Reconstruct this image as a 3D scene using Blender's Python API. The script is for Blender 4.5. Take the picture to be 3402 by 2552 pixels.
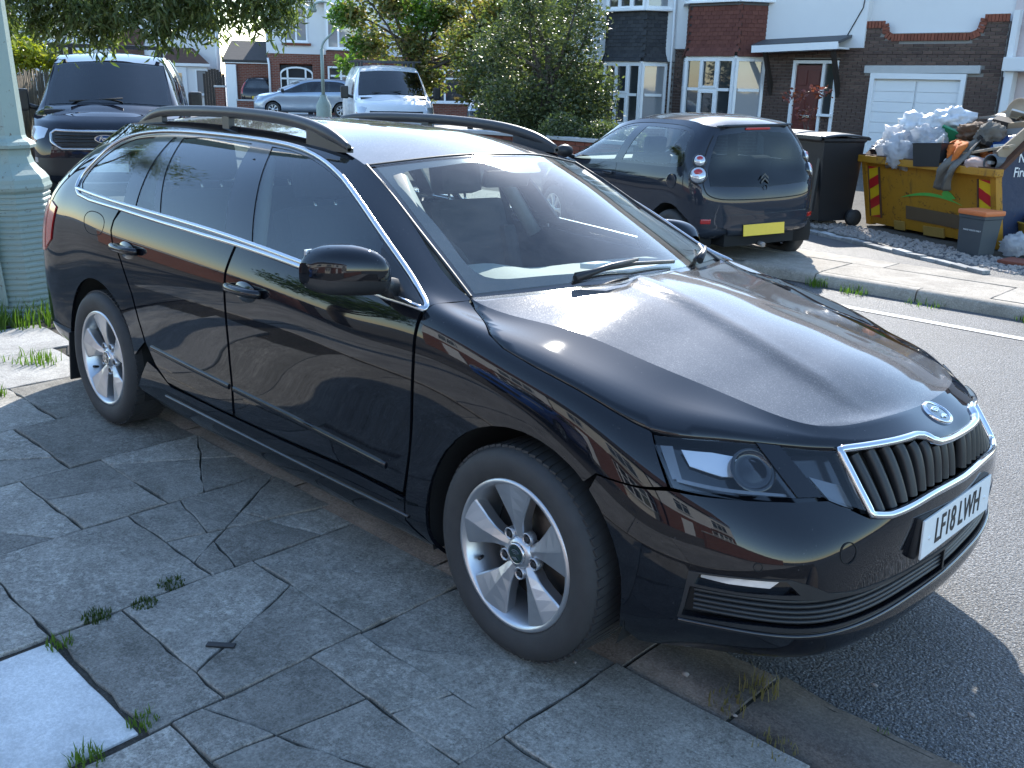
import bpy, bmesh, math, random
import numpy as np
from mathutils import Vector, Matrix, Euler
from mathutils.geometry import delaunay_2d_cdt
from mathutils.bvhtree import BVHTree
R = math.radians
rnd = random.Random(7)
scene = bpy.context.scene
for o in list(bpy.data.objects): bpy.data.objects.remove(o)
C = scene.collection

# ------------------------------------------------------------------ camera, sky, sun, exposure
cam_d = bpy.data.cameras.new('camera'); cam = bpy.data.objects.new('camera', cam_d); C.objects.link(cam)
cam.location = (1.651, -2.646, 1.605); cam.rotation_euler = (1.26211, -0.02377, 0.76669)
cam_d.sensor_fit = 'HORIZONTAL'; cam_d.sensor_width = 36; cam_d.lens = 33.28; cam_d.clip_start = .05; cam_d.clip_end = 3000
scene.camera = cam
SUN_AZ, SUN_EL = 125.0, 34.0           # direction towards the sun, degrees from +x towards +y
world = bpy.data.worlds.new('World'); scene.world = world; world.use_nodes = True
wn = world.node_tree; wn.nodes.clear()
w_out = wn.nodes.new('ShaderNodeOutputWorld'); w_bg = wn.nodes.new('ShaderNodeBackground'); w_sky = wn.nodes.new('ShaderNodeTexSky')
w_sky.sky_type = 'NISHITA'; w_sky.sun_disc = False; w_sky.sun_elevation = R(SUN_EL); w_sky.sun_rotation = R(90-SUN_AZ)
w_sky.air_density = 1.1; w_sky.dust_density = .35; w_sky.ozone_density = 4.5; w_sky.altitude = 400
w_bg.inputs['Strength'].default_value = .13
w_wb = wn.nodes.new('ShaderNodeMixRGB'); w_wb.blend_type = 'MULTIPLY'; w_wb.inputs[0].default_value = 1; w_wb.inputs[2].default_value = (1.06, 1.0, .90, 1)   # the camera's white balance
wn.links.new(w_sky.outputs[0], w_wb.inputs[1]); wn.links.new(w_wb.outputs[0], w_bg.inputs['Color']); wn.links.new(w_bg.outputs[0], w_out.inputs['Surface'])
sun_d = bpy.data.lights.new('sun', 'SUN'); sun = bpy.data.objects.new('sun', sun_d); C.objects.link(sun)
sun_d.energy = 2.4; sun_d.angle = R(.53); sun_d.color = (1, .95, .87)
sv = Vector((math.cos(R(SUN_EL))*math.cos(R(SUN_AZ)), math.cos(R(SUN_EL))*math.sin(R(SUN_AZ)), math.sin(R(SUN_EL))))
sun.rotation_euler = sv.to_track_quat('Z', 'Y').to_euler(); sun.location = (0, 0, 30)
vs = scene.view_settings; vs.view_transform = 'Standard'; vs.look = 'None'; vs.exposure = 2.0; vs.gamma = 1; vs.use_curve_mapping = False
scene.render.engine = 'CYCLES'
scene.cycles.max_bounces = 10; scene.cycles.transparent_max_bounces = 16; scene.cycles.caustics_reflective = False; scene.cycles.caustics_refractive = False
scene.cycles.sample_clamp_indirect = 6

# ------------------------------------------------------------------ materials
MATS = {}
class NT:
    jitter = False
    def __init__(s, name):
        s.m = bpy.data.materials.new(name); s.m.use_nodes = True; s.t = s.m.node_tree; s.t.nodes.clear()
        s.out = s.t.nodes.new('ShaderNodeOutputMaterial'); MATS[name] = s.m
    def n(s, t, **k):
        nd = s.t.nodes.new('ShaderNode'+t)
        for a, v in k.items():
            if a in nd.inputs.keys() if isinstance(a, str) else False: s.set(nd, a, v)
            else: setattr(nd, a, v)
        return nd
    def set(s, nd, i, v):
        if hasattr(v, 'is_output') or v.__class__.__name__ == 'NodeSocket' or isinstance(v, bpy.types.NodeSocket): s.t.links.new(v, nd.inputs[i])
        else: nd.inputs[i].default_value = v
    def coord(s, scale=1.0, kind='Object', vec=None):
        tc = s.n('TexCoord'); mp = s.n('Mapping'); s.t.links.new(tc.outputs[kind], mp.inputs[0])
        mp.inputs['Scale'].default_value = vec or (scale, scale, scale); mp.inputs['Location'].default_value = (13.71, 7.37, 3.19)
        if s.jitter:
            r_ = s.math('MULTIPLY', s.objrand(), 41.3); ad = s.n('VectorMath'); ad.operation = 'ADD'; s.t.links.new(mp.outputs[0], ad.inputs[0]); s.t.links.new(r_, ad.inputs[1]); return ad.outputs[0]
        return mp.outputs[0]
    def noise(s, scale, detail=4, rough=.6, vec=None, out=0):
        nd = s.n('TexNoise'); nd.inputs['Scale'].default_value = scale; nd.inputs['Detail'].default_value = detail; nd.inputs['Roughness'].default_value = rough
        s.t.links.new(vec or s.coord(), nd.inputs['Vector']); return nd.outputs[out]
    def voro(s, scale, feature='F1', vec=None, out=0):
        nd = s.n('TexVoronoi'); nd.feature = feature; nd.inputs['Scale'].default_value = scale
        s.t.links.new(vec or s.coord(), nd.inputs['Vector']); return nd.outputs[out]
    def ramp(s, fac, stops):
        nd = s.n('ValToRGB'); s.t.links.new(fac, nd.inputs[0]); cr = nd.color_ramp
        while len(cr.elements) > 1: cr.elements.remove(cr.elements[0])
        cr.elements[0].position = stops[0][0]; cr.elements[0].color = s.c4(stops[0][1])
        for p, c in stops[1:]:
            e = cr.elements.new(p); e.color = s.c4(c)
        return nd.outputs[0]
    @staticmethod
    def c4(c): return (c, c, c, 1) if isinstance(c, (int, float)) else (*c[:3], 1)
    def mix(s, fac, a, b, mode='MIX'):
        nd = s.n('MixRGB'); nd.blend_type = mode
        for i, v in ((0, fac), (1, a), (2, b)):
            if isinstance(v, bpy.types.NodeSocket): s.t.links.new(v, nd.inputs[i])
            else: nd.inputs[i].default_value = v if i == 0 else s.c4(v)
        return nd.outputs[0]
    def math(s, op, a, b=0.0, clamp=False):
        nd = s.n('Math'); nd.operation = op; nd.use_clamp = clamp
        for i, v in ((0, a), (1, b)):
            if isinstance(v, bpy.types.NodeSocket): s.t.links.new(v, nd.inputs[i])
            else: nd.inputs[i].default_value = v
        return nd.outputs[0]
    def objrand(s): return s.n('ObjectInfo').outputs['Random']
    def bump(s, h, strength=.3, dist=.01, normal=None):
        nd = s.n('Bump'); nd.inputs['Strength'].default_value = strength; nd.inputs['Distance'].default_value = dist
        s.t.links.new(h, nd.inputs['Height'])
        if normal: s.t.links.new(normal, nd.inputs['Normal'])
        return nd.outputs[0]
    def bsdf(s, color=(.5,.5,.5), rough=.5, metal=0., spec=.5, coat=0., coat_rough=.03, normal=None, **kw):
        p = s.n('BsdfPrincipled')
        for i, v in (('Base Color', color), ('Roughness', rough), ('Metallic', metal), ('Specular IOR Level', spec), ('Coat Weight', coat), ('Coat Roughness', coat_rough)):
            if isinstance(v, bpy.types.NodeSocket): s.t.links.new(v, p.inputs[i])
            else: p.inputs[i].default_value = s.c4(v) if i == 'Base Color' else v
        if normal: s.t.links.new(normal, p.inputs['Normal'])
        for k, v in kw.items():
            k = k.replace('_', ' ')
            if isinstance(v, bpy.types.NodeSocket): s.t.links.new(v, p.inputs[k])
            else: p.inputs[k].default_value = v
        s.t.links.new(p.outputs[0], s.out.inputs[0]); return p
def simple(name, color, rough=.5, metal=0., spec=.5, coat=0., var=.12, vscale=3., bump=0., bscale=40., coat_rough=.03, rvar=.0):
    """plain stuff with a little procedural unevenness of colour, gloss and relief"""
    t = NT(name)
    nz = t.noise(vscale, 5, .6)
    col = t.mix(nz, [c*(1-var) for c in color], [min(1, c*(1+var)) for c in color])
    rg = rough
    if rvar: rg = t.math('ADD', t.math('MULTIPLY', t.noise(vscale*2.3, 4), rvar), rough-rvar*.5, True)
    nm = t.bump(t.noise(bscale, 4), bump, .01) if bump else None
    t.bsdf(col, rg, metal, spec, coat, coat_rough, nm)
    return t.m
def M(n): return MATS[n]

# ------------------------------------------------------------------ objects
def sprop(o, label=None, cat=None, group=None, kind=None):
    if label: o['label'] = label
    if cat: o['category'] = cat
    if group: o['group'] = group
    if kind: o['kind'] = kind
    return o
def empty(name, loc=(0, 0, 0), rz=0., label=None, cat=None, group=None):
    o = bpy.data.objects.new(name, None); C.objects.link(o); o.empty_display_size = .2
    o.location = loc; o.rotation_euler = (0, 0, rz)
    return sprop(o, label, cat, group)
def mesh_obj(name, me, mat=None, parent=None, **kw):
    o = bpy.data.objects.new(name, me); C.objects.link(o)
    if mat is not None and not me.materials:
        for m_ in (mat if isinstance(mat, (list, tuple)) else [mat]): me.materials.append(M(m_) if isinstance(m_, str) else m_)
    if parent is not None: o.parent = parent
    return sprop(o, **kw)
def pymesh(name, v, f, smooth=False):
    me = bpy.data.meshes.new(name); me.from_pydata([tuple(map(float, p)) for p in v], [], [tuple(map(int, q)) for q in f]); me.update()
    if smooth: me.polygons.foreach_set('use_smooth', [True]*len(me.polygons))
    return me
def copy_tree(o, parent=None):
    c = o.copy(); C.objects.link(c); c.parent = parent
    for ch in list(o.children): copy_tree(ch, c)
    return c

class MB:
    """collects shapes into one mesh"""
    def __init__(s): s.b = bmesh.new()
    def box(s, c, d, rot=None, bev=0., taper=None):
        m = Matrix.Translation(c)
        if rot is not None: m = m @ (rot if isinstance(rot, Matrix) else Euler(rot).to_matrix().to_4x4())
        n = len(s.b.verts)
        r = bmesh.ops.create_cube(s.b, size=1)
        vs_ = r['verts']
        for v in vs_:
            k = 1.
            if taper is not None and v.co.z > 0: v.co.x *= taper[0]; v.co.y *= taper[1]
            v.co = Vector((v.co.x*d[0], v.co.y*d[1], v.co.z*d[2]))
        if bev > 0:
            es = list({e for v in vs_ for e in v.link_edges})
            rb = bmesh.ops.bevel(s.b, geom=es, offset=bev, segments=2, affect='EDGES', profile=.7)
            vs_ = list({v for f in rb['faces'] for v in f.verts} | {v for v in vs_ if v.is_valid})
        bmesh.ops.transform(s.b, matrix=m, verts=vs_)
        return s
    def tube(s, pts, r, seg=8, cap=True, radii=None):
        pts = [Vector(p) for p in pts]; rings = []
        up = None
        for i, p in enumerate(pts):
            t = (pts[min(i+1, len(pts)-1)]-pts[max(i-1, 0)]).normalized()
            if up is None: up = Vector((0, 0, 1)) if abs(t.z) < .9 else Vector((1, 0, 0))
            a = t.cross(up)
            if a.length < 1e-6: a = t.orthogonal()
            a.normalize(); b_ = a.cross(t).normalized(); up = b_
            rr = radii[i] if radii else r
            rings.append([s.b.verts.new(p+(a*math.cos(2*math.pi*k/seg)+b_*math.sin(2*math.pi*k/seg))*rr) for k in range(seg)])
        for q, w in zip(rings, rings[1:]):
            for k in range(seg): s.b.faces.new((q[k], q[(k+1) % seg], w[(k+1) % seg], w[k])).smooth = True
        if cap:
            s.b.faces.new(rings[0][::-1]); s.b.faces.new(rings[-1])
        return s
    def lathe(s, prof, axis='Z', c=(0, 0, 0), seg=32, smooth=True, a0=0., a1=2*math.pi, mat=0):
        """prof: (radius, height) pairs"""
        full = abs(a1-a0-2*math.pi) < 1e-6; ns = seg if full else seg+1
        rings = []
        for r_, h in prof:
            ring = []
            for k in range(ns):
                a = a0+(a1-a0)*k/seg; x, y = r_*math.cos(a), r_*math.sin(a)
                p = {'Z': (x, y, h), 'Y': (x, h, y), 'X': (h, x, y)}[axis]
                ring.append(s.b.verts.new(Vector(p)+Vector(c)))
            rings.append(ring)
        for q, w in zip(rings, rings[1:]):
            for k in range(seg):
                k2 = (k+1) % ns if full else k+1
                f = s.b.faces.new((q[k], q[k2], w[k2], w[k])); f.smooth = smooth; f.material_index = mat
        return s
    def prism(s, poly, axis, a, b, mat=0):
        """polygon (2D) extruded along an axis from a to b"""
        def P(p, h): return {'X': (h, p[0], p[1]), 'Y': (p[0], h, p[1]), 'Z': (p[0], p[1], h)}[axis]
        A = [s.b.verts.new(P(p, a)) for p in poly]; B = [s.b.verts.new(P(p, b)) for p in poly]
        n = len(poly)
        fs = [s.b.faces.new(A[::-1]), s.b.faces.new(B)]
        for i in range(n): fs.append(s.b.faces.new((A[i], A[(i+1) % n], B[(i+1) % n], B[i])))
        for f in fs: f.material_index = mat
        return s
    def face(s, pts, smooth=False, mat=0):
        f = s.b.faces.new([s.b.verts.new(p) for p in pts]); f.smooth = smooth; f.material_index = mat; return s
    def grid(s, P, smooth=True, closeu=False):
        vv = [[s.b.verts.new(tuple(map(float, p))) for p in r] for r in P]; n = len(vv)
        for i in range(n if closeu else n-1):
            for j in range(len(vv[0])-1):
                f = s.b.faces.new((vv[i][j], vv[(i+1) % n][j], vv[(i+1) % n][j+1], vv[i][j+1])); f.smooth = smooth
        return s
    def ico(s, c, r, sub=2, sq=(1, 1, 1), jit=0., seed=0, smooth=True):
        rr = random.Random(seed); res = bmesh.ops.create_icosphere(s.b, subdivisions=sub, radius=1)
        for v in res['verts']:
            k = r*(1+rr.uniform(-jit, jit)); v.co = Vector((v.co.x*sq[0], v.co.y*sq[1], v.co.z*sq[2]))*k+Vector(c)
        if smooth:
            for f in {f for v in res['verts'] for f in v.link_faces}: f.smooth = True
        return s
    def mesh(s, name, recalc=True):
        if recalc: bmesh.ops.recalc_face_normals(s.b, faces=s.b.faces)
        me = bpy.data.meshes.new(name); s.b.to_mesh(me); s.b.free(); return me
    def obj(s, name, mat, parent=None, recalc=True, loc=None, rot=None, **kw):
        o = mesh_obj(name, s.mesh(name, recalc), mat, parent, **kw)
        if loc is not None: o.location = loc
        if rot is not None: o.rotation_euler = rot
        return o
def text_mesh(name, body, size, extrude=.002, bold=0., align='CENTER', shear=0.):
    cu = bpy.data.curves.new(name, 'FONT'); cu.body = body; cu.size = size; cu.extrude = extrude; cu.align_x = align; cu.align_y = 'CENTER'; cu.offset = bold; cu.shear = shear
    o = bpy.data.objects.new(name, cu); C.objects.link(o); bpy.context.view_layer.update()
    me = bpy.data.meshes.new_from_object(o.evaluated_get(bpy.context.evaluated_depsgraph_get())); bpy.data.objects.remove(o); bpy.data.curves.remove(cu)
    return me
def pts_in_poly(XY, poly):
    XY = np.atleast_2d(XY); c = np.zeros(len(XY), bool); x, y = XY[:, 0], XY[:, 1]; n = len(poly); j = n-1
    for i in range(n):
        xi, yi = poly[i]; xj, yj = poly[j]
        if yi != yj: c ^= ((yi > y) != (yj > y)) & (x < (xj-xi)*(y-yi)/(yj-yi)+xi)
        j = i
    return c
def in_poly(p, poly):
    x, y = p; c = False; n = len(poly); j = n-1
    for i in range(n):
        xi, yi = poly[i]; xj, yj = poly[j]
        if (yi > y) != (yj > y) and x < (xj-xi)*(y-yi)/(yj-yi)+xi: c = not c
        j = i
    return c
# ------------------------------------------------------------------ vehicle materials
def glass_mat(name, tint, ior=1.5, rough=0., dirt=.0, boost=1.0):
    t = NT(name)
    ge = t.n('NewGeometry'); dt = t.n('VectorMath'); dt.operation = 'DOT_PRODUCT'
    t.t.links.new(ge.outputs['Normal'], dt.inputs[0]); t.t.links.new(ge.outputs['Incoming'], dt.inputs[1])
    f0 = ((ior-1)/(ior+1))**2; sch = t.math('POWER', t.math('SUBTRACT', 1.0, t.math('ABSOLUTE', dt.outputs['Value']), True), 5.0)
    frs = t.math('ADD', t.math('MULTIPLY', sch, 1-f0), f0, True)
    tr = t.n('BsdfTransparent'); tr.inputs['Color'].default_value = (*tint, 1)
    gl = t.n('BsdfGlossy'); gl.inputs['Roughness'].default_value = rough; gl.inputs['Color'].default_value = (1, 1, 1, 1)
    mx = t.n('MixShader'); f = frs
    if boost != 1.0: f = t.math('MULTIPLY', f, boost, True)
    t.t.links.new(f, mx.inputs[0]); t.t.links.new(tr.outputs[0], mx.inputs[1]); t.t.links.new(gl.outputs[0], mx.inputs[2])
    res = mx.outputs[0]
    if dirt:
        df = t.n('BsdfDiffuse'); df.inputs['Color'].default_value = (.5, .5, .48, 1)
        m2 = t.n('MixShader'); d = t.math('MULTIPLY', t.ramp(t.noise(6, 8, .75), [(.35, 0), (.75, 1)]), dirt)
        d2 = t.math('ADD', d, t.math('MULTIPLY', t.ramp(t.noise(90, 3, .7), [(.62, 0), (.72, 1)]), dirt*1.2), True)
        t.t.links.new(d2, m2.inputs[0]); t.t.links.new(res, m2.inputs[1]); t.t.links.new(df.outputs[0], m2.inputs[2]); res = m2.outputs[0]
    t.t.links.new(res, t.out.inputs[0]); return t.m
glass_mat('glass_screen', (.84, .92, .90), dirt=.07, ior=1.5)
glass_mat('glass_side', (.66, .74, .73), dirt=.012, ior=1.9)
glass_mat('glass_dark', (.16, .19, .20), dirt=.01, ior=1.8)
glass_mat('lens_clear', (.9, .93, .95), ior=1.5)
def paint(name, col, dust=0., flake=.0, rough=.35, coat=1., coat_rough=.02, metal=0., wave=.0):
    t = NT(name); v = t.coord()
    col_s = t.mix(t.noise(2.0, 2), [c*.92 for c in col], [min(1, c*1.08) for c in col])
    rg = rough; cr = coat_rough
    if dust:
        fine = t.ramp(t.noise(260, 2, .5), [(.55, 0), (.78, 1)])
        spots = t.ramp(t.voro(55), [(.0, 1), (.06, 1), (.11, 0)])
        cloud = t.ramp(t.noise(3, 6, .65), [(.25, .45), (.75, 1)])
        streak = t.ramp(t.noise(420, 2, .5), [(.62, 0), (.74, 1)])
        amt = t.math('ADD', t.math('MULTIPLY', cloud, dust), t.math('MULTIPLY', t.math('MULTIPLY', fine, cloud), dust*1.4))
        amt = t.math('ADD', amt, t.math('MULTIPLY', streak, dust*1.6)); amt = t.math('ADD', amt, t.math('MULTIPLY', t.math('MULTIPLY', spots, t.ramp(t.noise(9, 2), [(.45, 0), (.6, 1)])), .12), True)
        col_s = t.mix(amt, col_s, (.40, .39, .38))
        cr = t.math('ADD', t.math('MULTIPLY', amt, .16), coat_rough, True)
    nm = None
    if wave: nm = t.bump(t.noise(3.2, 2, .4), wave, .02)
    t.bsdf(col_s, rg, metal, .0 if max(col) < .1 else .3, coat, cr, nm)
    return t.m
paint('paint_black', (.0035, .0045, .0075), wave=.05, dust=.009)
paint('paint_black_dusty', (.014, .015, .019), dust=.31, coat_rough=.018, rough=.42, wave=.02)
paint('paint_graphite', (.020, .025, .036), dust=.015, metal=.0, rough=.3, wave=.03)
paint('paint_van_dark', (.008, .010, .018), dust=.01, metal=.0, rough=.3, wave=.03)
paint('paint_white', (.74, .75, .76), dust=.03, coat=.6)
paint('paint_silver_blue', (.30, .36, .44), metal=.5, rough=.3)
paint('paint_night', (.012, .014, .02), dust=.02)
paint('paint_blue', (.01, .08, .33), metal=.2)
def chrome():
    t = NT('chrome'); t.bsdf((.62, .63, .65), t.math('ADD', t.math('MULTIPLY', t.noise(20, 3), .08), .05), 1.0)
chrome()
t_ = NT('satin_aluminium'); t_.bsdf((.55, .56, .58), .22, 1.0)
simple('alloy', (.52, .53, .55), .32, .85, var=.06, vscale=9, coat=.3, rvar=.1)
simple('alloy_dirty', (.30, .28, .27), .5, .6, var=.35, vscale=14)
simple('black_gloss', (.008, .008, .010), .12, coat=.5, var=.1)
simple('black_plastic', (.018, .019, .021), .45, var=.2, vscale=12, bump=.05, bscale=300)
simple('rail_grey', (.05, .052, .056), .38, .3, var=.1, vscale=8)
simple('tyre_rubber', (.034, .034, .035), .72, var=.35, vscale=18, bump=.1, bscale=120)
simple('brake_steel', (.10, .085, .075), .5, .7, var=.4, vscale=20)
simple('cabin_dark', (.020, .021, .024), .75, var=.2, vscale=30, bump=.1, bscale=400)
simple('cabin_grey', (.20, .21, .205), .7, var=.15, vscale=30, bump=.1, bscale=500)
simple('seat_cloth', (.030, .032, .036), .9, var=.25, vscale=60, bump=.2, bscale=500)
simple('headlining', (.35, .35, .34), .9)
simple('underbody', (.010, .010, .010), .9)
simple('tail_red', (.40, .012, .012), .15, coat=.8, var=.1)
simple('tail_amber', (.5, .13, .02), .15, coat=.6)
simple('lamp_white', (.55, .56, .58), .12, .6, coat=.5)
simple('reflector', (.75, .76, .78), .08, .55, var=.05)
simple('plate_white', (.78, .79, .78), .35, var=.06, vscale=30)
simple('plate_yellow', (.75, .52, .04), .35, var=.08, vscale=30)
simple('ink_black', (.012, .012, .013), .5)
simple('badge_blue', (.015, .05, .16), .2, coat=.7)
simple('badge_dark', (.012, .03, .025), .2, coat=.7)
simple('white_card', (.7, .7, .68), .8)
paint('paint_graphite_glare', (.03, .034, .042), dust=.22, coat_rough=.03)  # the dust term here paints the roof's bright sunlit reflection into the colour
simple('lamp_dim', (.16, .165, .175), .15, .5, coat=.5)
# ------------------------------------------------------------------ smooth surfaces for coachwork
def _spl(kn, tq):
    """interpolating natural cubic spline basis: rows tq, columns knots"""
    kn = np.asarray(kn, float); n = len(kn); h = np.diff(kn)
    A = np.eye(n); B = np.zeros((n, n))
    for i in range(1, n-1):
        A[i, i-1] = h[i-1]; A[i, i] = 2*(h[i-1]+h[i]); A[i, i+1] = h[i]
        B[i, i-1] += 6/h[i-1]; B[i, i] -= 6/h[i-1]+6/h[i]; B[i, i+1] += 6/h[i]
    M = np.linalg.solve(A, B)
    tq = np.clip(np.asarray(tq, float), kn[0], kn[-1])
    j = np.clip(np.searchsorted(kn, tq, side='right')-1, 0, n-2)
    hj = h[j]; a = (kn[j+1]-tq)/hj; b = (tq-kn[j])/hj
    E = np.eye(n)
    return (a[:, None]*E[j]+b[:, None]*E[j+1]
            + ((a**3-a)*hj**2/6)[:, None]*M[j]+((b**3-b)*hj**2/6)[:, None]*M[j+1])

class Surf:
    """spline surface over control points C[station][row]; parameters are station / row indices"""
    def __init__(s, C, mir0=False, mir1=False, vmir=False):
        C = np.array(C, float); F = np.array([1, -1, 1.])
        s.o = 0; s.vo = 0
        if mir0: C = np.concatenate([(C[1:3]*F)[::-1], C]); s.o = 2
        if mir1: C = np.concatenate([C, (C[-3:-1]*F)[::-1]])
        if vmir: C = np.concatenate([C, (C[:, :-1]*F)[:, ::-1]], 1)
        s.C = C; n, m = C.shape[:2]
        du = np.linalg.norm(np.diff(C, axis=0), axis=2).mean(1); s.ku = np.r_[0, np.cumsum(du)]
        dv = np.linalg.norm(np.diff(C, axis=1), axis=2).mean(0); s.kv = np.r_[0, np.cumsum(dv)]
        s.iu = np.arange(n)-s.o; s.iv = np.arange(m)
    def __call__(s, u, v):
        u = np.atleast_1d(np.asarray(u, float)); v = np.atleast_1d(np.asarray(v, float))
        Bu = _spl(s.ku, np.interp(u, s.iu, s.ku)); Bv = _spl(s.kv, np.interp(v, s.iv, s.kv))
        return np.einsum('pi,pj,ijk->pk', Bu, Bv, s.C)
    def normal(s, u, v, e=1e-3):
        u = np.atleast_1d(np.asarray(u, float)); v = np.atleast_1d(np.asarray(v, float))
        du = s(u+e, v)-s(u-e, v); dv = s(u, v+e)-s(u, v-e)
        n = np.cross(du, dv); n /= np.linalg.norm(n, axis=1)[:, None]+1e-12
        return n
# control points of the estate car: front centre -> right-hand flank -> rear centre (mirror image for y<0)
def _row(vals): return vals
HS = [
 # R0 bottom           R1                 R2                 R3                 R4                  R5                  R6                  R7 crest
 [(.84,0,.21),(.868,0,.255),(.866,0,.36),(.876,0,.50),(.872,0,.63),(.845,0,.722),(.80,0,.755),(.74,0,.785)],
 [(.835,.21,.21),(.862,.215,.255),(.857,.21,.36),(.866,.21,.50),(.860,.21,.63),(.83,.20,.730),(.785,.20,.762),(.73,.20,.79)],
 [(.802,.44,.213),(.835,.455,.258),(.832,.45,.36),(.834,.45,.50),(.803,.44,.61),(.715,.43,.738),(.690,.432,.763),(.655,.420,.784)],
 [(.72,.61,.21),(.765,.64,.26),(.775,.645,.37),(.77,.65,.50),(.70,.62,.635),(.60,.575,.758),(.575,.545,.780),(.55,.50,.802)],
 [(.52,.74,.20),(.60,.775,.27),(.625,.79,.38),(.615,.79,.50),(.57,.765,.645),(.47,.70,.778),(.44,.64,.806),(.40,.53,.832)],
 [(.40,.82,.20),(.43,.855,.27),(.435,.865,.38),(.43,.865,.50),(.40,.845,.66),(.33,.785,.792),(.31,.71,.832),(.28,.555,.857)],
 [(.20,.85,.19),(.20,.885,.26),(.20,.893,.40),(.20,.893,.55),(.20,.883,.71),(.17,.83,.835),(.155,.75,.870),(.13,.58,.887)],
 [(-.10,.84,.17),(-.10,.89,.24),(-.10,.899,.40),(-.10,.897,.57),(-.10,.897,.76),(-.10,.858,.890),(-.10,.78,.921),(-.10,.63,.930)],
 [(-.42,.82,.165),(-.42,.885,.24),(-.42,.897,.40),(-.42,.893,.58),(-.42,.900,.79),(-.42,.868,.945),(-.42,.80,.966),(-.40,.712,.976)],
 [(-.75,.82,.165),(-.75,.885,.24),(-.75,.898,.40),(-.75,.894,.58),(-.75,.902,.80),(-.75,.868,.965),(-.75,.775,1.095),(-.74,.644,1.147)],
 [(-1.12,.82,.165),(-1.12,.885,.24),(-1.12,.899,.40),(-1.12,.895,.58),(-1.12,.903,.81),(-1.12,.868,.985),(-1.12,.735,1.20),(-1.095,.577,1.320)],
 [(-1.6,.82,.17),(-1.6,.885,.245),(-1.6,.90,.40),(-1.6,.896,.58),(-1.6,.904,.82),(-1.6,.868,1.012),(-1.6,.742,1.235),(-1.6,.548,1.398)],
 [(-2.2,.82,.18),(-2.2,.885,.25),(-2.2,.90,.41),(-2.2,.898,.58),(-2.2,.904,.83),(-2.2,.868,1.030),(-2.2,.745,1.245),(-2.2,.546,1.412)],
 [(-2.7,.81,.21),(-2.7,.88,.27),(-2.7,.894,.42),(-2.7,.894,.58),(-2.7,.900,.84),(-2.7,.862,1.045),(-2.7,.738,1.245),(-2.7,.545,1.400)],
 [(-3.05,.79,.24),(-3.05,.865,.30),(-3.05,.882,.42),(-3.05,.884,.58),(-3.05,.884,.84),(-3.04,.842,1.055),(-3.02,.712,1.230),(-3.0,.532,1.378)],
 [(-3.38,.70,.26),(-3.46,.775,.31),(-3.49,.80,.42),(-3.50,.805,.58),(-3.47,.80,.84),(-3.37,.757,1.045),(-3.24,.650,1.210),(-3.14,.50,1.362)],
 [(-3.52,.48,.27),(-3.66,.51,.32),(-3.69,.52,.42),(-3.70,.52,.58),(-3.64,.52,.84),(-3.50,.50,1.03),(-3.38,.46,1.20),(-3.24,.40,1.365)],
 [(-3.57,0,.27),(-3.71,0,.32),(-3.74,0,.42),(-3.75,0,.58),(-3.69,0,.84),(-3.56,0,1.03),(-3.43,0,1.20),(-3.28,0,1.380)],
]
for i in range(3, 9):
    a, b = HS[i][5], HS[i][7]; f = .52; HS[i][6] = tuple(a[k]+(b[k]-a[k])*f for k in range(2))+(a[2]+(b[2]-a[2])*f+.004,)
HS = [[(x, -y, z) for x, y, z in r] for r in HS]
SKIRT = Surf(HS, mir0=True, mir1=True)
def _top(cc, crown=.80, bow=.72):
    C = []
    for (x0, y0, z0), (x1, z1) in cc:
        C.append([(x0+(x1-x0)*f, -y0*(1-g), z0+(z1-z0)*h) for g, f, h in
                  ((0, 0, 0), (.33, bow*.66, crown*.64), (.66, bow*1.21, crown*1.13), (1, 1, 1))])
    return Surf(C, vmir=True)
def _hood():
    cen = np.array([(.74,.785),(.62,.848),(.45,.893),(.30,.925),(.14,.953),(-.04,.985),(-.22,1.004)])
    us = np.linspace(0, 6, 19); cx = _spl(np.arange(7), us) @ cen; cr = SKIRT(us+2, np.full(19, 7.)); C = []
    fr = SKIRT(np.array([2, 4/3, 2/3, 0.]), np.full(4, 7.))
    for k, u in enumerate(us):
        x0, y0, z0 = cr[k]; x1, z1 = cx[k]
        row = np.array([(x0+(x1-x0)*f, y0*(1-g), z0+(z1-z0)*h) for g, f, h in ((0, 0, 0), (.33, .72*.66, .40), (.66, .72*1.21, .83), (1, 1, 1))])
        w = max(0, 1-u/.8)**2; C.append(row*(1-w)+fr*w)
    s = Surf(C, vmir=True); s.iu = us; return s
HOOD = _hood()
SCREEN = _top([((-.40,.712,.976),(-.22,1.004)), ((-.57,.678,1.063),(-.42,1.105)), ((-.74,.644,1.147),(-.61,1.200)), ((-.915,.610,1.237),(-.79,1.287)), ((-1.095,.577,1.320),(-.985,1.366))], .82)
ROOF = _top([((-1.095,.577,1.320),(-.985,1.366)), ((-1.35,.556,1.369),(-1.28,1.421)), ((-1.6,.548,1.398),(-1.6,1.446)), ((-2.2,.546,1.412),(-2.2,1.455)),
             ((-2.7,.545,1.400),(-2.7,1.440)), ((-3.0,.532,1.378),(-3.02,1.414)), ((-3.24,.40,1.365),(-3.28,1.380))], .82)
def dens(poly, step, closed=True):
    out = []; n = len(poly)
    for i in range(n if closed else n-1):
        a = np.array(poly[i], float); b = np.array(poly[(i+1) % n], float)
        k = max(1, int(np.ceil(np.linalg.norm(b-a)/step)))
        for j in range(k): out.append(tuple(a+(b-a)*j/k))
    if not closed: out.append(tuple(poly[-1]))
    return out
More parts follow.
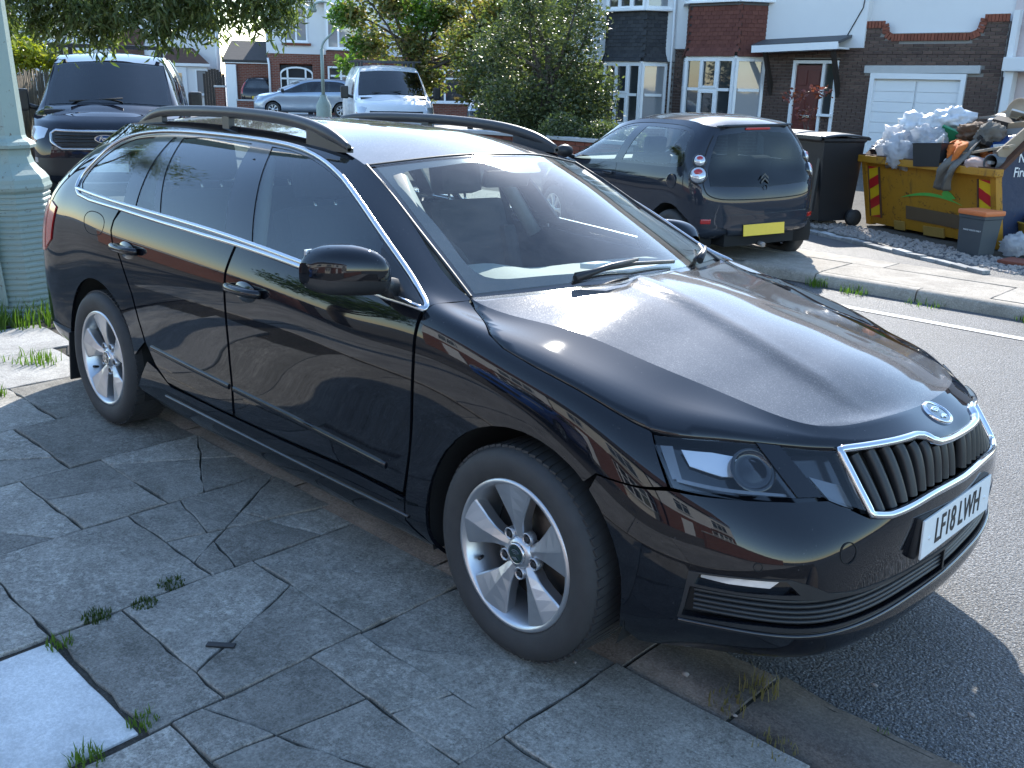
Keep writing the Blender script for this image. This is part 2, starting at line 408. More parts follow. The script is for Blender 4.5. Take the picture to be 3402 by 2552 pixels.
def smooth_path(pts, n, closed=False):
    """interpolating spline through 2D / 3D points"""
    P = np.array(pts, float)
    if closed: P = np.concatenate([P[-3:], P, P[:3]])
    k = np.r_[0, np.cumsum(np.maximum(np.linalg.norm(np.diff(P, axis=0), axis=1), 1e-6)**.6)]
    if closed: t = np.linspace(k[3], k[-3], n, endpoint=False)
    else: t = np.linspace(k[0], k[-1], n)
    return [tuple(p) for p in _spl(k, t) @ P]
def panel_data(S, outer, holes=(), off=0., du=.12, dv=.16, thick=.004, lip=.012, bumpf=None, skip=None):
    """triangulated piece of surface S inside a parameter polygon: front skin plus a turned-in rim"""
    ste = min(du, dv)*.75
    loops = [dens(outer, ste)]+[dens(h, ste) for h in holes]
    pts = []; edges = []
    for L in loops:
        b0 = len(pts); pts += [Vector(p) for p in L]; edges += [(b0+i, b0+(i+1) % len(L)) for i in range(len(L))]
    us = [p[0] for p in outer]; vs_ = [p[1] for p in outer]
    bound = np.array([(p.x/du, p.y/dv) for p in pts])
    GA, GB = np.meshgrid(np.arange(min(us)+du*.5, max(us), du), np.arange(min(vs_)+dv*.5, max(vs_), dv), indexing='ij'); XY = np.stack([GA.ravel(), GB.ravel()], 1)
    if len(XY):
        ok = pts_in_poly(XY, outer)
        for h in holes: ok &= ~pts_in_poly(XY, h)
        for a, b in XY[ok]:
            if skip is not None and skip(a, b): continue
            if np.min(np.sum((bound-np.array([a/du, b/dv]))**2, axis=1)) > .2: pts.append(Vector((a, b)))
    ov, oe, of, *_ = delaunay_2d_cdt(pts, edges, [], 0, 1e-6)
    OV = np.array([tuple(p) for p in ov]); OF = np.array([tuple(f) for f in of if len(f) == 3]); T = OV[OF]; ce = T.mean(1)
    ar_ = np.abs((T[:, 1, 0]-T[:, 0, 0])*(T[:, 2, 1]-T[:, 0, 1])-(T[:, 1, 1]-T[:, 0, 1])*(T[:, 2, 0]-T[:, 0, 0]))
    ok = pts_in_poly(ce, outer) & (ar_ > 1e-6)
    for h in holes: ok &= ~pts_in_poly(ce, h)
    fs = [tuple(f) for f in OF[ok]]
    uv = np.array([tuple(p) for p in ov]); P = S(uv[:, 0], uv[:, 1]); N = S.normal(uv[:, 0], uv[:, 1])
    N = N*(1. if ((P-np.array([-1.4, 0, .5]))*N).sum(1).mean() > 0 else -1.)
    if off: P = P+N*off
    if bumpf is not None: P = P+N*bumpf(uv, P)[:, None]
    panel_data.uv = uv
    return P, N, fs
def panel(name, S, outer, mat, parent, holes=(), off=0., du=.12, dv=.16, thick=.012, mirror=False, both=False, flip=None, bumpf=None, **kw):
    """both: one mesh with its mirror image; mirror: a second object on the other side"""
    P, N, fs = panel_data(S, outer, holes, off, du, dv, bumpf=bumpf)
    return panel_obj(name, P, N, fs, mat, parent, thick, mirror, both, **kw)
def outward(P, N, ref):
    return np.where(((P-ref)*N).sum(1) > 0, 1., -1.)
def panel_obj(name, P, N, fs, mat, parent, thick=.012, mirror=False, both=False, **kw):
    cen = np.array([P[:, 0].mean()-0*P[:, 0].mean(), 0, .55]); s_ = 1. if (((P-np.array([-1.4, 0, .5]))*N).sum(1)).mean() > 0 else -1.
    N = N*s_
    # orient faces along N
    F = []
    for f in fs:
        n = np.cross(P[f[1]]-P[f[0]], P[f[2]]-P[f[0]])
        F.append(f if n @ N[f[0]] > 0 else f[::-1])
    # boundary edges -> rim
    cnt = {}
    for f in F:
        for i in range(len(f)):
            e = (f[i], f[(i+1) % len(f)]); cnt[e] = 1
    rim = [e for e in cnt if (e[1], e[0]) not in cnt]
    if both:
        # keep seam edges on the centre line free of a rim
        rim = [e for e in rim if not (abs(P[e[0]][1]) < 2e-3 and abs(P[e[1]][1]) < 2e-3)]
    V = [tuple(p) for p in P]; G = list(F); n0 = len(V); NN = [n for n in N]
    if thick:
        idx = {}
        def top(i):
            if ('t', i) not in idx: idx[('t', i)] = len(V); V.append(tuple(P[i])); NN.append((0., 0., 0.))
            return idx[('t', i)]
        def bot(i):
            if ('b', i) not in idx: idx[('b', i)] = len(V); V.append(tuple(P[i]-N[i]*thick)); NN.append((0., 0., 0.))
            return idx[('b', i)]
        for a, b in rim: G.append((top(b), top(a), bot(a), bot(b)))
    def make(sign):
        if sign > 0: v, g = V, G
        else: v, g = [(x, -y, z) for x, y, z in V], [f[::-1] for f in G]
        return list(v), list(g)
    def fin(v, g, n):
        me = pymesh(name, v, g, True); me.normals_split_custom_set_from_vertices([tuple(map(float, q)) for q in n]); return mesh_obj(name, me, mat, parent, **kw)
    N2 = [(a, -b, c) for a, b, c in NN]
    if both:
        v1, g1 = make(1); v2, g2 = make(-1); k = len(v1)
        return fin(v1+v2, g1+[tuple(i+k for i in f) for f in g2], NN+N2)
    v, g = make(1); o = fin(v, g, NN)
    if mirror:
        v, g = make(-1); return o, fin(v, g, N2)
    return o
def ribbon_data(S, path, w, h, off=0., closed=False):
    """rounded strip of width w and height h along a parameter path"""
    uv = np.array(path, float); P = S(uv[:, 0], uv[:, 1]); N = S.normal(uv[:, 0], uv[:, 1])
    s_ = 1. if (((P-np.array([-1.4, 0, .5]))*N).sum(1)).mean() > 0 else -1.; N = N*s_
    T = np.gradient(P, axis=0) if not closed else (np.roll(P, -1, 0)-np.roll(P, 1, 0))
    B = np.cross(T, N); B /= np.linalg.norm(B, axis=1)[:, None]+1e-9
    prof = [(-.5, -.6), (-.5, .35), (-.32, .8), (0, 1.), (.32, .8), (.5, .35), (.5, -.6)]
    return np.stack([P+B*(a*w)+N*(off+b*h) for a, b in prof], 1)
def ribbon(name, S, path, w, h, mat, parent, off=0., closed=False, mirror=True):
    G = ribbon_data(S, path, w, h, off, closed); out = []
    for sg in ((1, -1) if mirror else (1,)):
        g = G*np.array([1, sg, 1]); m = MB(); m.grid(g, True, closed)
        if not closed:
            for e in (0, -1):
                m.face([tuple(p) for p in g[e]])
        out.append(m.obj(name, mat, parent))
    return out
_inv = {}
def inv_xz(x, z, lo=4.0, hi=15.):
    """flank parameters of a point given by its side elevation (x, z)"""
    if not _inv:
        U, V = np.meshgrid(np.linspace(4., 15., 221), np.linspace(0, 7, 141), indexing='ij')
        _inv['u'] = U.ravel(); _inv['v'] = V.ravel(); _inv['p'] = SKIRT(U.ravel(), V.ravel())
    p = _inv['p']; i = np.argmin((p[:, 0]-x)**2+(p[:, 2]-z)**2); u, v = _inv['u'][i], _inv['v'][i]
    for _ in range(6):
        q = SKIRT(u, v)[0]; a = (SKIRT(u+1e-3, v)[0]-q)/1e-3; b = (SKIRT(u, v+1e-3)[0]-q)/1e-3
        J = np.array([[a[0], b[0]], [a[2], b[2]]]); d = np.linalg.lstsq(J, np.array([x-q[0], z-q[2]]), rcond=None)[0]
        u = float(np.clip(u+np.clip(d[0], -.3, .3), 3.5, 15.5)); v = float(np.clip(v+np.clip(d[1], -.4, .4), 0, 7))
    return u, v
# ------------------------------------------------------------------ ground materials
def asphalt(name, base, fleck, scale=1.):
    t = NT(name); v = t.coord()
    st = t.voro(150*scale, out='Color'); g = t.ramp(t.noise(120*scale, 4, .75), [(.36, base*.35), (.52, base), (.66, fleck)])
    big = t.ramp(t.noise(.7, 7, .7), [(.3, .62), (.5, .95), (.7, 1.15)])
    col = t.mix(1.0, g, big, 'MULTIPLY'); col = t.mix(1.0, col, (.98, 1.0, 1.04), 'MULTIPLY')
    h = t.math('ADD', t.math('MULTIPLY', t.voro(110*scale), -1.0), t.noise(260*scale, 2))
    t.bsdf(col, t.math('ADD', t.math('MULTIPLY', t.noise(300, 2), .4), .36), 0, .55, normal=t.bump(h, 1.0, .010))
asphalt('asphalt', .105, .40); asphalt('asphalt_old', .075, .17, .8)
def stone(name, a, b, spk=.5, moss=0., rnd_amt=.25, rough=.85, ribs=None):
    t = NT(name); t.jitter = True
    r_ = t.objrand()
    n1 = t.noise(7, 8, .7); n2 = t.noise(120, 4, .75); n3 = t.ramp(t.voro(85), [(0, 1), (.16, 1), (.24, 0)])
    col = t.mix(t.ramp(n1, [(.3, 0), (.7, 1)]), a, b)
    col = t.mix(t.math('MULTIPLY', t.ramp(n2, [(.42, 0), (.72, 1)]), .75), col, [min(1, c*1.75) for c in b])
    col = t.mix(t.math('MULTIPLY', t.math('MULTIPLY', n3, t.ramp(t.noise(40, 2), [(.5, 0), (.65, 1)])), spk), col, (.42, .42, .40))
    grit = t.math('MULTIPLY', t.ramp(t.noise(34, 8, .9), [(.50, 0), (.57, 1)]), t.ramp(t.noise(2.4, 5, .7), [(.35, .15), (.65, 1)]))
    col = t.mix(t.math('MULTIPLY', grit, .8*min(1, spk*1.3)), col, [min(1, c*2.0) for c in b])
    pit = t.ramp(t.noise(70, 5, .8), [(.36, 1), (.44, 0)]); col = t.mix(t.math('MULTIPLY', pit, .55*min(1, spk*1.2)), col, [c*.35 for c in a])
    dk = t.ramp(t.noise(3.1, 6, .7), [(.38, .50), (.62, 1.)]); col = t.mix(.55, col, t.mix(1., col, dk, 'MULTIPLY'))
    if moss: col = t.mix(t.math('MULTIPLY', t.ramp(t.noise(2.3, 6, .7), [(.55, 0), (.75, 1)]), moss), col, (.030, .038, .024))
    k = t.math('ADD', t.math('MULTIPLY', r_, 2*rnd_amt), 1-rnd_amt); kc = t.n('CombineColor'); [t.t.links.new(k, kc.inputs[i]) for i in range(3)]
    col = t.mix(1., col, kc.outputs[0], 'MULTIPLY')
    hgt = t.math('ADD', t.math('MULTIPLY', n2, .6), t.math('MULTIPLY', t.noise(35, 5, .7), .6))
    nm = t.bump(hgt, .55, .008)
    if ribs:
        w = t.n('TexWave'); w.inputs['Scale'].default_value = ribs; w.bands_direction = 'X'; t.t.links.new(t.coord(), w.inputs[0]); nm = t.bump(w.outputs[1], .3, .006, nm)
    t.bsdf(col, rough, 0, .3, normal=nm)
stone('paving', (.145, .136, .118), (.28, .265, .236), 1., .3)
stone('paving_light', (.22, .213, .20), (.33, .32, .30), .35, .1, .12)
stone('cover_slab', (.60, .61, .61), (.68, .69, .68), .1, .0, .05)
stone('kerb_stone', (.10, .083, .070), (.185, .157, .135), .35, .45, .2)
stone('far_concrete', (.25, .22, .18), (.34, .30, .25), .5, .05, .10)
stone('sett', (.20, .20, .195), (.34, .34, .33), .3, .2, .25)
stone('dirt', (.025, .023, .020), (.065, .058, .048), .3, .5, .0, .95)
stone('garden_soil', (.045, .040, .033), (.10, .09, .075), .6, .3, .0, .95)
simple('gravel_stone', (.30, .265, .24), .85, var=.35, vscale=8)
def grassmat(name, a, b):
    t = NT(name); c = t.mix(t.noise(6, 3), a, b); p = t.bsdf(c, .55, 0, .4)
    p.inputs['Subsurface Weight'].default_value = 0
    tr = t.n('BsdfTranslucent'); t.t.links.new(t.mix(1., c, (1.2, 1.6, .5), 'MULTIPLY'), tr.inputs[0]); mx = t.n('MixShader'); mx.inputs[0].default_value = .45
    t.t.links.new(p.outputs[0], mx.inputs[1]); t.t.links.new(tr.outputs[0], mx.inputs[2]); t.t.links.new(mx.outputs[0], t.out.inputs[0])
grassmat('grass', (.055, .10, .018), (.13, .19, .03)); grassmat('straw', (.16, .12, .06), (.26, .20, .10)); grassmat('moss', (.03, .05, .015), (.06, .085, .02))
t_ = NT('road_paint'); wear = t_.ramp(t_.noise(30, 6, .75), [(.36, 0), (.46, 1)]); t_.bsdf(t_.mix(wear, (.13, .13, .12), (.62, .61, .57)), .6, 0, .3, normal=t_.bump(t_.noise(150, 2), .3, .004))
# ------------------------------------------------------------------ road, pavements
def sheet(name, poly, z, mat, cell=None, **kw):
    m = MB(); m.face([(x, y, z) for x, y in poly]); o = m.obj(name, mat, None, recalc=False, **kw)
    return o
road = sheet('road', [(-900, -900), (900, -900), (900, 900), (-900, 900)], -.055, 'asphalt', kind='structure')
KX = [(9, -.425), (-3.3, -.425), (-3.9, -.36), (-4.5, -.12), (-5.2, .38), (-6.2, 1.3), (-7.4, 2.6), (-9, 4.6), (-11.5, 8.2), (-14, 13)]
near_poly = KX+[(-60, 13), (-60, -4.6), (9, -4.6)]
pave = sheet('pavement', near_poly, -.013, 'dirt', kind='structure'); pave['kind'] = 'structure'
t_ = NT('apron'); t_.bsdf(t_.ramp(t_.noise(2.2, 7, .7), [(.3, (.08, .076, .07)), (.7, (.17, .162, .148))]), .9, 0, .3, normal=t_.bump(t_.noise(60, 5, .7), .5, .01))
sheet('forecourt', [(-4.9, -.2), (-5.6, .55), (-6.4, 1.3), (-7.6, 2.6), (-9.2, 4.6), (-11.8, 8.2), (-14.4, 12.9), (-60, 12.9), (-60, -4.5), (-4.9, -4.5)], -.006, 'apron', kind='structure')

def split_poly(poly, p, d):
    """cut a convex polygon by the line through p along d"""
    n = Vector((-d[1], d[0])); A = []; B = []
    k = len(poly)
    for i in range(k):
        a, b = Vector(poly[i]), Vector(poly[(i+1) % k]); sa, sb = (a-Vector(p)) @ n, (b-Vector(p)) @ n
        if sa >= 0: A.append(tuple(a))
        if sa <= 0: B.append(tuple(a))
        if sa*sb < 0: q = a+(b-a)*(sa/(sa-sb)); A.append(tuple(q)); B.append(tuple(q))
    return A, B
def shrink(poly, g):
    c = [Vector(p) for p in poly]; k = len(c); out = []
    area = sum(c[i].x*c[(i+1) % k].y-c[(i+1) % k].x*c[i].y for i in range(k))
    if area < 0: c = c[::-1]
    for i in range(k):
        a, b, d = c[i-1], c[i], c[(i+1) % k]; e1 = (b-a).normalized(); e2 = (d-b).normalized(); n1 = Vector((-e1.y, e1.x)); n2 = Vector((-e2.y, e2.x))
        w = n1+n2; den = max(.35, w @ n1); out.append(b+w*(g/den))
    return [tuple(p) for p in out]
def slab(poly, parent, mat, name='paving_slab', top=0., thick=.035, gap=.005, jit=.004, rr=rnd, tilt=.004, bev=.004):
    p = shrink(poly, gap)
    q = []
    for i in range(len(p)):
        a, b = Vector(p[i]), Vector(p[(i+1) % len(p)]); n = max(1, int((b-a).length/.07)); nn = Vector((-(b-a).y, (b-a).x)).normalized()
        for k in range(n): q.append(a+(b-a)*k/n+(nn*rr.uniform(-jit, jit) if k else Vector((0, 0))))
    c = sum(q, Vector((0, 0)))/len(q); tx, ty = rr.uniform(-tilt, tilt), rr.uniform(-tilt, tilt); dz = rr.uniform(-.004, .003)
    k = len(q); V = []
    for f, z in ((1., -thick), (1., -bev*.8), (None, 0.)):
        for v in q:
            w = v if f else v+(c-v).normalized()*bev
            V.append((w.x-c.x, w.y-c.y, z+dz+tx*(w.x-c.x)+ty*(w.y-c.y)))
    F = [tuple(range(2*k, 3*k))]
    for a in range(2): F += [(a*k+i, a*k+(i+1) % k, (a+1)*k+(i+1) % k, (a+1)*k+i) for i in range(k)]
    o = mesh_obj(name, pymesh(name, V, F), mat, parent); o.location = (c.x, c.y, top); return o
# the near footway: flags in rows, some of them broken
COLS = [-4.82, -4.18, -3.54, -2.90, -2.26, -1.65, -1.02, -.40, .24, .86, 1.48, 2.1]
YJ = {-4.82: [-.40, -1.0, -1.6, -2.2], -4.18: [-.56, -1.1, -1.7, -2.3], -3.54: [-.66, -1.04, -1.62, -2.2], -2.90: [-.66, -1.24, -1.80, -2.4], -2.26: [-.66, -1.11, -1.44, -1.9, -2.4], -1.65: [-.66, -1.27, -1.80, -2.4],
      -1.02: [-.66, -1.12, -1.585, -1.80], -.40: [-.66, -1.13, -1.31, -1.74, -2.3], .24: [-.69, -1.16, -1.7, -2.3], .86: [-.69, -1.3, -1.9], 1.48: [-.69, -1.25, -1.8]}
CRACK = {(-2.26, 0): [(-2.05, -.9, .5, .8), (-1.86, -.85, .9, -.45)], (-2.26, 1): [(-1.95, -1.25, .25, 1.)], (-2.90, 1): [(-2.6, -1.5, .55, .8)],
         (-1.65, 0): [(-1.40, -.95, .95, .3), (-1.30, -1.05, .25, 1.), (-1.5, -.8, .6, -.8), (-1.2, -1.15, 1, -.2)], (-1.02, 0): [(-.70, -.9, .8, .65)],
         (-1.02, 1): [(-.62, -1.45, .45, -.9)], (-.40, 2): [(-.16, -1.5, .15, 1.), (-.25, -1.6, 1., .35)], (-.40, 0): [(-.05, -.95, .85, .6)], (-.40, 1): [(0, -1.2, .3, 1)],
         (.24, 1): [(.42, -1.35, .6, .8)], (-2.26, 2): [(-1.9, -1.7, .8, .5)]}
rs = random.Random(11)
for i, x0 in enumerate(COLS[:-1]):
    x1 = COLS[i+1]; ys = YJ[x0]
    for j in range(len(ys)-1):
        poly = [(x0, ys[j+1]), (x1, ys[j+1]), (x1, ys[j]), (x0, ys[j])]; pieces = [poly]
        for cx, cy, dx, dy in CRACK.get((x0, j), []):
            nw = []
            for p in pieces:
                if rs.random() < .2 and len(pieces) > 2: nw.append(p); continue
                A, B = split_poly(p, (cx, cy), (dx, dy))
                for q in (A, B):
                    if len(q) >= 3: nw.append(q)
            pieces = nw
        for q in pieces:
            if abs(sum(q[k][0]*q[(k+1) % len(q)][1]-q[(k+1) % len(q)][0]*q[k][1] for k in range(len(q)))) < .006: continue
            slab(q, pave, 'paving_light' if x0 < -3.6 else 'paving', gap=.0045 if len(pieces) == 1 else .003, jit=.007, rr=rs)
slab([(-1.0, -2.42), (-.42, -2.42), (-.42, -1.81), (-1.0, -1.81)], pave, 'cover_slab', 'cover_slab', gap=.006, jit=.0015, rr=rs, tilt=.0)['label'] = 'pale smooth replacement slab'
for q in ([(-.40, -2.4), (.24, -2.4), (.24, -1.75), (-.40, -1.75)], [(-1.66, -2.42), (-1.02, -2.42), (-1.02, -1.81), (-1.66, -1.81)]): slab(q, pave, 'paving', rr=rs)
# flags further back, behind the viewer, in larger bays
for a in range(-6, 9):
    for b_ in range(2): slab([(a*.95, -3.5-b_*.9), (a*.95+.95, -3.5-b_*.9), (a*.95+.95, -2.6-b_*.9+(.15 if b_ == 0 else 0)), (a*.95, -2.6-b_*.9+(.15 if b_ == 0 else 0))], pave, 'paving_light', rr=rs)
# kerb stones
def kerb(x0, x1, y0, y1, z, parent, mat, seed, drop=.0, end=0.):
    rr = random.Random(seed); m = MB(); n = 10; rows = []
    for k in range(n+1):
        x = x0+.006+(x1-x0-.012)*k/n; j = rr.uniform(-.004, .004); zz = z-drop*(k/n)
        e = .03*max(0, 1-abs(k-0)/1.2)*end
        rows.append([(x, y0+e, zz-.10), (x, y0+.004+j+e, zz-.030+j), (x, y0+.022+j+e, zz-.004), (x, (y0+y1)/2, zz+.003+j*.4), (x, y1-.02, zz), (x, y1-.006, zz-.008+j*.5), (x, y1, zz-.06)])
    rows = [[(a, b, c) for a, b, c in r] for r in rows]
    m.grid(rows, True); m.face(rows[0]); m.face(rows[-1])
    return m.obj('kerb_stone', mat, parent)
def near_kerb():
    xs = [-3.3, -2.35, -1.45, -.55, .27, .62, 1.5, 2.4, 3.3, 4.2]
    for i in range(len(xs)-1): kerb(xs[i], xs[i+1], .68, .425, -.002 if i < 5 else -.006, None, 'kerb_stone', i).matrix_world = Matrix.Identity(4)
for i, (a, b_) in enumerate(zip([-3.3, -2.35, -1.45, -.55, .27, .61, 1.5, 2.4, 3.3], [-2.35, -1.45, -.55, .27, .61, 1.5, 2.4, 3.3, 4.2])):
    k_ = kerb(a, b_, -.425, -.675, -.001 if i < 4 else (-.004 if i == 4 else -.010), pave, 'kerb_stone', i+3, end=1. if i == 5 else 0)
for a, b_ in zip(KX[1:-1], KX[2:]):
    pa, pb = Vector(a), Vector(b_); L = (pb-pa).length; n = max(1, int(L/.9)); ang = math.atan2(pb.y-pa.y, pb.x-pa.x)
    for k in range(n):
        o = kerb(0, L/n, .0, .22, .0, pave, 'kerb_stone', 50+k); q = pa+(pb-pa)*k/n; o.location = (q.x, q.y, 0); o.rotation_euler = (0, 0, ang)
# the footway opposite
fpave = sheet('far_pavement', [(-9, 5.30), (14, 5.30), (14, 7.6), (-9, 7.6)], .028, 'dirt', kind='structure')
xs = [-8.6, -6.9, -5.2, -3.7, -2.18, -.72, .9, 2.6, 4.4, 6.2, 8.]
for a, b_ in zip(xs, xs[1:]):
    slab([(a, 5.40), (b_, 5.40), (b_, 6.05), (a, 6.05)], fpave, 'far_concrete', top=.045, thick=.06, gap=.008, rr=rs, tilt=.003)
    slab([(a+.3, 6.05), (b_+.3, 6.05), (b_+.3, 6.42), (a+.3, 6.42)], fpave, 'far_concrete', top=.045, thick=.06, gap=.008, rr=rs, tilt=.003)
for i, (a, b_) in enumerate(zip([-8.2, -7.3, -6.4, -5.5, -4.6, -3.7, -2.9, -2.15, -1.25, -.35, .55, 1.45, 2.35], [-7.3, -6.4, -5.5, -4.6, -3.7, -2.9, -2.15, -1.25, -.35, .55, 1.45, 2.35, 3.25])):
    kerb(a, b_, 5.24, 5.40, .045 if i > 6 else (.05 if i == 6 else .03), fpave, 'far_concrete', 90+i)
sheet('driveway', [(-9, 6.42), (14, 6.42), (14, 7.6), (-9, 7.6)], .040, 'asphalt_old', kind='structure')
soil = sheet('front_garden', [(-19.9, 7.6), (14, 7.6), (14, 19.4), (-19.9, 19.4)], .034, 'garden_soil', kind='structure')
# row of setts along the edge of the drive
ed0, ed1 = Vector((-5.6, 8.62)), Vector((1.6, 5.50+.0)); ed1 = ed0+(Vector((.905, -.425))*6.6)
n_ = 34
for k in range(n_):
    c0 = ed0+(ed1-ed0)*(k/n_); 
    if c0.y < 6.5: continue
    m = MB(); m.box((0, 0, 0), (.185, .10, .07), (0, 0, rs.uniform(-.06, .06)), .012); m.obj('sett', 'sett', fpave, loc=(c0.x, c0.y, .040+rs.uniform(-.006, .01)), rot=(rs.uniform(-.05, .05), rs.uniform(-.05, .05), math.atan2(-.425, .905)))
# loose chippings round the skip
def scatter_stones(name, n, region, z, smin, smax, mat, seed, label, cat):
    rr = random.Random(seed); V = []; F = []
    base = [(-1, -1, -.5), (1, -1, -.6), (1, 1, -.5), (-1, 1, -.6), (-.6, -.5, .6), (.6, -.6, .5), (.5, .6, .7), (-.6, .5, .5)]
    fc = [(4, 5, 6, 7), (0, 1, 5, 4), (1, 2, 6, 5), (2, 3, 7, 6), (3, 0, 4, 7)]
    for _ in range(n):
        x, y = region(rr); s_ = rr.uniform(smin, smax); a = rr.uniform(0, 6.3); b0 = len(V)
        for p in base:
            px, py, pz = p[0]*s_*rr.uniform(.7, 1.2), p[1]*s_*rr.uniform(.6, 1.1), p[2]*s_*rr.uniform(.6, 1.)
            V.append((x+px*math.cos(a)-py*math.sin(a), y+px*math.sin(a)+py*math.cos(a), z+s_*.35+pz))
        F += [tuple(i+b0 for i in f) for f in fc]
    return mesh_obj(name, pymesh(name, V, F), mat, None, label=label, cat=cat, kind='stuff')
def reg_skip(rr):
    t = rr.uniform(-.6, 3.4); s_ = abs(rr.gauss(0, .38)); p = Vector((-3.6, 8.55))+Vector((.905, -.425))*t-Vector((-.425, -.905))*(-s_)*-1
    q = Vector((-3.9, 8.25))+Vector((.88, -.45))*t+Vector((.45, .88))*rr.uniform(-.05, .55); return q.x, q.y
scatter_stones('gravel', 1700, reg_skip, .036, .008, .026, 'gravel_stone', 5, 'pale chippings spilled along the foot of the skip', 'gravel')
sheet('lane_line', [(-7, 4.56), (9, 4.56), (9, 4.65), (-7, 4.65)], -.050, 'road_paint', kind='structure')
# grass and weeds
def tuft_mesh(name, n, rad, h0, h1, seed, w=.004, lean=.5):
    rr = random.Random(seed); V = []; F = []
    for _ in range(n):
        a = rr.uniform(0, 6.283); r_ = rad*math.sqrt(rr.random()); x, y = r_*math.cos(a), r_*math.sin(a); h = rr.uniform(h0, h1); la = rr.uniform(0, 6.283); l = rr.uniform(.1, lean)*h
        dx, dy = math.cos(la), math.sin(la); px, py = -dy*w*rr.uniform(.6, 1.3), dx*w; b0 = len(V)
        for t in (0, .5, 1):
            ww = (1, .8, .08)[int(t*2)]; cx, cy, cz = x+dx*l*t*t, y+dy*l*t*t, h*(t-.15*t*t)
            V += [(cx-px*ww, cy-py*ww, cz), (cx+px*ww, cy+py*ww, cz)]
        F += [(b0, b0+1, b0+3, b0+2), (b0+2, b0+3, b0+5, b0+4)]
    return pymesh(name, V, F)
def tuft(x, y, z, n, rad, h0, h1, mat, label, group=None, seed=0, w=.004, lean=.5, cat='weeds'):
    return mesh_obj('grass_tuft', tuft_mesh('grass_tuft', n, rad, h0, h1, seed, w, lean), mat, None, label=label, cat=cat, group=group)
for i, (x, y, n, r_, h0, h1, mt, lb) in enumerate([
    (-1.03, -1.66, 160, .045, .01, .035, 'moss', 'low green weeds at the upper corner of the pale slab'),
    (-.96, -1.80, 60, .04, .015, .04, 'grass', 'small grass tuft on the top edge of the pale slab'),
    (-.45, -1.79, 60, .04, .015, .04, 'grass', 'small grass tuft on the right-hand edge of the pale slab'),
    (-.41, -1.95, 70, .045, .02, .05, 'grass', 'grass blades by the lower right corner of the pale slab'),
    (-1.06, -1.40, 150, .045, .01, .03, 'moss', 'mossy weeds in the joint above the broken flags'),
    (-1.0, -1.52, 140, .04, .01, .03, 'moss', 'mossy weeds running down the joint to the pale slab'),
    (.60, -.50, 60, .06, .02, .07, 'straw', 'dry straw-coloured tuft in the kerb joint below the bumper'),
    (.58, -.62, 50, .06, .02, .05, 'straw', 'dead grass in the joint behind the kerb below the bumper'),
    (.76, -.70, 40, .06, .01, .04, 'straw', 'dead grass trailing behind the kerb at the bottom edge'),
    (.93, -.415, 5, .02, .05, .09, 'grass', 'few thin green blades at the foot of the kerb'),
    (-2.10, 5.20, 80, .10, .04, .12, 'grass', 'green weeds at the end of the dropped kerb opposite'),
    (-1.75, 5.17, 70, .12, .03, .09, 'grass', 'weeds in the gutter of the opposite kerb'),
    (-1.15, 5.18, 50, .16, .02, .08, 'grass', 'sparse weeds further along the opposite gutter'),
    (-.40, 5.19, 30, .06, .03, .07, 'grass', 'single weed in the opposite gutter near the white line'),
    (-4.0, -.80, 40, .12, .05, .11, 'grass', 'bright grass blades in the footway joint behind the rear wheel'),
    (-3.86, -.70, 35, .10, .05, .11, 'grass', 'sunlit grass blades by the mud flap'),
    (-3.45, -1.12, 25, .05, .04, .09, 'grass', 'lone sunlit grass tuft on the shadow edge')]):
    tuft(x, y, -.01 if y < 0 else -.05, n, r_, h0, h1, mt, lb, seed=i, w=.0022 if y < 0 and x > -3 else .004).location = (x, y, -.006 if y < -.42 else (-.05 if y < 5.1 or x < .5 else .0))
gr = tuft_mesh('verge_grass', 1500, .55, .05, .20, 77, .005)
mesh_obj('verge_grass', gr, 'grass', None, label='rough green grass round the foot of the green lamp post', cat='grass', kind='stuff').location = (-5.25, -.42, -.01)
# bits of litter on the flags
for i, (x, y, s_, mt, lb) in enumerate([(.42, -.60, .012, 'gravel_stone', 'pale pebble lying on the kerb stone under the bumper'), (.16, -.78, .006, 'gravel_stone', 'tiny white pebble on the flag beside the front tyre'), (1.05, -.12, .010, 'gravel_stone', 'small pebble on the shaded road by the number plate'), (.80, -.18, .009, 'gravel_stone', 'brownish pebble on the shaded road beside the kerb'), (.62, -.66, .008, 'gravel_stone', 'white pebble at the back of the kerb joint')]):
    MB().ico((0, 0, 0), s_, 1, (1.2, .8, .6), .25, i).obj('pebble', mt, None, loc=(x, y, s_*.5-(.05 if y > -.4 else 0)), label=lb, cat='pebble')
m = MB(); m.box((0, 0, 0), (.085, .022, .006), bev=.002); m.obj('black_plastic_strip', 'black_plastic', None, loc=(-.62, -1.47, .006), rot=(0, 0, .7), label='thin black plastic strip lying across the flags', cat='litter')
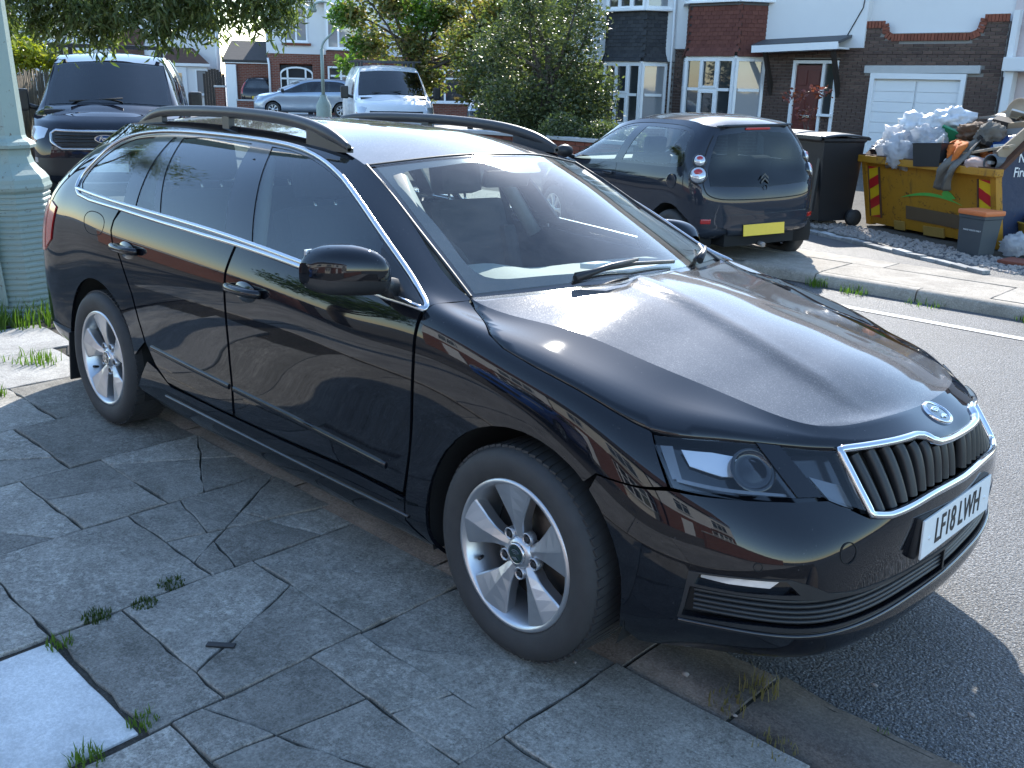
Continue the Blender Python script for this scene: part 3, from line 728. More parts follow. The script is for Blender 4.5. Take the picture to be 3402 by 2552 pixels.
# ------------------------------------------------------------------ building materials
def brickmat(name, a, b, c):
    t = NT(name); r_ = t.objrand(); col = t.mix(t.ramp(r_, [(.0, 0), (.5, .5), (1, 1)]), a, b)
    col = t.mix(t.math('MULTIPLY', t.noise(14, 5, .7), .7), col, c)
    t.bsdf(col, .88, 0, .25, normal=t.bump(t.noise(60, 5, .7), .5, .006))
brickmat('brick_brown', (.085, .052, .042), (.17, .105, .080), (.075, .062, .060)); brickmat('brick_red', (.20, .065, .040), (.30, .10, .06), (.16, .06, .045)); brickmat('tile_red', (.14, .050, .038), (.20, .075, .055), (.10, .045, .04)); brickmat('tile_grey', (.040, .043, .048), (.070, .072, .076), (.05, .05, .055))
def brickwall(name, c1, c2, mortar, sx=1.):
    """brickwork too far off to tell the bricks apart"""
    t = NT(name); tc = t.n('TexCoord'); mp = t.n('Mapping'); mp.inputs['Rotation'].default_value = (R(90), 0, 0); t.t.links.new(tc.outputs['Object'], mp.inputs[0])
    b = t.n('TexBrick'); t.t.links.new(mp.outputs[0], b.inputs[0]); b.inputs['Scale'].default_value = 1; b.inputs['Brick Width'].default_value = .225; b.inputs['Row Height'].default_value = .075; b.inputs['Mortar Size'].default_value = .010
    for i, c in (('Color1', c1), ('Color2', c2), ('Mortar', mortar)): b.inputs[i].default_value = (*c, 1)
    t.bsdf(t.mix(t.noise(3, 4), b.outputs[0], t.mix(1., b.outputs[0], .7, 'MULTIPLY')), .9, 0, .25, normal=t.bump(b.outputs[1], -.3, .01))
brickwall('brickwork_red', (.26, .085, .055), (.20, .065, .045), (.26, .20, .17)); brickwall('brickwork_brown', (.12, .075, .06), (.09, .06, .05), (.22, .20, .18))
simple('mortar', (.26, .245, .23), .95, var=.15, vscale=12, bump=.2, bscale=90)
simple('render_white', (.72, .72, .72), .9, var=.06, vscale=1.1, bump=.15, bscale=60)
simple('render_pink', (.62, .53, .52), .9, var=.06, vscale=1.1, bump=.15, bscale=60)
simple('render_cream', (.70, .66, .58), .9, var=.06, vscale=1.1, bump=.15, bscale=60)
simple('upvc', (.80, .81, .82), .35, var=.03)
simple('stone_lintel', (.48, .48, .47), .85, var=.12, vscale=6, bump=.2, bscale=70)
simple('door_red', (.11, .022, .017), .4, var=.12, vscale=6)
simple('door_white', (.74, .75, .76), .4, var=.03)
simple('curtain', (.42, .41, .38), .9, var=.2, vscale=14)
simple('net_curtain', (.55, .56, .56), .9, var=.12, vscale=25)
simple('room_dark', (.03, .03, .032), .9)
simple('lead_flashing', (.08, .083, .09), .6, var=.2)
simple('dark_timber', (.030, .022, .018), .7, var=.3, vscale=9)
simple('roof_slate', (.050, .046, .045), .8, var=.25, vscale=6, bump=.5, bscale=7)
simple('roof_tile', (.11, .060, .045), .85, var=.3, vscale=6, bump=.6, bscale=7)
def pane_mat(name, tint, rough=.0, refl=.0):
    t = NT(name); wob = t.bump(t.noise(2.1, 2, .4), .05, .03)
    t.bsdf(tint, .03, 0, .9, coat=.6, normal=wob)
pane_mat('pane', (.035, .04, .045)); pane_mat('pane_blind', (.26, .27, .28))
def part(name, mat, root, fn, **k):
    m = MB(); fn(m); return m.obj(name, mat, root, **k)
def window(root, x0, x1, z0, z1, y, lights, trans=None, mat='pane', fr=.055, deep=.05, rz=0., org=None, sill=True, open_=()):
    """white framed window in a wall that faces -y: frame > mullions, a pane for each light"""
    w = bpy.data.objects.new('window', None); C.objects.link(w); w.parent = root; w.location = org if org is not None else (0, 0, 0); w.rotation_euler = (0, 0, rz)
    m = MB(); h = z1-z0
    for x in (x0, x1): m.box((x+(fr/2 if x == x0 else -fr/2), y, (z0+z1)/2), (fr, deep*1.6, h))
    for z in (z0, z1): m.box(((x0+x1)/2, y, z+(fr/2 if z == z0 else -fr/2)), (x1-x0-2*fr, deep*1.6, fr))
    m.obj('window_frame', 'upvc', w)
    xs = [x0+fr]+[x0+(x1-x0)*f for f in lights]+[x1-fr]; zs = [z0+fr, z1-fr] if trans is None else [z0+fr, z0+h*trans, z1-fr]
    for f in lights: part('mullion', 'upvc', w, lambda m: m.box((x0+(x1-x0)*f, y, (z0+z1)/2), (fr*1.1, deep*1.5, h-2*fr)))
    if trans is not None:
        for a, b in zip(xs, xs[1:]): part('transom', 'upvc', w, lambda m: m.box(((a+b)/2, y, z0+h*trans), (b-a-fr*1.1, deep*1.45, fr)))
    for a, b in zip(xs, xs[1:]):
        for c, d in zip(zs, zs[1:]): part('pane', mat, w, lambda m: m.box(((a+b)/2, y+.012, (c+d)/2), (b-a, .012, d-c)))
    for (a, b, c, d) in open_:
        X0, X1, Z0, Z1 = x0+(x1-x0)*a, x0+(x1-x0)*b, z0+h*c, z0+h*d
        m = MB()
        for x in (X0, X1): m.box((x+(fr*.4 if x == X0 else -fr*.4), y-deep*.6, (Z0+Z1)/2), (fr*.8, deep, Z1-Z0))
        for z in (Z0, Z1): m.box(((X0+X1)/2, y-deep*.6, z+(fr*.4 if z == Z0 else -fr*.4)), (X1-X0-fr*1.6, deep, fr*.8))
        m.obj('casement', 'upvc', w)
    if sill: part('window_sill', 'upvc', w, lambda m: m.box(((x0+x1)/2, y-.06, z0-.03), (x1-x0+.10, .20, .05), bev=.01))
    return w
def bricks(root, x0, x1, z0, z1, y, holes, mat, limit=300, shape=None, seed=1):
    """single bricks in stretcher bond standing proud of a mortar wall; the rest beyond the limit joined"""
    rr = random.Random(seed); me = []
    for k in range(4):
        m = MB(); m.box((0, 0, 0), (.213+.002*(k % 2), .024, .0635), bev=.004 if k < 9 else 0); mm = m.mesh('brick'); mm.materials.append(M(mat)); me.append(mm)
    cells = []; row = 0; z = z0+.0375
    while z < z1:
        x = x0+(.1125 if row % 2 == 0 else 0.)
        while x < x1+.01:
            L = .213; a, b = max(x-L/2, x0), min(x+L/2, x1)
            if b-a > .05:
                ok = True
                for (hx0, hx1, hz0, hz1) in holes:
                    if z+.03 > hz0 and z-.03 < hz1:
                        if a < hx1 and b > hx0:
                            if a < hx0-.05: b = min(b, hx0)
                            elif b > hx1+.05: a = max(a, hx1)
                            else: ok = False
                if shape is not None and ok: ok = shape((a+b)/2, z)
                if ok and b-a > .04: cells.append(((a+b)/2, z, b-a))
            x += .225
        row += 1; z += .075
    wl = root.matrix_world if root else Matrix.Identity(4); base = root.location if root else Vector()
    vis = sorted(cells, key=lambda c: -c[1])
    big, rest = vis[:limit], vis[limit:]
    for (x, z, L) in big:
        o = bpy.data.objects.new('brick', me[rr.randrange(4)]); C.objects.link(o); o.parent = root; o.location = (x, y+rr.uniform(-.003, .002), z); o.scale = (L/.214, 1, 1); o.rotation_euler = (0, rr.uniform(-.006, .006), 0)
    if rest:
        m = MB()
        for (x, z, L) in rest: m.box((x, y+rr.uniform(-.002, .002), z), (L, .024, .0635))
        m.obj('brickwork', mat, root, kind='stuff')
def tiles(root, pts, z0, z1, mat, org, rows, tw=.168, seed=2, flare=.06):
    """tile hanging round a canted or bowed bay; pts: plan polyline"""
    rr = random.Random(seed); rh = (z1-z0)/rows
    m = MB(); m.box((0, 0, 0), (tw-.006, .014, rh*1.45), bev=.0); me = m.mesh('tile'); me.materials.append(M(mat))
    seg = []
    for a, b in zip(pts, pts[1:]): seg.append((Vector(a), Vector(b)))
    for k in range(rows):
        z = z0+rh*(k+.5); t = 1-k/rows; out = flare*max(0, (t-.75)/.25)**2
        for a, b in seg:
            d = b-a; n = max(1, round(d.length/tw)); nrm = Vector((d.y, -d.x)).normalized(); u = d.normalized()
            for i in range(n):
                f = (i+.5)/n+(.5/n if k % 2 else 0)
                if f > 1: continue
                p = a+d*f+nrm*(.012+out)
                o = bpy.data.objects.new('tile', me); C.objects.link(o); o.parent = root; o.location = (p.x, p.y, z+rr.uniform(-.004, .004)); o.scale = (d.length/n/tw, 1, 1)
                o.rotation_euler = (R(-7)-(.25 if t > .85 else 0), 0, math.atan2(u.y, u.x)+rr.uniform(-.01, .01))
    part('bay_backing', 'lead_flashing', root, lambda m: m.prism(list(pts)+[(pts[-1][0], .3), (pts[0][0], .3)], 'Z', z0+.02, z1))
def canted(xc, w, depth, splay): return [(xc-w/2, 0.), (xc-w/2+splay, -depth), (xc+w/2-splay, -depth), (xc+w/2, 0.)]
def bay_windows(root, pts, z0, z1, trans, mats, rows_open=True):
    """one framed light for each face of the bay"""
    for i, (a, b) in enumerate(zip(pts, pts[1:])):
        a, b = Vector(a), Vector(b); L = (b-a).length; ang = math.atan2((b-a).y, (b-a).x)
        if i == 1: window(root, 0, L, z0, z1, .0, [.33, .67], trans, mats[1], .07, .06, ang, (a.x, a.y, 0), open_=[(.335, .665, trans+.02, .985), (.335, .665, .015, trans-.02)])
        else: window(root, 0, L, z0, z1, .0, [], trans, mats[0 if i == 0 else 2], .07, .06, ang, (a.x, a.y, 0))
def roof_gable(m, x0, x1, y0, y1, z, h, ov=.35):
    ym = (y0+y1)/2
    m.prism([(y0-ov, z), (ym, z+h), (y1+ov, z), (y1+ov, z+.12), (ym, z+h+.14), (y0-ov, z+.12)], 'X', x0, x1)
YT = 19.5
# ---- house with the grey tile-hung bay
def house_grey():
    r = empty('terraced_house', (-16, YT, 0), 0, 'white terraced house with dark grey tile-hung bay behind the dense hedge', 'house')
    X = lambda x: x+16
    part('wall', 'mortar', r, lambda m: (m.box((X(-16.6), .16, 1.10), (5.8, .3, 2.2)), m.box((X(-16.6), 4.3, 2.6), (5.8, 7.8, 5.2))))
    part('render', 'render_white', r, lambda m: m.box((X(-16.6), .10, 3.75), (5.8, .34, 3.06), bev=.01))
    p = canted(X(-14.98), 2.1, .55, .42)
    bricks(r, X(-19.4), X(-13.72), .3, 2.16, .0, [(X(-16.06), X(-13.93), 0, 2.3)], 'brick_brown', 200, seed=3)
    part('bay_base', 'brickwork_brown', r, lambda m: m.prism(p+[(p[-1][0], .1), (p[0][0], .1)], 'Z', 0, .50))
    bay_windows(r, p, .55, 2.17, .50, ('pane', 'pane', 'pane_blind'))
    part('bay_fascia', 'upvc', r, lambda m: m.prism([(a, b-.03) for a, b in p]+[(p[-1][0], .1), (p[0][0], .1)], 'Z', 2.17, 2.225))
    tiles(r, p, 2.23, 3.47, 'tile_grey', None, 13)
    part('bay_sill', 'upvc', r, lambda m: m.prism([(a*1.0, b-.05) for a, b in p]+[(p[-1][0], .1), (p[0][0], .1)], 'Z', 3.47, 3.53))
    bay_windows(r, p, 3.53, 4.9, .72, ('pane', 'pane', 'pane_blind'))
    part('bay_roof', 'lead_flashing', r, lambda m: m.prism([(a, b-.12) for a, b in p]+[(p[-1][0], .1), (p[0][0], .1)], 'Z', 4.9, 5.02))
    window(r, X(-18.6), X(-17.2), 3.4, 4.7, -.09, [.5], .7)
    part('roof', 'roof_tile', r, lambda m: roof_gable(m, X(-19.5), X(-13.75), -.05, 8.2, 5.2, 2.9))
    part('drainpipe', 'upvc', r, lambda m: m.tube([(X(-13.72), -.12, .1), (X(-13.72), -.12, 2.25), (X(-13.72), -.14, 5.1)], .035, 8))
    part('string_course', 'render_white', r, lambda m: m.box((X(-17.7), -.09, 2.25), (3.3, .07, .09)))
house_grey()
def house_red():
    r = empty('terraced_house', (-9.6, YT, 0), 0, 'terraced house with red tile-hung bay, red front door and brick garage', 'house')
    X = lambda x: x+9.6
    part('wall', 'mortar', r, lambda m: (m.box((X(-11.96), .165, 1.2), (3.46, .3, 2.4)), m.box((X(-8.8), .165, 1.2), (.5, .3, 2.4)), m.box((X(-9.64), .165, 2.35), (1.18, .3, .10)), m.box((X(-8.40), .165, 1.2), (.3, .3, 2.4)), m.box((X(-5.79), .165, 1.2), (.68, .3, 2.4)), m.box((X(-7.19), .165, 2.2), (2.12, .3, .4)), m.box((X(-7.0), .165, 2.62), (3.1, .3, .46)), m.box((X(-9.6), 4.5, 2.6), (8.2, 8.0, 5.2))))
    part('render', 'render_white', r, lambda m: (m.box((X(-11.1), .12, 3.85), (5.2, .36, 2.62), bev=.01), m.box((X(-7.0), .30, 4.0), (3.15, .30, 2.4), bev=.01)))
    p = canted(X(-12.18), 2.35, .62, .46)
    def shp(x, z):
        if z < 2.52: return True
        if x < X(-8.62): return False
        if x < X(-8.06): return z < 2.98
        if x > X(-5.97): return z < 3.05
        e = .10*max(0, 1-abs(x-X(-8.06))/.3)+.10*max(0, 1-abs(x-X(-5.97))/.3)
        return z < 2.66+e*.5
    bricks(r, X(-13.68), X(-5.46), .6, 3.06, .0, [(X(-13.35), X(-11.0), 0, 2.4), (X(-10.22), X(-9.06), 0, 2.30), (X(-8.42), X(-5.86), 2.0, 2.17), (X(-8.26), X(-6.12), 0, 2.1)], 'brick_brown', 300, shp, 4)
    [part('parapet_wall', 'mortar', r, lambda m: m.box((X(xx), .16, zz), (ww, .28, hh))) for xx, zz, ww, hh in ((-8.34, 2.75, .56, .46), (-5.71, 2.8, .52, .5))]
    # soldier course of red bricks along the dipped parapet
    mb = MB(); mb.box((0, 0, 0), (.062, .05, .15), bev=.004); bm_ = mb.mesh('brick'); bm_.materials.append(M('brick_red'))
    path = [(X(-8.62), 3.04), (X(-8.08), 3.04), (X(-8.06), 2.98), (X(-8.03), 2.84), (X(-7.9), 2.76), (X(-6.2), 2.76), (X(-6.02), 2.84), (X(-5.98), 2.98), (X(-5.96), 3.12), (X(-5.46), 3.12)]
    L = 0
    for (a, b) in zip(path, path[1:]):
        a, b = Vector(a), Vector(b); n = max(1, round((b-a).length/.073))
        for i in range(n):
            q = a+(b-a)*(i+.5)/n; o = bpy.data.objects.new('brick', bm_); C.objects.link(o); o.parent = r; o.location = (q.x, -.012, q.y); o.rotation_euler = (0, -math.atan2((b-a).y, (b-a).x), 0)
    part('bay_base', 'brickwork_brown', r, lambda m: m.prism(p+[(p[-1][0], .1), (p[0][0], .1)], 'Z', 0, .70))
    bay_windows(r, p, .74, 2.30, .52, ('pane', 'pane', 'pane_blind'))
    part('bay_fascia', 'upvc', r, lambda m: m.prism([(a, b-.03) for a, b in p]+[(p[-1][0], .1), (p[0][0], .1)], 'Z', 2.30, 2.355))
    tiles(r, p, 2.36, 3.52, 'tile_red', None, 12, seed=7)
    part('bay_sill', 'lead_flashing', r, lambda m: m.prism([(a, b-.05) for a, b in p]+[(p[-1][0], .1), (p[0][0], .1)], 'Z', 3.52, 3.62))
    bay_windows(r, p, 3.64, 4.95, .72, ('pane', 'pane', 'pane_blind'))
    part('bay_roof', 'lead_flashing', r, lambda m: m.prism([(a, b-.12) for a, b in p]+[(p[-1][0], .1), (p[0][0], .1)], 'Z', 4.95, 5.07))
    # door with sidelight
    d = bpy.data.objects.new('front_door', None); C.objects.link(d); d.parent = r
    part('door_frame', 'upvc', d, lambda m: [m.box(c, s_) for c, s_ in (((X(-10.18), .02, 1.14), (.08, .12, 2.26)), ((X(-9.10), .02, 1.14), (.08, .12, 2.26)), ((X(-9.64), .02, 2.235), (1.0, .12, .07)), ((X(-9.42), .02, 1.10), (.07, .12, 2.2)))])
    part('door_leaf', 'door_red', d, lambda m: (m.box((X(-9.80), .05, 1.08), (.68, .05, 2.16)), [m.box((X(-9.80+e*.16), .018, zc), (.24, .02, hh), bev=.008) for e in (-1, 1) for zc, hh in ((.5, .6), (1.25, .7), (1.87, .34))]))
    part('letter_plate', 'satin_aluminium', d, lambda m: m.box((X(-9.80), .0, .98), (.26, .02, .06), bev=.005))
    part('side_light', 'pane', d, lambda m: m.box((X(-9.26), .04, 1.62), (.24, .015, 1.1)))
    part('side_light_sill', 'upvc', d, lambda m: m.box((X(-9.26), -.02, 1.03), (.36, .16, .06)))
    bricks(r, X(-9.38), X(-9.14), .5, 1.0, .0, [], 'brick_brown', 60)
    # canopy over the door
    c = bpy.data.objects.new('porch_canopy', None); C.objects.link(c); c.parent = r
    part('fascia', 'upvc', c, lambda m: m.box((X(-9.92), -.66, 2.54), (2.2, .05, .16), (0, R(-2), 0)))
    part('soffit', 'upvc', c, lambda m: m.box((X(-9.92), -.32, 2.49), (2.14, .62, .04), (0, R(-2), 0)))
    part('canopy_roof', 'lead_flashing', c, lambda m: m.box((X(-9.92), -.30, 2.70), (2.24, .78, .06), (R(14), R(-2), 0)))
    for e in (-10.75, -9.0): part('bracket', 'dark_timber', c, lambda m: m.prism([(-.04, 1.45), (-.55, 2.44), (-.45, 2.46), (-.02, 1.72)], 'X', X(e)-.04, X(e)+.04))
    # garage
    g = bpy.data.objects.new('garage_door', None); C.objects.link(g); g.parent = r
    part('door_frame', 'door_white', g, lambda m: [m.box(c, s_) for c, s_ in (((X(-8.20), .0, 1.0), (.10, .14, 2.0)), ((X(-6.18), .0, 1.0), (.10, .14, 2.0)), ((X(-7.19), .0, 1.94), (1.92, .14, .12)))])
    for k in range(8): part('door_panel', 'door_white', g, lambda m: (m.box((X(-7.69), .04, .125+k*.228), (.94, .04, .222), bev=.006), m.box((X(-6.70), .04, .125+k*.228), (.94, .04, .222), bev=.006)))
    part('door_back', 'door_white', g, lambda m: m.box((X(-7.19), .075, .95), (1.94, .03, 1.9)))
    part('lintel', 'stone_lintel', r, lambda m: m.box((X(-7.14), -.02, 2.085), (2.54, .10, .165), (0, R(-.4), 0), bev=.01))
    part('house_roof', 'roof_tile', r, lambda m: roof_gable(m, X(-13.72), X(-5.45), -.05, 8.4, 5.2, 2.9))
    part('cable', 'black_plastic', r, lambda m: m.tube([(X(-8.55), -.07, 4.2), (X(-8.62), -.07, 3.4), (X(-8.95), -.07, 2.75)], .012, 6))
    part('downpipe', 'black_plastic', r, lambda m: m.tube([(X(-11.0), -.03, .3), (X(-11.0), -.03, 2.5)], .02, 6))
house_red()
def house_pink():
    r = empty('terraced_house', (-2.6, YT, 0), 0, 'pale pink rendered house with white porch at the right edge', 'house')
    X = lambda x: x+2.6
    part('wall', 'render_pink', r, lambda m: m.box((X(-2.5), 4.2, 2.6), (5.86, 8.2, 5.2)))
    part('porch', 'render_white', r, lambda m: (m.box((X(-5.22), -.10, 1.05), (.16, .3, 2.1)), m.box((X(-3.9), -.12, 2.2), (2.9, .5, .28), bev=.03), m.box((X(-5.30), -.06, 2.6), (.12, .2, 1.3))))
    window(r, X(-5.05), X(-3.6), 2.98, 4.5, .08, [.5], .7)
    window(r, X(-3.0), X(-1.0), .8, 2.1, .08, [.33, .66], .6)
    part('roof', 'roof_tile', r, lambda m: roof_gable(m, X(-5.44), X(.4), .1, 8.4, 5.2, 2.9))
house_pink()
# ---- far houses at the bend; each stands square to its own frontage
def frame(name, a, b, label, cat='house'):
    """root at the left foot of a frontage running from a to b; local -y looks out"""
    a, b = Vector(a), Vector(b); r = empty(name, (a.x, a.y, -.1), math.atan2(b.y-a.y, b.x-a.x), label, cat); return r, (b-a).length
def house_far():
    r, L = frame('semi_detached_house', (-38.1, 22.5), (-31.7, 30.5), 'white house with red brick ground floor and arched porch at the bend')
    part('lower_wall', 'brickwork_red', r, lambda m: (m.box((.26, .15, 1.35), (.52, .3, 2.7)), m.box((1.27, .15, 2.48), (1.5, .3, .44)), m.box((6.1, .15, 1.35), (8.2, .3, 2.7)), m.box((5.1, 4.2, 1.35), (10.2, 7.6, 2.7))))
    part('upper_wall', 'render_white', r, lambda m: m.box((5.1, 4.0, 3.83), (10.26, 8.06, 2.26), bev=.02))
    # arched porch
    p = bpy.data.objects.new('porch', None); C.objects.link(p); p.parent = r
    arc = [(.53, 0), (.53, 1.85)]+[(1.27-.74*math.cos(t), 1.85+.30*math.sin(t)) for t in np.linspace(.15, math.pi-.15, 11)]+[(2.01, 1.85), (2.01, 0)]
    inn = [(x*.93+1.27*.07, z*.965) for x, z in arc]
    m = MB(); va = [m.b.verts.new((x, .02, z)) for x, z in arc]; vi = [m.b.verts.new((x, .02, z)) for x, z in inn]
    for i in range(len(arc)-1): m.b.faces.new((va[i], va[i+1], vi[i+1], vi[i]))
    m.obj('arch_frame', 'upvc', p)
    part('porch_back', 'room_dark', p, lambda m: m.box((1.27, .12, 1.1), (1.44, .02, 2.2)))
    for x in (.86, 1.68): part('mullion', 'upvc', p, lambda m: m.box((x, .04, 1.05), (.08, .06, 2.1)))
    part('transom', 'upvc', p, lambda m: m.box((1.27, .04, 1.62), (1.4, .06, .08)))
    part('door', 'upvc', p, lambda m: (m.box((1.27, .05, .30), (.72, .06, .6)), m.box((.98, .05, .9), (.10, .06, 1.3)), m.box((1.56, .05, .9), (.10, .06, 1.3)), m.box((1.27, .05, 1.5), (.6, .06, .1))))
    part('door_glass', 'pane', p, lambda m: m.box((1.27, .07, 1.05), (.5, .02, .85)))
    part('number_plaque', 'upvc', r, lambda m: m.box((2.36, -.02, 1.32), (.22, .03, .16)))
    window(r, .82, 1.84, 3.22, 4.78, -.05, [.5], .66, 'pane_blind', .07)
    part('brick_sill', 'brick_red', r, lambda m: m.box((1.33, -.08, 3.12), (1.3, .16, .10)))
    # two-storey bays with gables
    for x0 in (2.66, 7.4):
        [part('bay_brick', 'brickwork_red', r, lambda m: m.box((x0+1.25, -.30, zz), (2.5, .6, hh))) for zz, hh in ((.35, .7), (2.55, .64))]
        window(r, x0+.06, x0+2.44, .72, 2.2, -.58, [.25, .75], .72, 'pane', .08)
        window(r, x0+.06, x0+2.44, 2.95, 4.62, -.58, [.22, .80], .70, 'pane_blind', .08)
        part('bay_cheeks', 'render_white', r, lambda m: (m.box((x0+.03, -.28, 3.8), (.08, .56, 1.9)), m.box((x0+2.47, -.28, 3.8), (.08, .56, 1.9)), m.box((x0+1.25, -.28, 4.78), (2.5, .58, .3))))
        part('gable', 'render_white', r, lambda m: m.prism([(x0-.3, 4.9), (x0+2.8, 4.9), (x0+1.25, 6.35)], 'Y', -.50, .3))
        part('barge_board', 'upvc', r, lambda m: (m.box((x0+.40, -.62, 5.62), (2.25, .08, .26), (0, R(-43), 0)), m.box((x0+2.10, -.62, 5.62), (2.25, .08, .26), (0, R(43), 0))))
        part('gable_roof', 'roof_slate', r, lambda m: m.prism([(x0-.45, 4.88), (x0+1.25, 6.52), (x0+2.95, 4.88), (x0+2.95, 5.02), (x0+1.25, 6.68), (x0-.45, 5.02)], 'Y', -.7, 4.))
    part('gutter', 'upvc', r, lambda m: m.box((1.3, -.20, 5.0), (2.9, .14, .16)))
    m = MB(); e = .35; m_ = [(-e, -e, 4.98), (10.2+e, -e, 4.98), (10.2+e, 8+e, 4.98), (-e, 8+e, 4.98)]; ridge = [(3.4, 4, 8.3), (6.8, 4, 8.3)]
    for f in ([m_[0], m_[1], ridge[1], ridge[0]], [m_[1], m_[2], ridge[1]], [m_[2], m_[3], ridge[0], ridge[1]], [m_[3], m_[0], ridge[0]]): m.face(f)
    m.obj('roof', 'roof_slate', r)
    part('chimney', 'brickwork_red', r, lambda m: m.box((5.1, 4, 8.6), (1.1, .6, 1.6)))
    part('flue', 'lead_flashing', r, lambda m: m.tube([(9.9, .5, 5.), (9.9, .5, 6.0)], .07, 8))
    part('downpipe', 'upvc', r, lambda m: m.tube([(.06, -.06, .0), (.06, -.06, 2.2), (.02, -.06, 2.5)], .05, 8))
house_far()
def garage_far():
    r, L = frame('brick_garage', (-41.6, 22.4), (-38.9, 25.2), 'low brick garage with dark tiled roof beside the white house', 'garage')
    part('wall', 'brickwork_red', r, lambda m: m.box((1.9, 2.0, 1.15), (3.9, 4., 2.3)))
    part('fascia', 'upvc', r, lambda m: m.box((1.9, -.08, 2.34), (4.1, .1, .16)))
    part('roof', 'roof_slate', r, lambda m: m.prism([(-.15, 2.42), (2., 3.35), (4.15, 2.42), (4.15, 2.3), (-.15, 2.3)], 'X', -.15, 4.0))
    part('drainpipe', 'upvc', r, lambda m: m.box((.25, -.1, 1.1), (.5, .14, 2.2)))
garage_far()
def house_left():
    r, L = frame('detached_house', (-50.5, 14.9), (-46.1, 24.7), 'white house with small tiled porch beyond the dark van')
    part('wall', 'render_white', r, lambda m: m.box((L/2-.2, 4, 2.8), (L+.4, 8, 5.6)))
    part('porch_wall', 'render_white', r, lambda m: m.box((8.9, -.5, 1.1), (2.1, 1.0, 2.2)))
    part('porch_roof', 'roof_tile', r, lambda m: m.face([(7.7, -1.15, 2.2), (10.1, -1.15, 2.2), (9.4, -.02, 3.0), (8.3, -.02, 3.0)]).face([(7.7, -1.15, 2.2), (8.3, -.02, 3.0), (7.7, 0, 2.2)]).face([(10.1, -1.15, 2.2), (10.1, 0, 2.2), (9.4, -.02, 3.0)]), recalc=False)
    part('porch_fascia', 'upvc', r, lambda m: m.box((8.9, -1.13, 2.16), (2.4, .06, .14)))
    d = bpy.data.objects.new('door', None); C.objects.link(d); d.parent = r
    part('door_leaf', 'door_white', d, lambda m: m.box((8.5, -1.03, 1.05), (.85, .05, 2.0), bev=.01))
    part('door_glass', 'pane', d, lambda m: m.box((8.5, -1.06, 1.45), (.36, .02, .6)))
    window(r, 9.35, 9.95, .7, 1.95, -1.02, [], None, 'pane_blind', .06)
    window(r, 2.4, 3.8, 3.1, 4.5, -.05, [.5], .7, 'pane_blind', .08); window(r, 5.6, 7.4, .8, 2.1, -.05, [.5], .7, 'pane', .08)
    part('tile_hanging', 'roof_tile', r, lambda m: m.box((6.2, -.06, 3.1), (1.6, .1, 1.5)))
    part('roof', 'roof_tile', r, lambda m: roof_gable(m, -.4, L+.3, 0, 8, 5.6, 3.))
    part('downpipe', 'upvc', r, lambda m: m.tube([(L-.2, -.1, 0), (L-.2, -.1, 5.4)], .06, 8))
house_left()
# gate, pillars and low walls by the far drive
def pier(x, y, rz, h, label, mat='brickwork_red', w=.36):
    r = empty('brick_pier', (x, y, -.05), rz, label, 'pillar')
    part('shaft', mat, r, lambda m: m.box((0, 0, h/2), (w, w, h))); part('coping', 'stone_lintel', r, lambda m: m.box((0, 0, h+.03), (w+.1, w+.1, .07), bev=.015))
pier(-37.2, 19.5, .9, 1.15, 'red brick gate pier in front of the small tiled porch')
r = empty('low_brick_wall', (-36.6, 20.1, -.05), .9, 'low red brick wall running right of the gate pier', 'wall'); part('wall', 'brickwork_red', r, lambda m: m.box((.3, 0, .3), (.9, .22, .6))); part('coping', 'stone_lintel', r, lambda m: m.box((.3, 0, .63), (.95, .28, .06)))
r = empty('timber_gate', (-42.4, 22.1, -.05), .85, 'dark arched timber gate between the white house and the garage', 'gate')
for k in range(8): part('gate_board', 'dark_timber', r, lambda m: m.box((-.4+k*.13, 0, .85+.12*math.sin(k/7*3.14)), (.12, .04, 1.7+.24*math.sin(k/7*3.14))))
r = empty('garden_wall', (-10.4, 10.6, .03), .0, 'low dark brick garden wall at the foot of the dense hedge', 'wall')
bricks(r, -2.6, 2.0, .0, .6, 0, [], 'brick_red', 150, seed=9); part('wall_core', 'mortar', r, lambda m: m.box((-.3, .12, .30), (4.6, .2, .60))); part('coping', 'stone_lintel', r, lambda m: m.box((-.3, .10, .635), (4.7, .30, .06), bev=.01))
# reed fence on the left
simple('reed', (.20, .155, .10), .8, var=.45, vscale=30); simple('timber_post', (.15, .105, .07), .85, var=.3, vscale=12)
r, L = frame('reed_fence', (-13.9, 1.6), (-17.6, 6.6), 'brown reed screen fence behind the dark van at the left', 'fence'); r.location.z = -.05
rr = random.Random(3); m = MB(); 
for k in range(420):
    x = k/420*6.2; m.tube([(x, rr.uniform(-.02, .02), 0), (x+rr.uniform(-.03, .03), rr.uniform(-.02, .02), 1.62+rr.uniform(-.06, .06))], .009, 5)
m.obj('reed_screen', 'reed', r, kind='stuff')
for k in range(4): part('post', 'timber_post', r, lambda m: m.box((k*2.0, .08, .85), (.09, .09, 1.7)))
for z in (.4, 1.3): part('rail', 'timber_post', r, lambda m: m.box((3.1, .05, z), (6.2, .04, .07)))
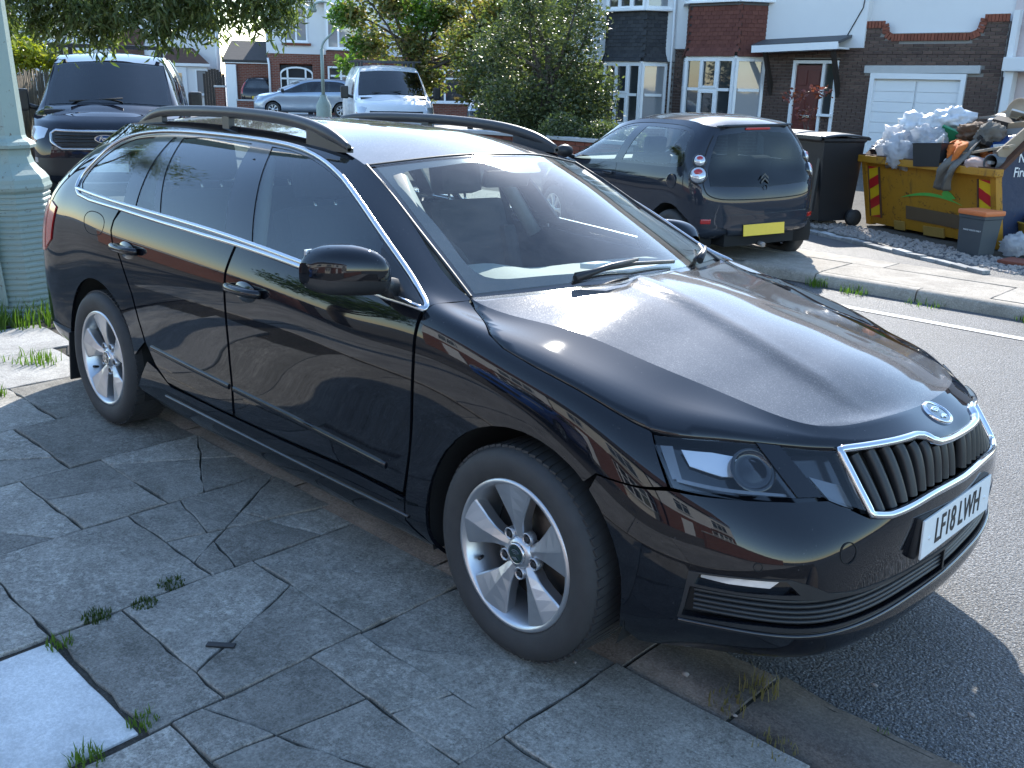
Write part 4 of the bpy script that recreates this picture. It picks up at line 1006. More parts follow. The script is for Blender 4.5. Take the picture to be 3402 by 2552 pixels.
# ------------------------------------------------------------------ the black estate car in front
CAR_ROLL = -1.86
def wheel(parent, loc, side, steer=0., rad=.318, rim=.226, width=.205, spokes=5, style='five'):
    """wheel with its outer face towards y = side"""
    w = bpy.data.objects.new('wheel', None); C.objects.link(w); w.parent = parent; w.location = loc
    w.rotation_euler = (0, 0, steer+(math.pi if side > 0 else 0)); w.empty_display_size = .1
    # built facing -y
    h = width/2
    m = MB(); sw = rad-rim
    m.lathe([(rim-.012, h*.80), (rim+.004, h*.98), (rim+sw*.45, h*1.06), (rim+sw*.85, h*.96), (rad-.004, h*.74), (rad, h*.55), (rad, -h*.55), (rad-.004, -h*.74),
             (rim+sw*.85, -h*.96), (rim+sw*.62, -h*1.05), (rim+sw*.40, -h*1.055), (rim+sw*.12, -h*1.0), (rim+.002, -h*.93), (rim-.012, -h*.80)], 'Y', seg=64)
    # tread blocks: shoulder grooves cut as thin raised bars
    for k in range(72):
        a = 2*math.pi*k/72
        rot = Matrix.Rotation(-a, 4, 'Y')
        m.box(rot @ Vector((rad-.002, 0, 0)), (.007, width*.80, .0195), rot @ Matrix.Rotation(.22, 4, 'X'))
    m.obj('tyre', 'tyre_rubber', w)
    m = MB()
    m.lathe([(rim+.001, -h*.90), (rim-.004, -h*.97), (rim-.013, -h*.965), (rim-.020, -h*.86), (rim-.032, -h*.55), (rim-.045, -h*.1), (rim-.045, h*.7)], 'Y', seg=64)
    m.obj('rim', 'alloy', w)
    m = MB(); m.lathe([(.001, -h*.05), (rim-.075, -h*.05), (rim-.07, 0), (rim-.07, .01)], 'Y', seg=40); m.lathe([(.001, .02), (rim-.046, .02)], 'Y', seg=40)
    m.obj('brake_disc', 'brake_steel', w)
    yf = -h*.93
    for k in range(spokes):
        a0 = math.pi/2+2*math.pi*k/spokes+.12
        m = MB(); rows = []
        rr_ = [.040, .070, .105, .14, .175, rim-.016, rim-.008]
        hw = [.022, .020, .029, .045, .063, .080, .083]         # half width
        yy = [yf+.036, yf+.026, yf+.018, yf+.012, yf+.008, yf+.004, yf+.004]
        for r_, w_, y_ in zip(rr_, hw, yy):
            row = []
            for f, dy in ((-1, .040), (-1, .007), (-.93, .003), (-.05, -.004), (.05, -.0035), (.93, .007), (1, .011), (1, .042)):
                ang = math.asin(max(-1, min(1, f*w_/max(r_, w_))))
                rad_ = r_
                row.append((rad_*math.cos(a0+ang), y_+dy, rad_*math.sin(a0+ang)))
            rows.append(row)
        m.grid(rows, False); m.obj('spoke', 'alloy', w)
    for k in range(spokes):
        a = math.pi/2+2*math.pi*(k+.5)/spokes+.12; cx, cz = .062*math.cos(a), .062*math.sin(a)
        m = MB(); m.lathe([(.019, yf+.05), (.019, yf+.026), (.0165, yf+.024), (.0165, yf+.04)], 'Y', (cx, 0, cz), 14)
        m.obj('bolt_seat', 'alloy', w)
        m = MB(); m.lathe([(.011, yf+.05), (.011, yf+.026), (.009, yf+.023), (.0001, yf+.023)], 'Y', (cx, 0, cz), 6, smooth=False); m.obj('wheel_bolt', 'black_plastic', w)
    m = MB(); m.lathe([(.052, yf+.06), (.046, yf+.027), (.034, yf+.022)], 'Y', seg=28); m.obj('hub', 'alloy', w)
    m = MB(); m.lathe([(.033, yf+.03), (.033, yf+.017), (.030, yf+.014), (.0275, yf+.0155)], 'Y', seg=28); m.obj('cap_ring', 'chrome', w)
    m = MB(); m.lathe([(.0275, yf+.016), (.0001, yf+.015)], 'Y', seg=24)
    cap = m.obj('centre_cap', 'badge_dark', w)
    wing_badge(cap, .024, Matrix.Translation((0, yf+.0135, 0)) @ Matrix.Rotation(math.pi/2, 4, 'X'))
    m = MB(); m.tube([(0, yf+.012, 0), (0, yf+.03, 0)], .004, 6)
    m.b.free(); 
    vr = rim-.03; m = MB(); m.tube([(vr*math.cos(3.6), yf+.05, vr*math.sin(3.6)), (.88*vr*math.cos(3.6), yf+.018, .88*vr*math.sin(3.6))], .006, 8); m.obj('valve', 'black_plastic', w)
    return w
def wing_badge(parent, r, mat4):
    """arrow with three feathers, as on the round badges of the car"""
    polys = []
    polys.append([(-.62, -.62), (-.10, -.62), (.05, -.80), (.18, -.62), (.62, -.62), (.35, -.42), (.18, -.30), (-.05, -.32), (-.35, -.42)])
    for k in range(3):
        a = .28*k
        pts = []
        for j in range(7):
            t = j/6; ang = 2.5-1.9*t; rr = .80-.22*k
            pts.append((rr*math.cos(ang)+.02, rr*math.sin(ang)*.95-.12))
        for j in range(6, -1, -1):
            t = j/6; ang = 2.5-1.9*t; rr = .80-.22*k-.13
            pts.append((rr*math.cos(ang)+.02, rr*math.sin(ang)*.95-.12))
        polys.append(pts)
    m = MB()
    for p in polys: m.prism([(a*r, b*r) for a, b in p], 'Z', -.0005, r*.05)
    bmesh.ops.transform(m.b, matrix=mat4, verts=m.b.verts)
    return m.obj('badge_emblem', 'chrome', parent)
def arch(cx, cz, r, a0, a1, n=16):
    return [inv_xz(cx+r*math.cos(R(a0+(a1-a0)*i/(n-1))), cz+r*math.sin(R(a0+(a1-a0)*i/(n-1)))) for i in range(n)]

def build_estate():
    root = empty('estate_car', label='black estate car with raised roof rails parked half on the paved footway', cat='car')
    piv = Vector((0, -.77, 0)); A = Matrix.Rotation(R(CAR_ROLL), 3, 'X')
    root.location = piv-A @ piv; root.rotation_euler = (R(CAR_ROLL), 0, 0)
    AF, AR, ra = (0, .325), (-2.68, .325), .372
    shut = [(7.93,6.88),(7.80,6.45),(7.46,5.72),(7.28,5.32),(7.05,5.10),(6.66,5.02),(6.2,4.99),(5.70,4.97),(5.3,4.93),(4.9,4.86),(4.5,4.86),(3.83,4.92),(3.0,4.96),(2.55,4.98),(2.14,5.02),(1.8,5.18),(1.4,5.42),(1.08,5.62),(.96,5.62),(.88,5.5),(.78,5.22),(.66,5.09),(.4,5.06),(0,5.06)]
    # ---- bonnet: top, flanks and nose in one skin
    def crease(uv, P):
        # raised centre field with soft folds running from the screen to the badge
        u, v = uv[:, 0], uv[:, 1]
        e1 = 1.15+.23*u; d = np.minimum(v, 6-v)-e1
        edge = np.clip(np.minimum(np.minimum(v, 6-v)/.4, (u-.3)/1.2), 0, 1)
        return (.010*(1/(1+np.exp(-d/.05)))+.005*np.exp(-(d/.16)**2))*edge
    Pt, Nt, ft = panel_data(HOOD, [(u, 0) for u in np.linspace(6, 0, 91)]+[(0, v) for v in np.linspace(0, 6, 91)[1:]]+[(u, 6) for u in np.linspace(0, 6, 91)[1:]], du=.2, dv=.1, bumpf=crease, skip=lambda a, b: a < .75 and min(b, 6-b) < .75-a)
    uv_ = panel_data.uv
    for i_ in range(len(Pt)):
        u_, v_ = uv_[i_]
        if u_ < 1e-4: q_ = SKIRT(2-2*min(v_, 6-v_)/3, 7.)[0]
        elif v_ < 1e-4 or v_ > 6-1e-4: q_ = SKIRT(u_+2, 7.)[0]
        else: continue
        Pt[i_] = (q_[0], q_[1] if v_ <= 3 else -q_[1], q_[2])
    Pf, Nf, ff = panel_data(SKIRT, [(u, 7) for u in np.linspace(0, 2, 46)]+[(u, 7) for u in np.linspace(2, 8, 91)[1:]]+shut, du=.12, dv=.2)
    Nt = Nt*np.sign(Nt[:, 2:3]); Nf = Nf*np.sign(Nf[:, 2:3]+1e-9)
    F = []
    def orient(P, N, fs, base):
        for f in fs:
            n = np.cross(P[f[1]]-P[f[0]], P[f[2]]-P[f[0]]); f = f if n @ N[f[0]] > 0 else f[::-1]
            F.append(tuple(i+base for i in f))
    V = list(map(tuple, Pt)); orient(Pt, Nt, ft, 0)
    b0 = len(V); V += list(map(tuple, Pf)); orient(Pf, Nf, ff, b0)
    b1 = len(V); Pm = Pf*np.array([1, -1, 1]); V += list(map(tuple, Pm)); orient(Pm, Nf*np.array([1, -1, 1]), [f[::-1] for f in ff], b1)
    me = pymesh('bonnet', V, F, True); me.materials.append(M('paint_black_dusty')); me.materials.append(M('paint_black'))
    me.polygons.foreach_set('material_index', [0 if i_ < len(ft) else 1 for i_ in range(len(F))]); b = bmesh.new(); b.from_mesh(me)
    bmesh.ops.remove_doubles(b, verts=b.verts, dist=.004)
    cr_ = SKIRT(np.linspace(2.2, 8, 400), np.full(400, 7.))
    for e in b.edges:
        if len(e.link_faces) == 2:
            ok = True
            for v in e.verts:
                q = np.array([v.co.x, -abs(v.co.y), v.co.z])
                if np.min(np.sum((cr_-q)**2, axis=1)) > 1.2e-5: ok = False; break
            if ok: e.smooth = False
    ed = [e for e in b.edges if e.is_boundary]
    r_ = bmesh.ops.extrude_edge_only(b, edges=ed)
    for v in [g for g in r_['geom'] if isinstance(g, bmesh.types.BMVert)]: v.co += Vector((-.004, -math.copysign(.006, v.co.y), -.014))
    b.to_mesh(me); b.free(); hood = mesh_obj('bonnet', me, 'paint_black_dusty', root)
    # ---- wings
    ar_f = arch(*AF, ra, 205, 52, 18)
    fender = [(7.97,6.80),(8.0,6.2),(8.03,5.55),(8.02,5.06),(8.04,4.44),(8.04,3.97),(8.07,3.18),(8.10,2.54),(8.14,1.72),(8.15,1.2),(7.92,.9)]+ar_f+[(5.72,3.72),(5.2,3.86),(4.74,4.02),(4.80,4.34),(4.86,4.78)]+[(a, b-.045) for a, b in shut[9::-1]][:-1]
    panel('wing', SKIRT, fender, 'paint_black', root, du=.1, dv=.12, mirror=True)
    # ---- front bumper with openings
    ar_b = arch(*AF, ra, 48, -12, 9)
    top = [(5.70,3.695),(5.2,3.83),(4.70,3.97),(4.0,4.01),(3.04,4.02),(2.80,4.06),(2.59,4.09),(2.27,3.94),(2.06,3.80),(1.80,3.76),(1.24,3.74),(0,3.72)]
    bump = [(0,.02),(5.0,.02)]+ar_b[::-1]+top
    low_g = [(4.45,2.36),(3.95,2.33),(3.32,2.33),(2.33,2.24),(1.2,2.14),(.02,2.12),(.02,1.62),(1.05,1.64),(2.26,1.68),(3.56,1.70),(4.53,1.62)]
    fogh = [(4.34,2.66),(3.34,2.70),(3.16,2.42),(3.9,2.38),(4.40,2.42)]
    panel('front_bumper', SKIRT, bump, 'paint_black', root, holes=[low_g, fogh], du=.09, dv=.12, both=True, thick=.025)
    panel('lower_grille', SKIRT, [(4.6,2.42),(0,2.2),(0,1.55),(4.62,1.56)], 'black_plastic', root, off=-.028, du=.15, dv=.15, both=True)
    panel('intake_surround', SKIRT, [(4.47,2.70),(4.0,2.71),(3.30,2.745),(3.05,2.62),(2.75,2.40),(2.33,2.31),(1.2,2.20),(0,2.18),(0,1.57),(2.26,1.62),(4.58,1.56)], 'black_plastic', root, holes=[low_g, fogh], off=.0025, du=.12, dv=.1, both=True, thick=.004)
    for v_ in (1.74, 1.85, 1.96, 2.07, 2.18): ribbon('grille_bar', SKIRT, [(u, v_+(.02*u)) for u in np.linspace(.0, 4.4, 36)], .012, .012, 'black_plastic', root, off=-.016)
    ribbon('lip_edge', SKIRT, [(u, 1.50) for u in np.linspace(.0, 4.56, 36)], .012, .006, 'black_gloss', root, off=.002)
    panel('fog_lamp_trim', SKIRT, [(4.45,2.72),(3.2,2.76),(3.05,2.36),(4.45,2.36)], 'black_gloss', root, off=-.02, mirror=True)
    panel('fog_lamp', SKIRT, [(4.32,2.645),(3.40,2.68),(3.52,2.50),(4.0,2.50),(4.33,2.56)], 'reflector', root, off=-.008, du=.2, dv=.06, mirror=True)
    # ---- grille: backing, ribs, chrome frame
    gr = [(2.10,4.94),(1.8,5.10),(1.4,5.33),(1.05,5.55),(.94,5.5),(.84,5.18),(.70,5.0),(.4,4.97),(0,4.97),(0,3.80),(1.24,3.83),(1.78,3.86),(2.02,3.93)]
    panel('grille_backing', SKIRT, gr, 'underbody', root, off=-.035, both=True, thick=0)
    for k in range(19):
        y = -.405+.045*k
        if abs(y) < .02: continue
        sg = 1 if y < 0 else -1; ya = abs(y)
        uu = []; 
        for v_ in np.linspace(3.90, 5.30, 12):
            us = np.linspace(0, 2.2, 45); ys = -SKIRT(us, np.full(45, v_))[:, 1]; uu.append((float(np.interp(ya*(1+.02*(v_-4.4)), ys, us)), float(v_)))
        uu = [p for p in uu if in_poly((min(p[0], 2.09), p[1]), gr)]
        if len(uu) < 4: continue
        G = ribbon_data(SKIRT, uu, .029, .014, off=-.018)*np.array([1, sg, 1]); m = MB(); m.grid(G); m.obj('grille_rib', 'black_plastic', root)
    fr = [(0,5.0),(.4,5.0),(.70,5.03),(.83,5.2),(.92,5.5),(1.06,5.59),(1.4,5.37),(1.8,5.14),(2.12,4.98),(2.11,4.7),(2.08,4.3),(2.03,3.88),(1.78,3.80),(1.24,3.78),(.6,3.77),(0,3.77)]
    ribbon('grille_frame', SKIRT, dens(fr, .06, False), .021, .011, 'chrome', root, off=.003)
    # ---- headlamps
    hl = [(4.83,4.76),(4.5,4.80),(3.83,4.86),(3.0,4.90),(2.55,4.92),(2.16,4.95),(2.12,4.6),(2.08,4.2),(2.07,3.95),(2.27,4.02),(2.59,4.15),(2.85,4.11),(3.04,4.09),(4.01,4.08),(4.69,4.02),(4.76,4.34)]
    for sg in (1, -1):
        hroot = bpy.data.objects.new('headlamp', None); C.objects.link(hroot); hroot.parent = root
        def hp(name, poly, mat, off, **k):
            P, N, fs = panel_data(SKIRT, poly, off=off, du=k.get('du', .12), dv=k.get('dv', .1)); o = panel_obj(name, P, N, fs, mat, hroot, k.get('thick', .006))
            if sg < 0:
                o.data.transform(Matrix.Diagonal((1, -1, 1, 1))); o.data.flip_normals()
            return o
        hp('housing', hl, 'black_gloss', -.050, thick=0)
        hp('lens', hl, 'lens_clear', .001, thick=.004)
        hp('lamp_divider', [(3.36,4.90),(3.02,4.91),(2.66,4.14),(3.02,4.09)], 'paint_black', .005)
        hp('main_reflector', [(4.42,4.70),(3.95,4.74),(3.62,4.72),(3.58,4.42),(3.9,4.38),(4.35,4.45)], 'reflector', -.032, du=.1, dv=.05)
        hp('running_light', [(4.74,4.66),(4.55,4.70),(4.52,4.2),(4.66,4.16)], 'lamp_dim', -.02)
        hp('side_light', [(2.62,4.50),(2.20,4.40),(2.14,4.02),(2.45,4.16)], 'lamp_dim', -.03)
        hp('lamp_strip', [(4.6,4.14),(3.1,4.13),(3.1,4.17),(4.6,4.20)], 'lamp_dim', -.015)
        # projector bowl
        c0 = SKIRT(3.45, 4.5)[0]; n0 = SKIRT.normal(3.45, 4.5)[0]; n0 = n0 if n0[0] > 0 else -n0
        m = MB(); m.lathe([(.060, -.004), (.055, .0), (.050, -.004), (.048, -.02), (.030, -.012), (.001, -.006)], 'Z', seg=32)
        mt = Matrix.Translation(Vector(c0)-Vector(n0)*.014) @ Vector(n0).to_track_quat('Z', 'Y').to_matrix().to_4x4()
        bmesh.ops.transform(m.b, matrix=mt, verts=m.b.verts)
        if sg < 0:
            bmesh.ops.transform(m.b, matrix=Matrix.Diagonal((1, -1, 1, 1)), verts=m.b.verts)
        m.obj('projector', 'black_gloss', hroot)
    # ---- doors, sills
    bg = [(10.77,5.0),(10.80,4.75),(10.83,4.5),(10.84,4.0),(10.84,3.5),(10.83,2.89),(10.80,2.32),(10.77,1.72)]
    fd = [(8.07,4.99),(8.56,4.965),(9.89,4.975),(10.36,4.98)]+[(a-.022, b-.02) for a, b in bg]+[(10.04,1.72),(9.06,1.77),(8.19,1.75),(8.135,2.54),(8.115,3.18),(8.085,3.97),(8.085,4.44)]
    rdr = [(12.44,4.98),(12.52,4.76),(12.54,4.54),(12.50,4.3),(12.40,4.13),(12.19,3.45),(12.09,2.92),(12.01,2.47),(11.88,2.05),(11.70,1.72)]
    rd = [(a+.008, b-.02) for a, b in bg[::-1]][:0]+[(10.795,4.99),(11.2,4.965),(11.74,4.965)]+rdr+[(11.2,1.70),(10.79,1.70)]+[(a+.012, b) for a, b in bg[::-1]][1:]
    dfs = {}
    for sg in (1, -1):
        dfs[sg] = []
    for nm, poly in (('front_door', fd), ('rear_door', rd)):
        a, b_ = panel(nm, SKIRT, poly, 'paint_black', root, du=.1, dv=.14, mirror=True)
        dfs[1].append(a); dfs[-1].append(b_)
    panel('door_lining', SKIRT, [(8.2,1.9),(8.2,5.0),(12.4,5.0),(12.4,4.1),(11.7,1.9)], 'cabin_dark', root, off=-.05, du=.3, dv=.3, mirror=True)
    arr_f = arch(*AR, ra, -8, 20, 4)
    sill = [(8.16,1.64),(9.06,1.69),(10.04,1.64),(11.2,1.63),(11.66,1.62)]+[(11.86,1.9),(12.0,2.0)]+[arr_f[0]]+[(12.0,.4),(11.8,.02),(8.1,.02),(7.85,.6),(8.17,1.15)]
    panel('sill', SKIRT, sill, 'paint_black', root, du=.14, dv=.14, mirror=True)
    ribbon('sill_trim', SKIRT, [(u, 1.30) for u in np.linspace(8.1, 11.75, 40)], .010, .006, 'black_gloss', root, off=.001)
    ribbon('door_moulding', SKIRT, [(u, 2.40-.085*(11.9-u)) for u in np.linspace(8.45, 10.77, 30)], .022, .007, 'paint_black', root, off=.0)
    ribbon('door_moulding', SKIRT, [(u, 2.40-.085*(11.9-u)) for u in np.linspace(10.84, 11.93, 16)], .022, .007, 'paint_black', root, off=.0)
    # ---- side: screen pillar, cant rail, rear quarter
    dlo = [(13.78,5.14),(13.83,5.39),(13.75,5.80),(13.59,6.31),(13.30,6.54),(13.02,6.63),(12.65,6.71),(11.96,6.76),(11.22,6.78),(10.94,6.78),(10.65,6.75),(10.33,6.65),(9.95,6.48),(9.44,6.30),(8.99,6.17),(8.55,6.00),(8.25,5.64),(8.07,5.26),(8.05,5.06)]
    dlo = smooth_path(dlo, 70)
    belt = [(8.56,5.0),(9.89,5.02),(10.36,5.02),(10.77,5.01),(11.20,4.99),(11.74,4.99),(12.47,5.01),(13.17,4.99),(13.60,5.02)]
    ar_r = arch(*AR, ra, 14, 200, 22)
    side = [(8.04,5.08)]+[(a, b) for a, b in dlo[::-1]][1:]+[(13.60,4.99),(13.17,4.965),(12.49,4.985)]+[(a+.03, b) for a, b in rdr[1:-2]]+ar_r+[(14.0,.02),(17,.02),(17,5.12),(15.62,5.16),(15.50,5.35),(15.60,6.2),(15.75,6.5),(16.1,6.58),(17,6.62),(17,7),(8.0,7),(7.97,6.86),(8.02,6.2)]
    panel('body_side', SKIRT, side, 'paint_black', root, du=.1, dv=.13, both=True)
    # filler flap seam
    fl = smooth_path([(13.20,4.45),(13.22,4.62),(13.10,4.76),(12.84,4.80),(12.72,4.70),(12.74,4.42),(12.82,4.33),(13.08,4.32)], 40, True)
    ribbon('filler_flap_seam', SKIRT, fl, .004, .0012, 'underbody', root, closed=True, mirror=False)
    # ---- side glass
    quarter = smooth_path([(13.70,5.30),(13.68,5.55),(13.58,5.86),(13.37,6.22),(13.04,6.46),(12.67,6.56)], 24)+[(12.46,5.11),(13.29,5.06),(13.55,5.10)]
    small = [(12.36,6.58),(12.30,6.60),(11.90,5.09),(12.24,5.10)]
    rear_g = [(12.20,6.60),(11.96,6.66),(11.70,6.68),(11.29,6.68),(10.97,5.08),(11.82,5.08)]
    front_g = [(11.06,6.69),(10.83,6.69),(10.52,6.63),(10.19,6.50),(9.75,6.32),(9.37,6.20),(9.02,6.06),(8.72,5.07),(9.33,5.06),(9.91,5.08),(10.58,5.09)]
    DLO = dlo+belt
    panel('window_surround', SKIRT, DLO, 'black_gloss', root, holes=[quarter, small, rear_g, front_g], off=-.004, du=.1, dv=.12, mirror=True)
    for nm, g in (('quarter_window', quarter), ('rear_quarter_light', small), ('rear_door_window', rear_g), ('front_door_window', front_g)):
        panel(nm, SKIRT, g, 'glass_side', root, off=-.007, du=.14, dv=.14, thick=0, mirror=True)
    ch = dlo+dens([(8.05,5.06)]+belt+[(13.78,5.14)], .1)
    ribbon('window_chrome', SKIRT, ch, .017, .006, 'satin_aluminium', root, off=.001, closed=True)
    # ---- handles
    for sg in (1, -1):
        for d_, (u0, v0) in zip(dfs[sg], ((10.53, 4.26), (12.24, 4.26))):
            P = SKIRT(u0, v0)[0]; x0, y0, z0 = P
            m = MB(); pts = [(x0-.105, y0*sg-.002*sg, z0-.006), (x0-.085, y0*sg-.026*sg, z0), (x0-.03, y0*sg-.040*sg, z0+.003), (x0+.04, y0*sg-.040*sg, z0+.003), (x0+.09, y0*sg-.028*sg, z0+.002), (x0+.112, y0*sg-.004*sg, z0)]
            m.tube(smooth_path(pts, 18), .016, 10)
            m.obj('door_handle', 'paint_black', d_)
            m = MB(); m.lathe([(.060, .0), (.052, -.004), (.001, -.010)], 'Y', (0, 0, 0), 24); bmesh.ops.scale(m.b, vec=(1.25, 1, .62), verts=m.b.verts)
            if sg < 0: bmesh.ops.scale(m.b, vec=(1, -1, 1), verts=m.b.verts)
            m.obj('handle_recess', 'black_gloss', d_, loc=(x0, y0*sg-.0015*sg, z0-.008))
    # ---- mirrors
    for sg in (1, -1):
        rows = []
        for t, (cx, cy, cz, rx, rz) in enumerate([(-.60,-.885,1.035,.030,.030),(-.605,-.915,1.042,.060,.056),(-.635,-.96,1.050,.086,.073),(-.665,-1.02,1.052,.088,.074),(-.70,-1.075,1.046,.066,.058),(-.715,-1.10,1.040,.028,.030)]):
            ring = []
            for k in range(20):
                a = 2*math.pi*k/20; ca, sa = math.cos(a), math.sin(a)
                px = cx+rx*(math.copysign(abs(ca)**.75, ca))*(1.15 if ca > 0 else .75); pz = cz+rz*math.copysign(abs(sa)**.8, sa)
                if sa < 0: pz = cz+rz*math.copysign(abs(sa)**.6, sa)*.98
                ring.append((px, cy*sg, pz))
            rows.append(ring)
        m = MB(); S_ = Surf(np.array([r+[r[0]] for r in rows])); 
        U, V_ = np.meshgrid(np.linspace(0, 5, 26), np.linspace(0, 20, 41), indexing='ij'); G = S_(U.ravel(), V_.ravel()).reshape(26, 41, 3)
        m.grid(G); m.face([tuple(p) for p in G[-1][:-1]]); bmesh.ops.remove_doubles(m.b, verts=m.b.verts, dist=.0008)
        fold = Matrix.Translation((-.66, .885, -.03)) @ Matrix.Rotation(R(82), 4, 'Z') @ Matrix.Translation((.60, -.90, 0))
        mo = m.obj('door_mirror', 'paint_black', root)
        if sg < 0: mo.matrix_basis = fold
        # lower black shell, indicator, glass, foot
        m = MB(); Gl = G[:, [i for i in range(41) if 21 <= i <= 39]]; m.grid(Gl*np.array([1, 1, 1])+np.array([0, 0, -.003])); m.obj('mirror_shell', 'black_plastic', mo)
        m = MB(); m.box((-.725, -1.0*sg, 1.05), (.012, .17, .115), bev=.005); m.obj('mirror_glass', 'reflector', mo)
        m = MB(); m.tube([(-.60, -.850*sg, .985), (-.605, -.89*sg, 1.0), (-.62, -.93*sg, 1.01)], .03, 10, radii=[.036, .030, .034]); m.obj('mirror_foot', 'black_plastic', mo)
    panel('mirror_sail', SKIRT, [(8.98,5.98),(8.60,5.9),(8.28,5.58),(8.12,5.2),(8.12,5.08),(8.70,5.07)], 'black_plastic', root, off=.0005, mirror=True)
    # ---- roof, screen, rails
    panel('roof', ROOF, [(.03,0),(6,0),(6,6),(.03,6)], 'paint_black_dusty', root, du=.2, dv=.2)
    panel('windscreen', SCREEN, [(.10,.10),(3.93,.16),(3.95,3),(3.93,5.84),(.10,5.90)], 'glass_screen', root, du=.2, dv=.25, thick=0, off=-.002)
    band = [(0,.0),(4,.0),(4,6),(0,6)]
    clear = smooth_path([(.50,.42),(1.5,.34),(2.6,.33),(3.45,.38),(3.66,.62),(3.70,1.4),(3.66,2.3),(3.34,2.55),(3.28,3),(3.34,3.45),(3.66,3.7),(3.70,4.6),(3.66,5.38),(3.45,5.62),(2.6,5.67),(1.5,5.66),(.50,5.58),(.36,5.0),(.30,4),(.28,3),(.30,2),(.36,1)], 90, True)
    panel('screen_band', SCREEN, band, 'black_gloss', root, holes=[clear], off=-.006, du=.2, dv=.25, thick=0)
    for sg in (0, 6): ribbon('screen_seal', SCREEN, [(u, abs(sg-.02)) for u in np.linspace(.02, 4.0, 24)], .012, .005, 'black_plastic', root, mirror=False)
    ribbon('screen_seal', SCREEN, [(3.99, v) for v in np.linspace(0.05, 5.95, 30)], .008, .003, 'black_plastic', root, mirror=False)
    # cowl + bonnet rear gap
    m = MB(); G = []
    for v in np.linspace(0.05, 5.95, 31):
        p = SCREEN(.30, v)[0]; q = HOOD(5.97, v)[0]; G.append([tuple(p+np.array([0, 0, -.008])), tuple((p+q)/2+np.array([0, 0, -.028])), tuple(q+np.array([-.02, 0, -.04]))])
    m.grid(G); m.obj('cowl', 'black_plastic', root)
    for sg in (-1, 1):
        pts = []
        for x, z in [(-2.88,1.386),(-2.82,1.405),(-2.70,1.437),(-2.44,1.458),(-2.1,1.466),(-1.7,1.460),(-1.5,1.445),(-1.36,1.422),(-1.25,1.392),(-1.20,1.372)]: pts.append((x, z))
        pts = smooth_path(pts, 44); rows = []
        for i, (x, z) in enumerate(pts):
            t = i/43; k = min(1, min(t, 1-t)/.12); hh = .013+.012*k; ww = .012+.008*k; y = .556-.012*math.cos(math.pi*(t-.5))*0
            y = np.interp(x, [-2.9, -2.2, -1.6, -1.2], [.535, .550, .552, .568])
            rows.append([(x, sg*(y+ww*math.cos(a)), z+hh*math.sin(a)*(.9 if math.sin(a) > 0 else 1)) for a in [2*math.pi*j/14 for j in range(15)]])
        m = MB(); m.grid(rows); m.face(rows[0][:-1]); m.face(rows[-1][:-1]); bmesh.ops.remove_doubles(m.b, verts=m.b.verts, dist=.0006); rail = m.obj('roof_rail', 'rail_grey', root)
        for x0, x1, zt in ((-2.88,-2.60,1.435),(-1.48,-1.20,1.425),(-2.12,-2.02,1.46)):
            m = MB(); top_ = [p for p in pts if x0 <= p[0] <= x1]; y = float(np.interp((x0+x1)/2, [-2.9, -2.2, -1.6, -1.2], [.535, .550, .552, .568]))
            if len(top_) >= 2: m.prism([(p[0], p[1]) for p in top_]+[(top_[-1][0], 1.355), (top_[0][0], 1.355)], 'Y', sg*(y-.013), sg*(y+.013)); m.obj('rail_foot', 'rail_grey', rail)
    # ---- tail lamp, rear window, rear trim
    panel('tail_lamp', SKIRT, [(14.22,4.62),(14.45,4.72),(15.5,4.66),(15.6,3.7),(14.6,3.62),(14.33,3.9)], 'tail_red', root, off=.006, mirror=True)
    panel('rear_window', SKIRT, [(15.48,5.10),(17,5.06),(17,6.68),(15.62,6.60)], 'glass_side', root, off=.004, both=True, thick=0)
    panel('rear_bumper_trim', SKIRT, [(14.9,.1),(17,.1),(17,1.2),(15.1,1.2)], 'black_plastic', root, off=.006, both=True)
    # ---- plate, badge, sensors
    m = MB(); m.box((0, 0, 0), (.520, .111, .006), bev=.002)
    pb = MB(); pts = [SKIRT(0, 2.95)[0]]
    pl = m.obj('number_plate', 'plate_white', root, loc=(.882, 0, .490), rot=(R(90-3), 0, R(90)))
    me = text_mesh('plate_letters', 'LF18 LWH', .098, .0012, .0008); me.transform(Matrix.Diagonal((.80, 1.06, 1, 1)))
    mesh_obj('plate_letters', me, 'ink_black', pl).location = (0, -.001, .0035)
    for x in (-.215, .215):
        m = MB(); m.lathe([(.006, 0), (.006, .002), (.0001, .003)], 'Z', (x, -.005, .003), 10); m.obj('plate_screw', 'plate_white', pl)
    m = MB(); m.box((.862, 0, .490), (.026, .53, .12), bev=.01); m.obj('plate_plinth', 'black_plastic', root)
    c0 = Vector(SKIRT(.0, 6.38)[0]); n0 = Vector(SKIRT.normal(.01, 6.38)[0]); n0 = n0 if n0.x > 0 else -n0
    rot = Matrix.Rotation(0, 4, 'Z'); q = n0.to_track_quat('Z', 'Y').to_matrix().to_4x4()
    mt = Matrix.Translation(c0+n0*.004) @ q
    m = MB(); m.lathe([(.047, -.014), (.046, .002), (.043, .006), (.039, .005), (.037, .001)], 'Z', seg=36); bmesh.ops.transform(m.b, matrix=mt, verts=m.b.verts); ring = m.obj('bonnet_badge', 'chrome', root)
    m = MB(); m.lathe([(.0375, .0015), (.0001, .003)], 'Z', seg=30); bmesh.ops.transform(m.b, matrix=mt, verts=m.b.verts); m.obj('badge_field', 'badge_dark', ring)
    wing_badge(ring, .033, mt @ Matrix.Translation((0, 0, .003)))
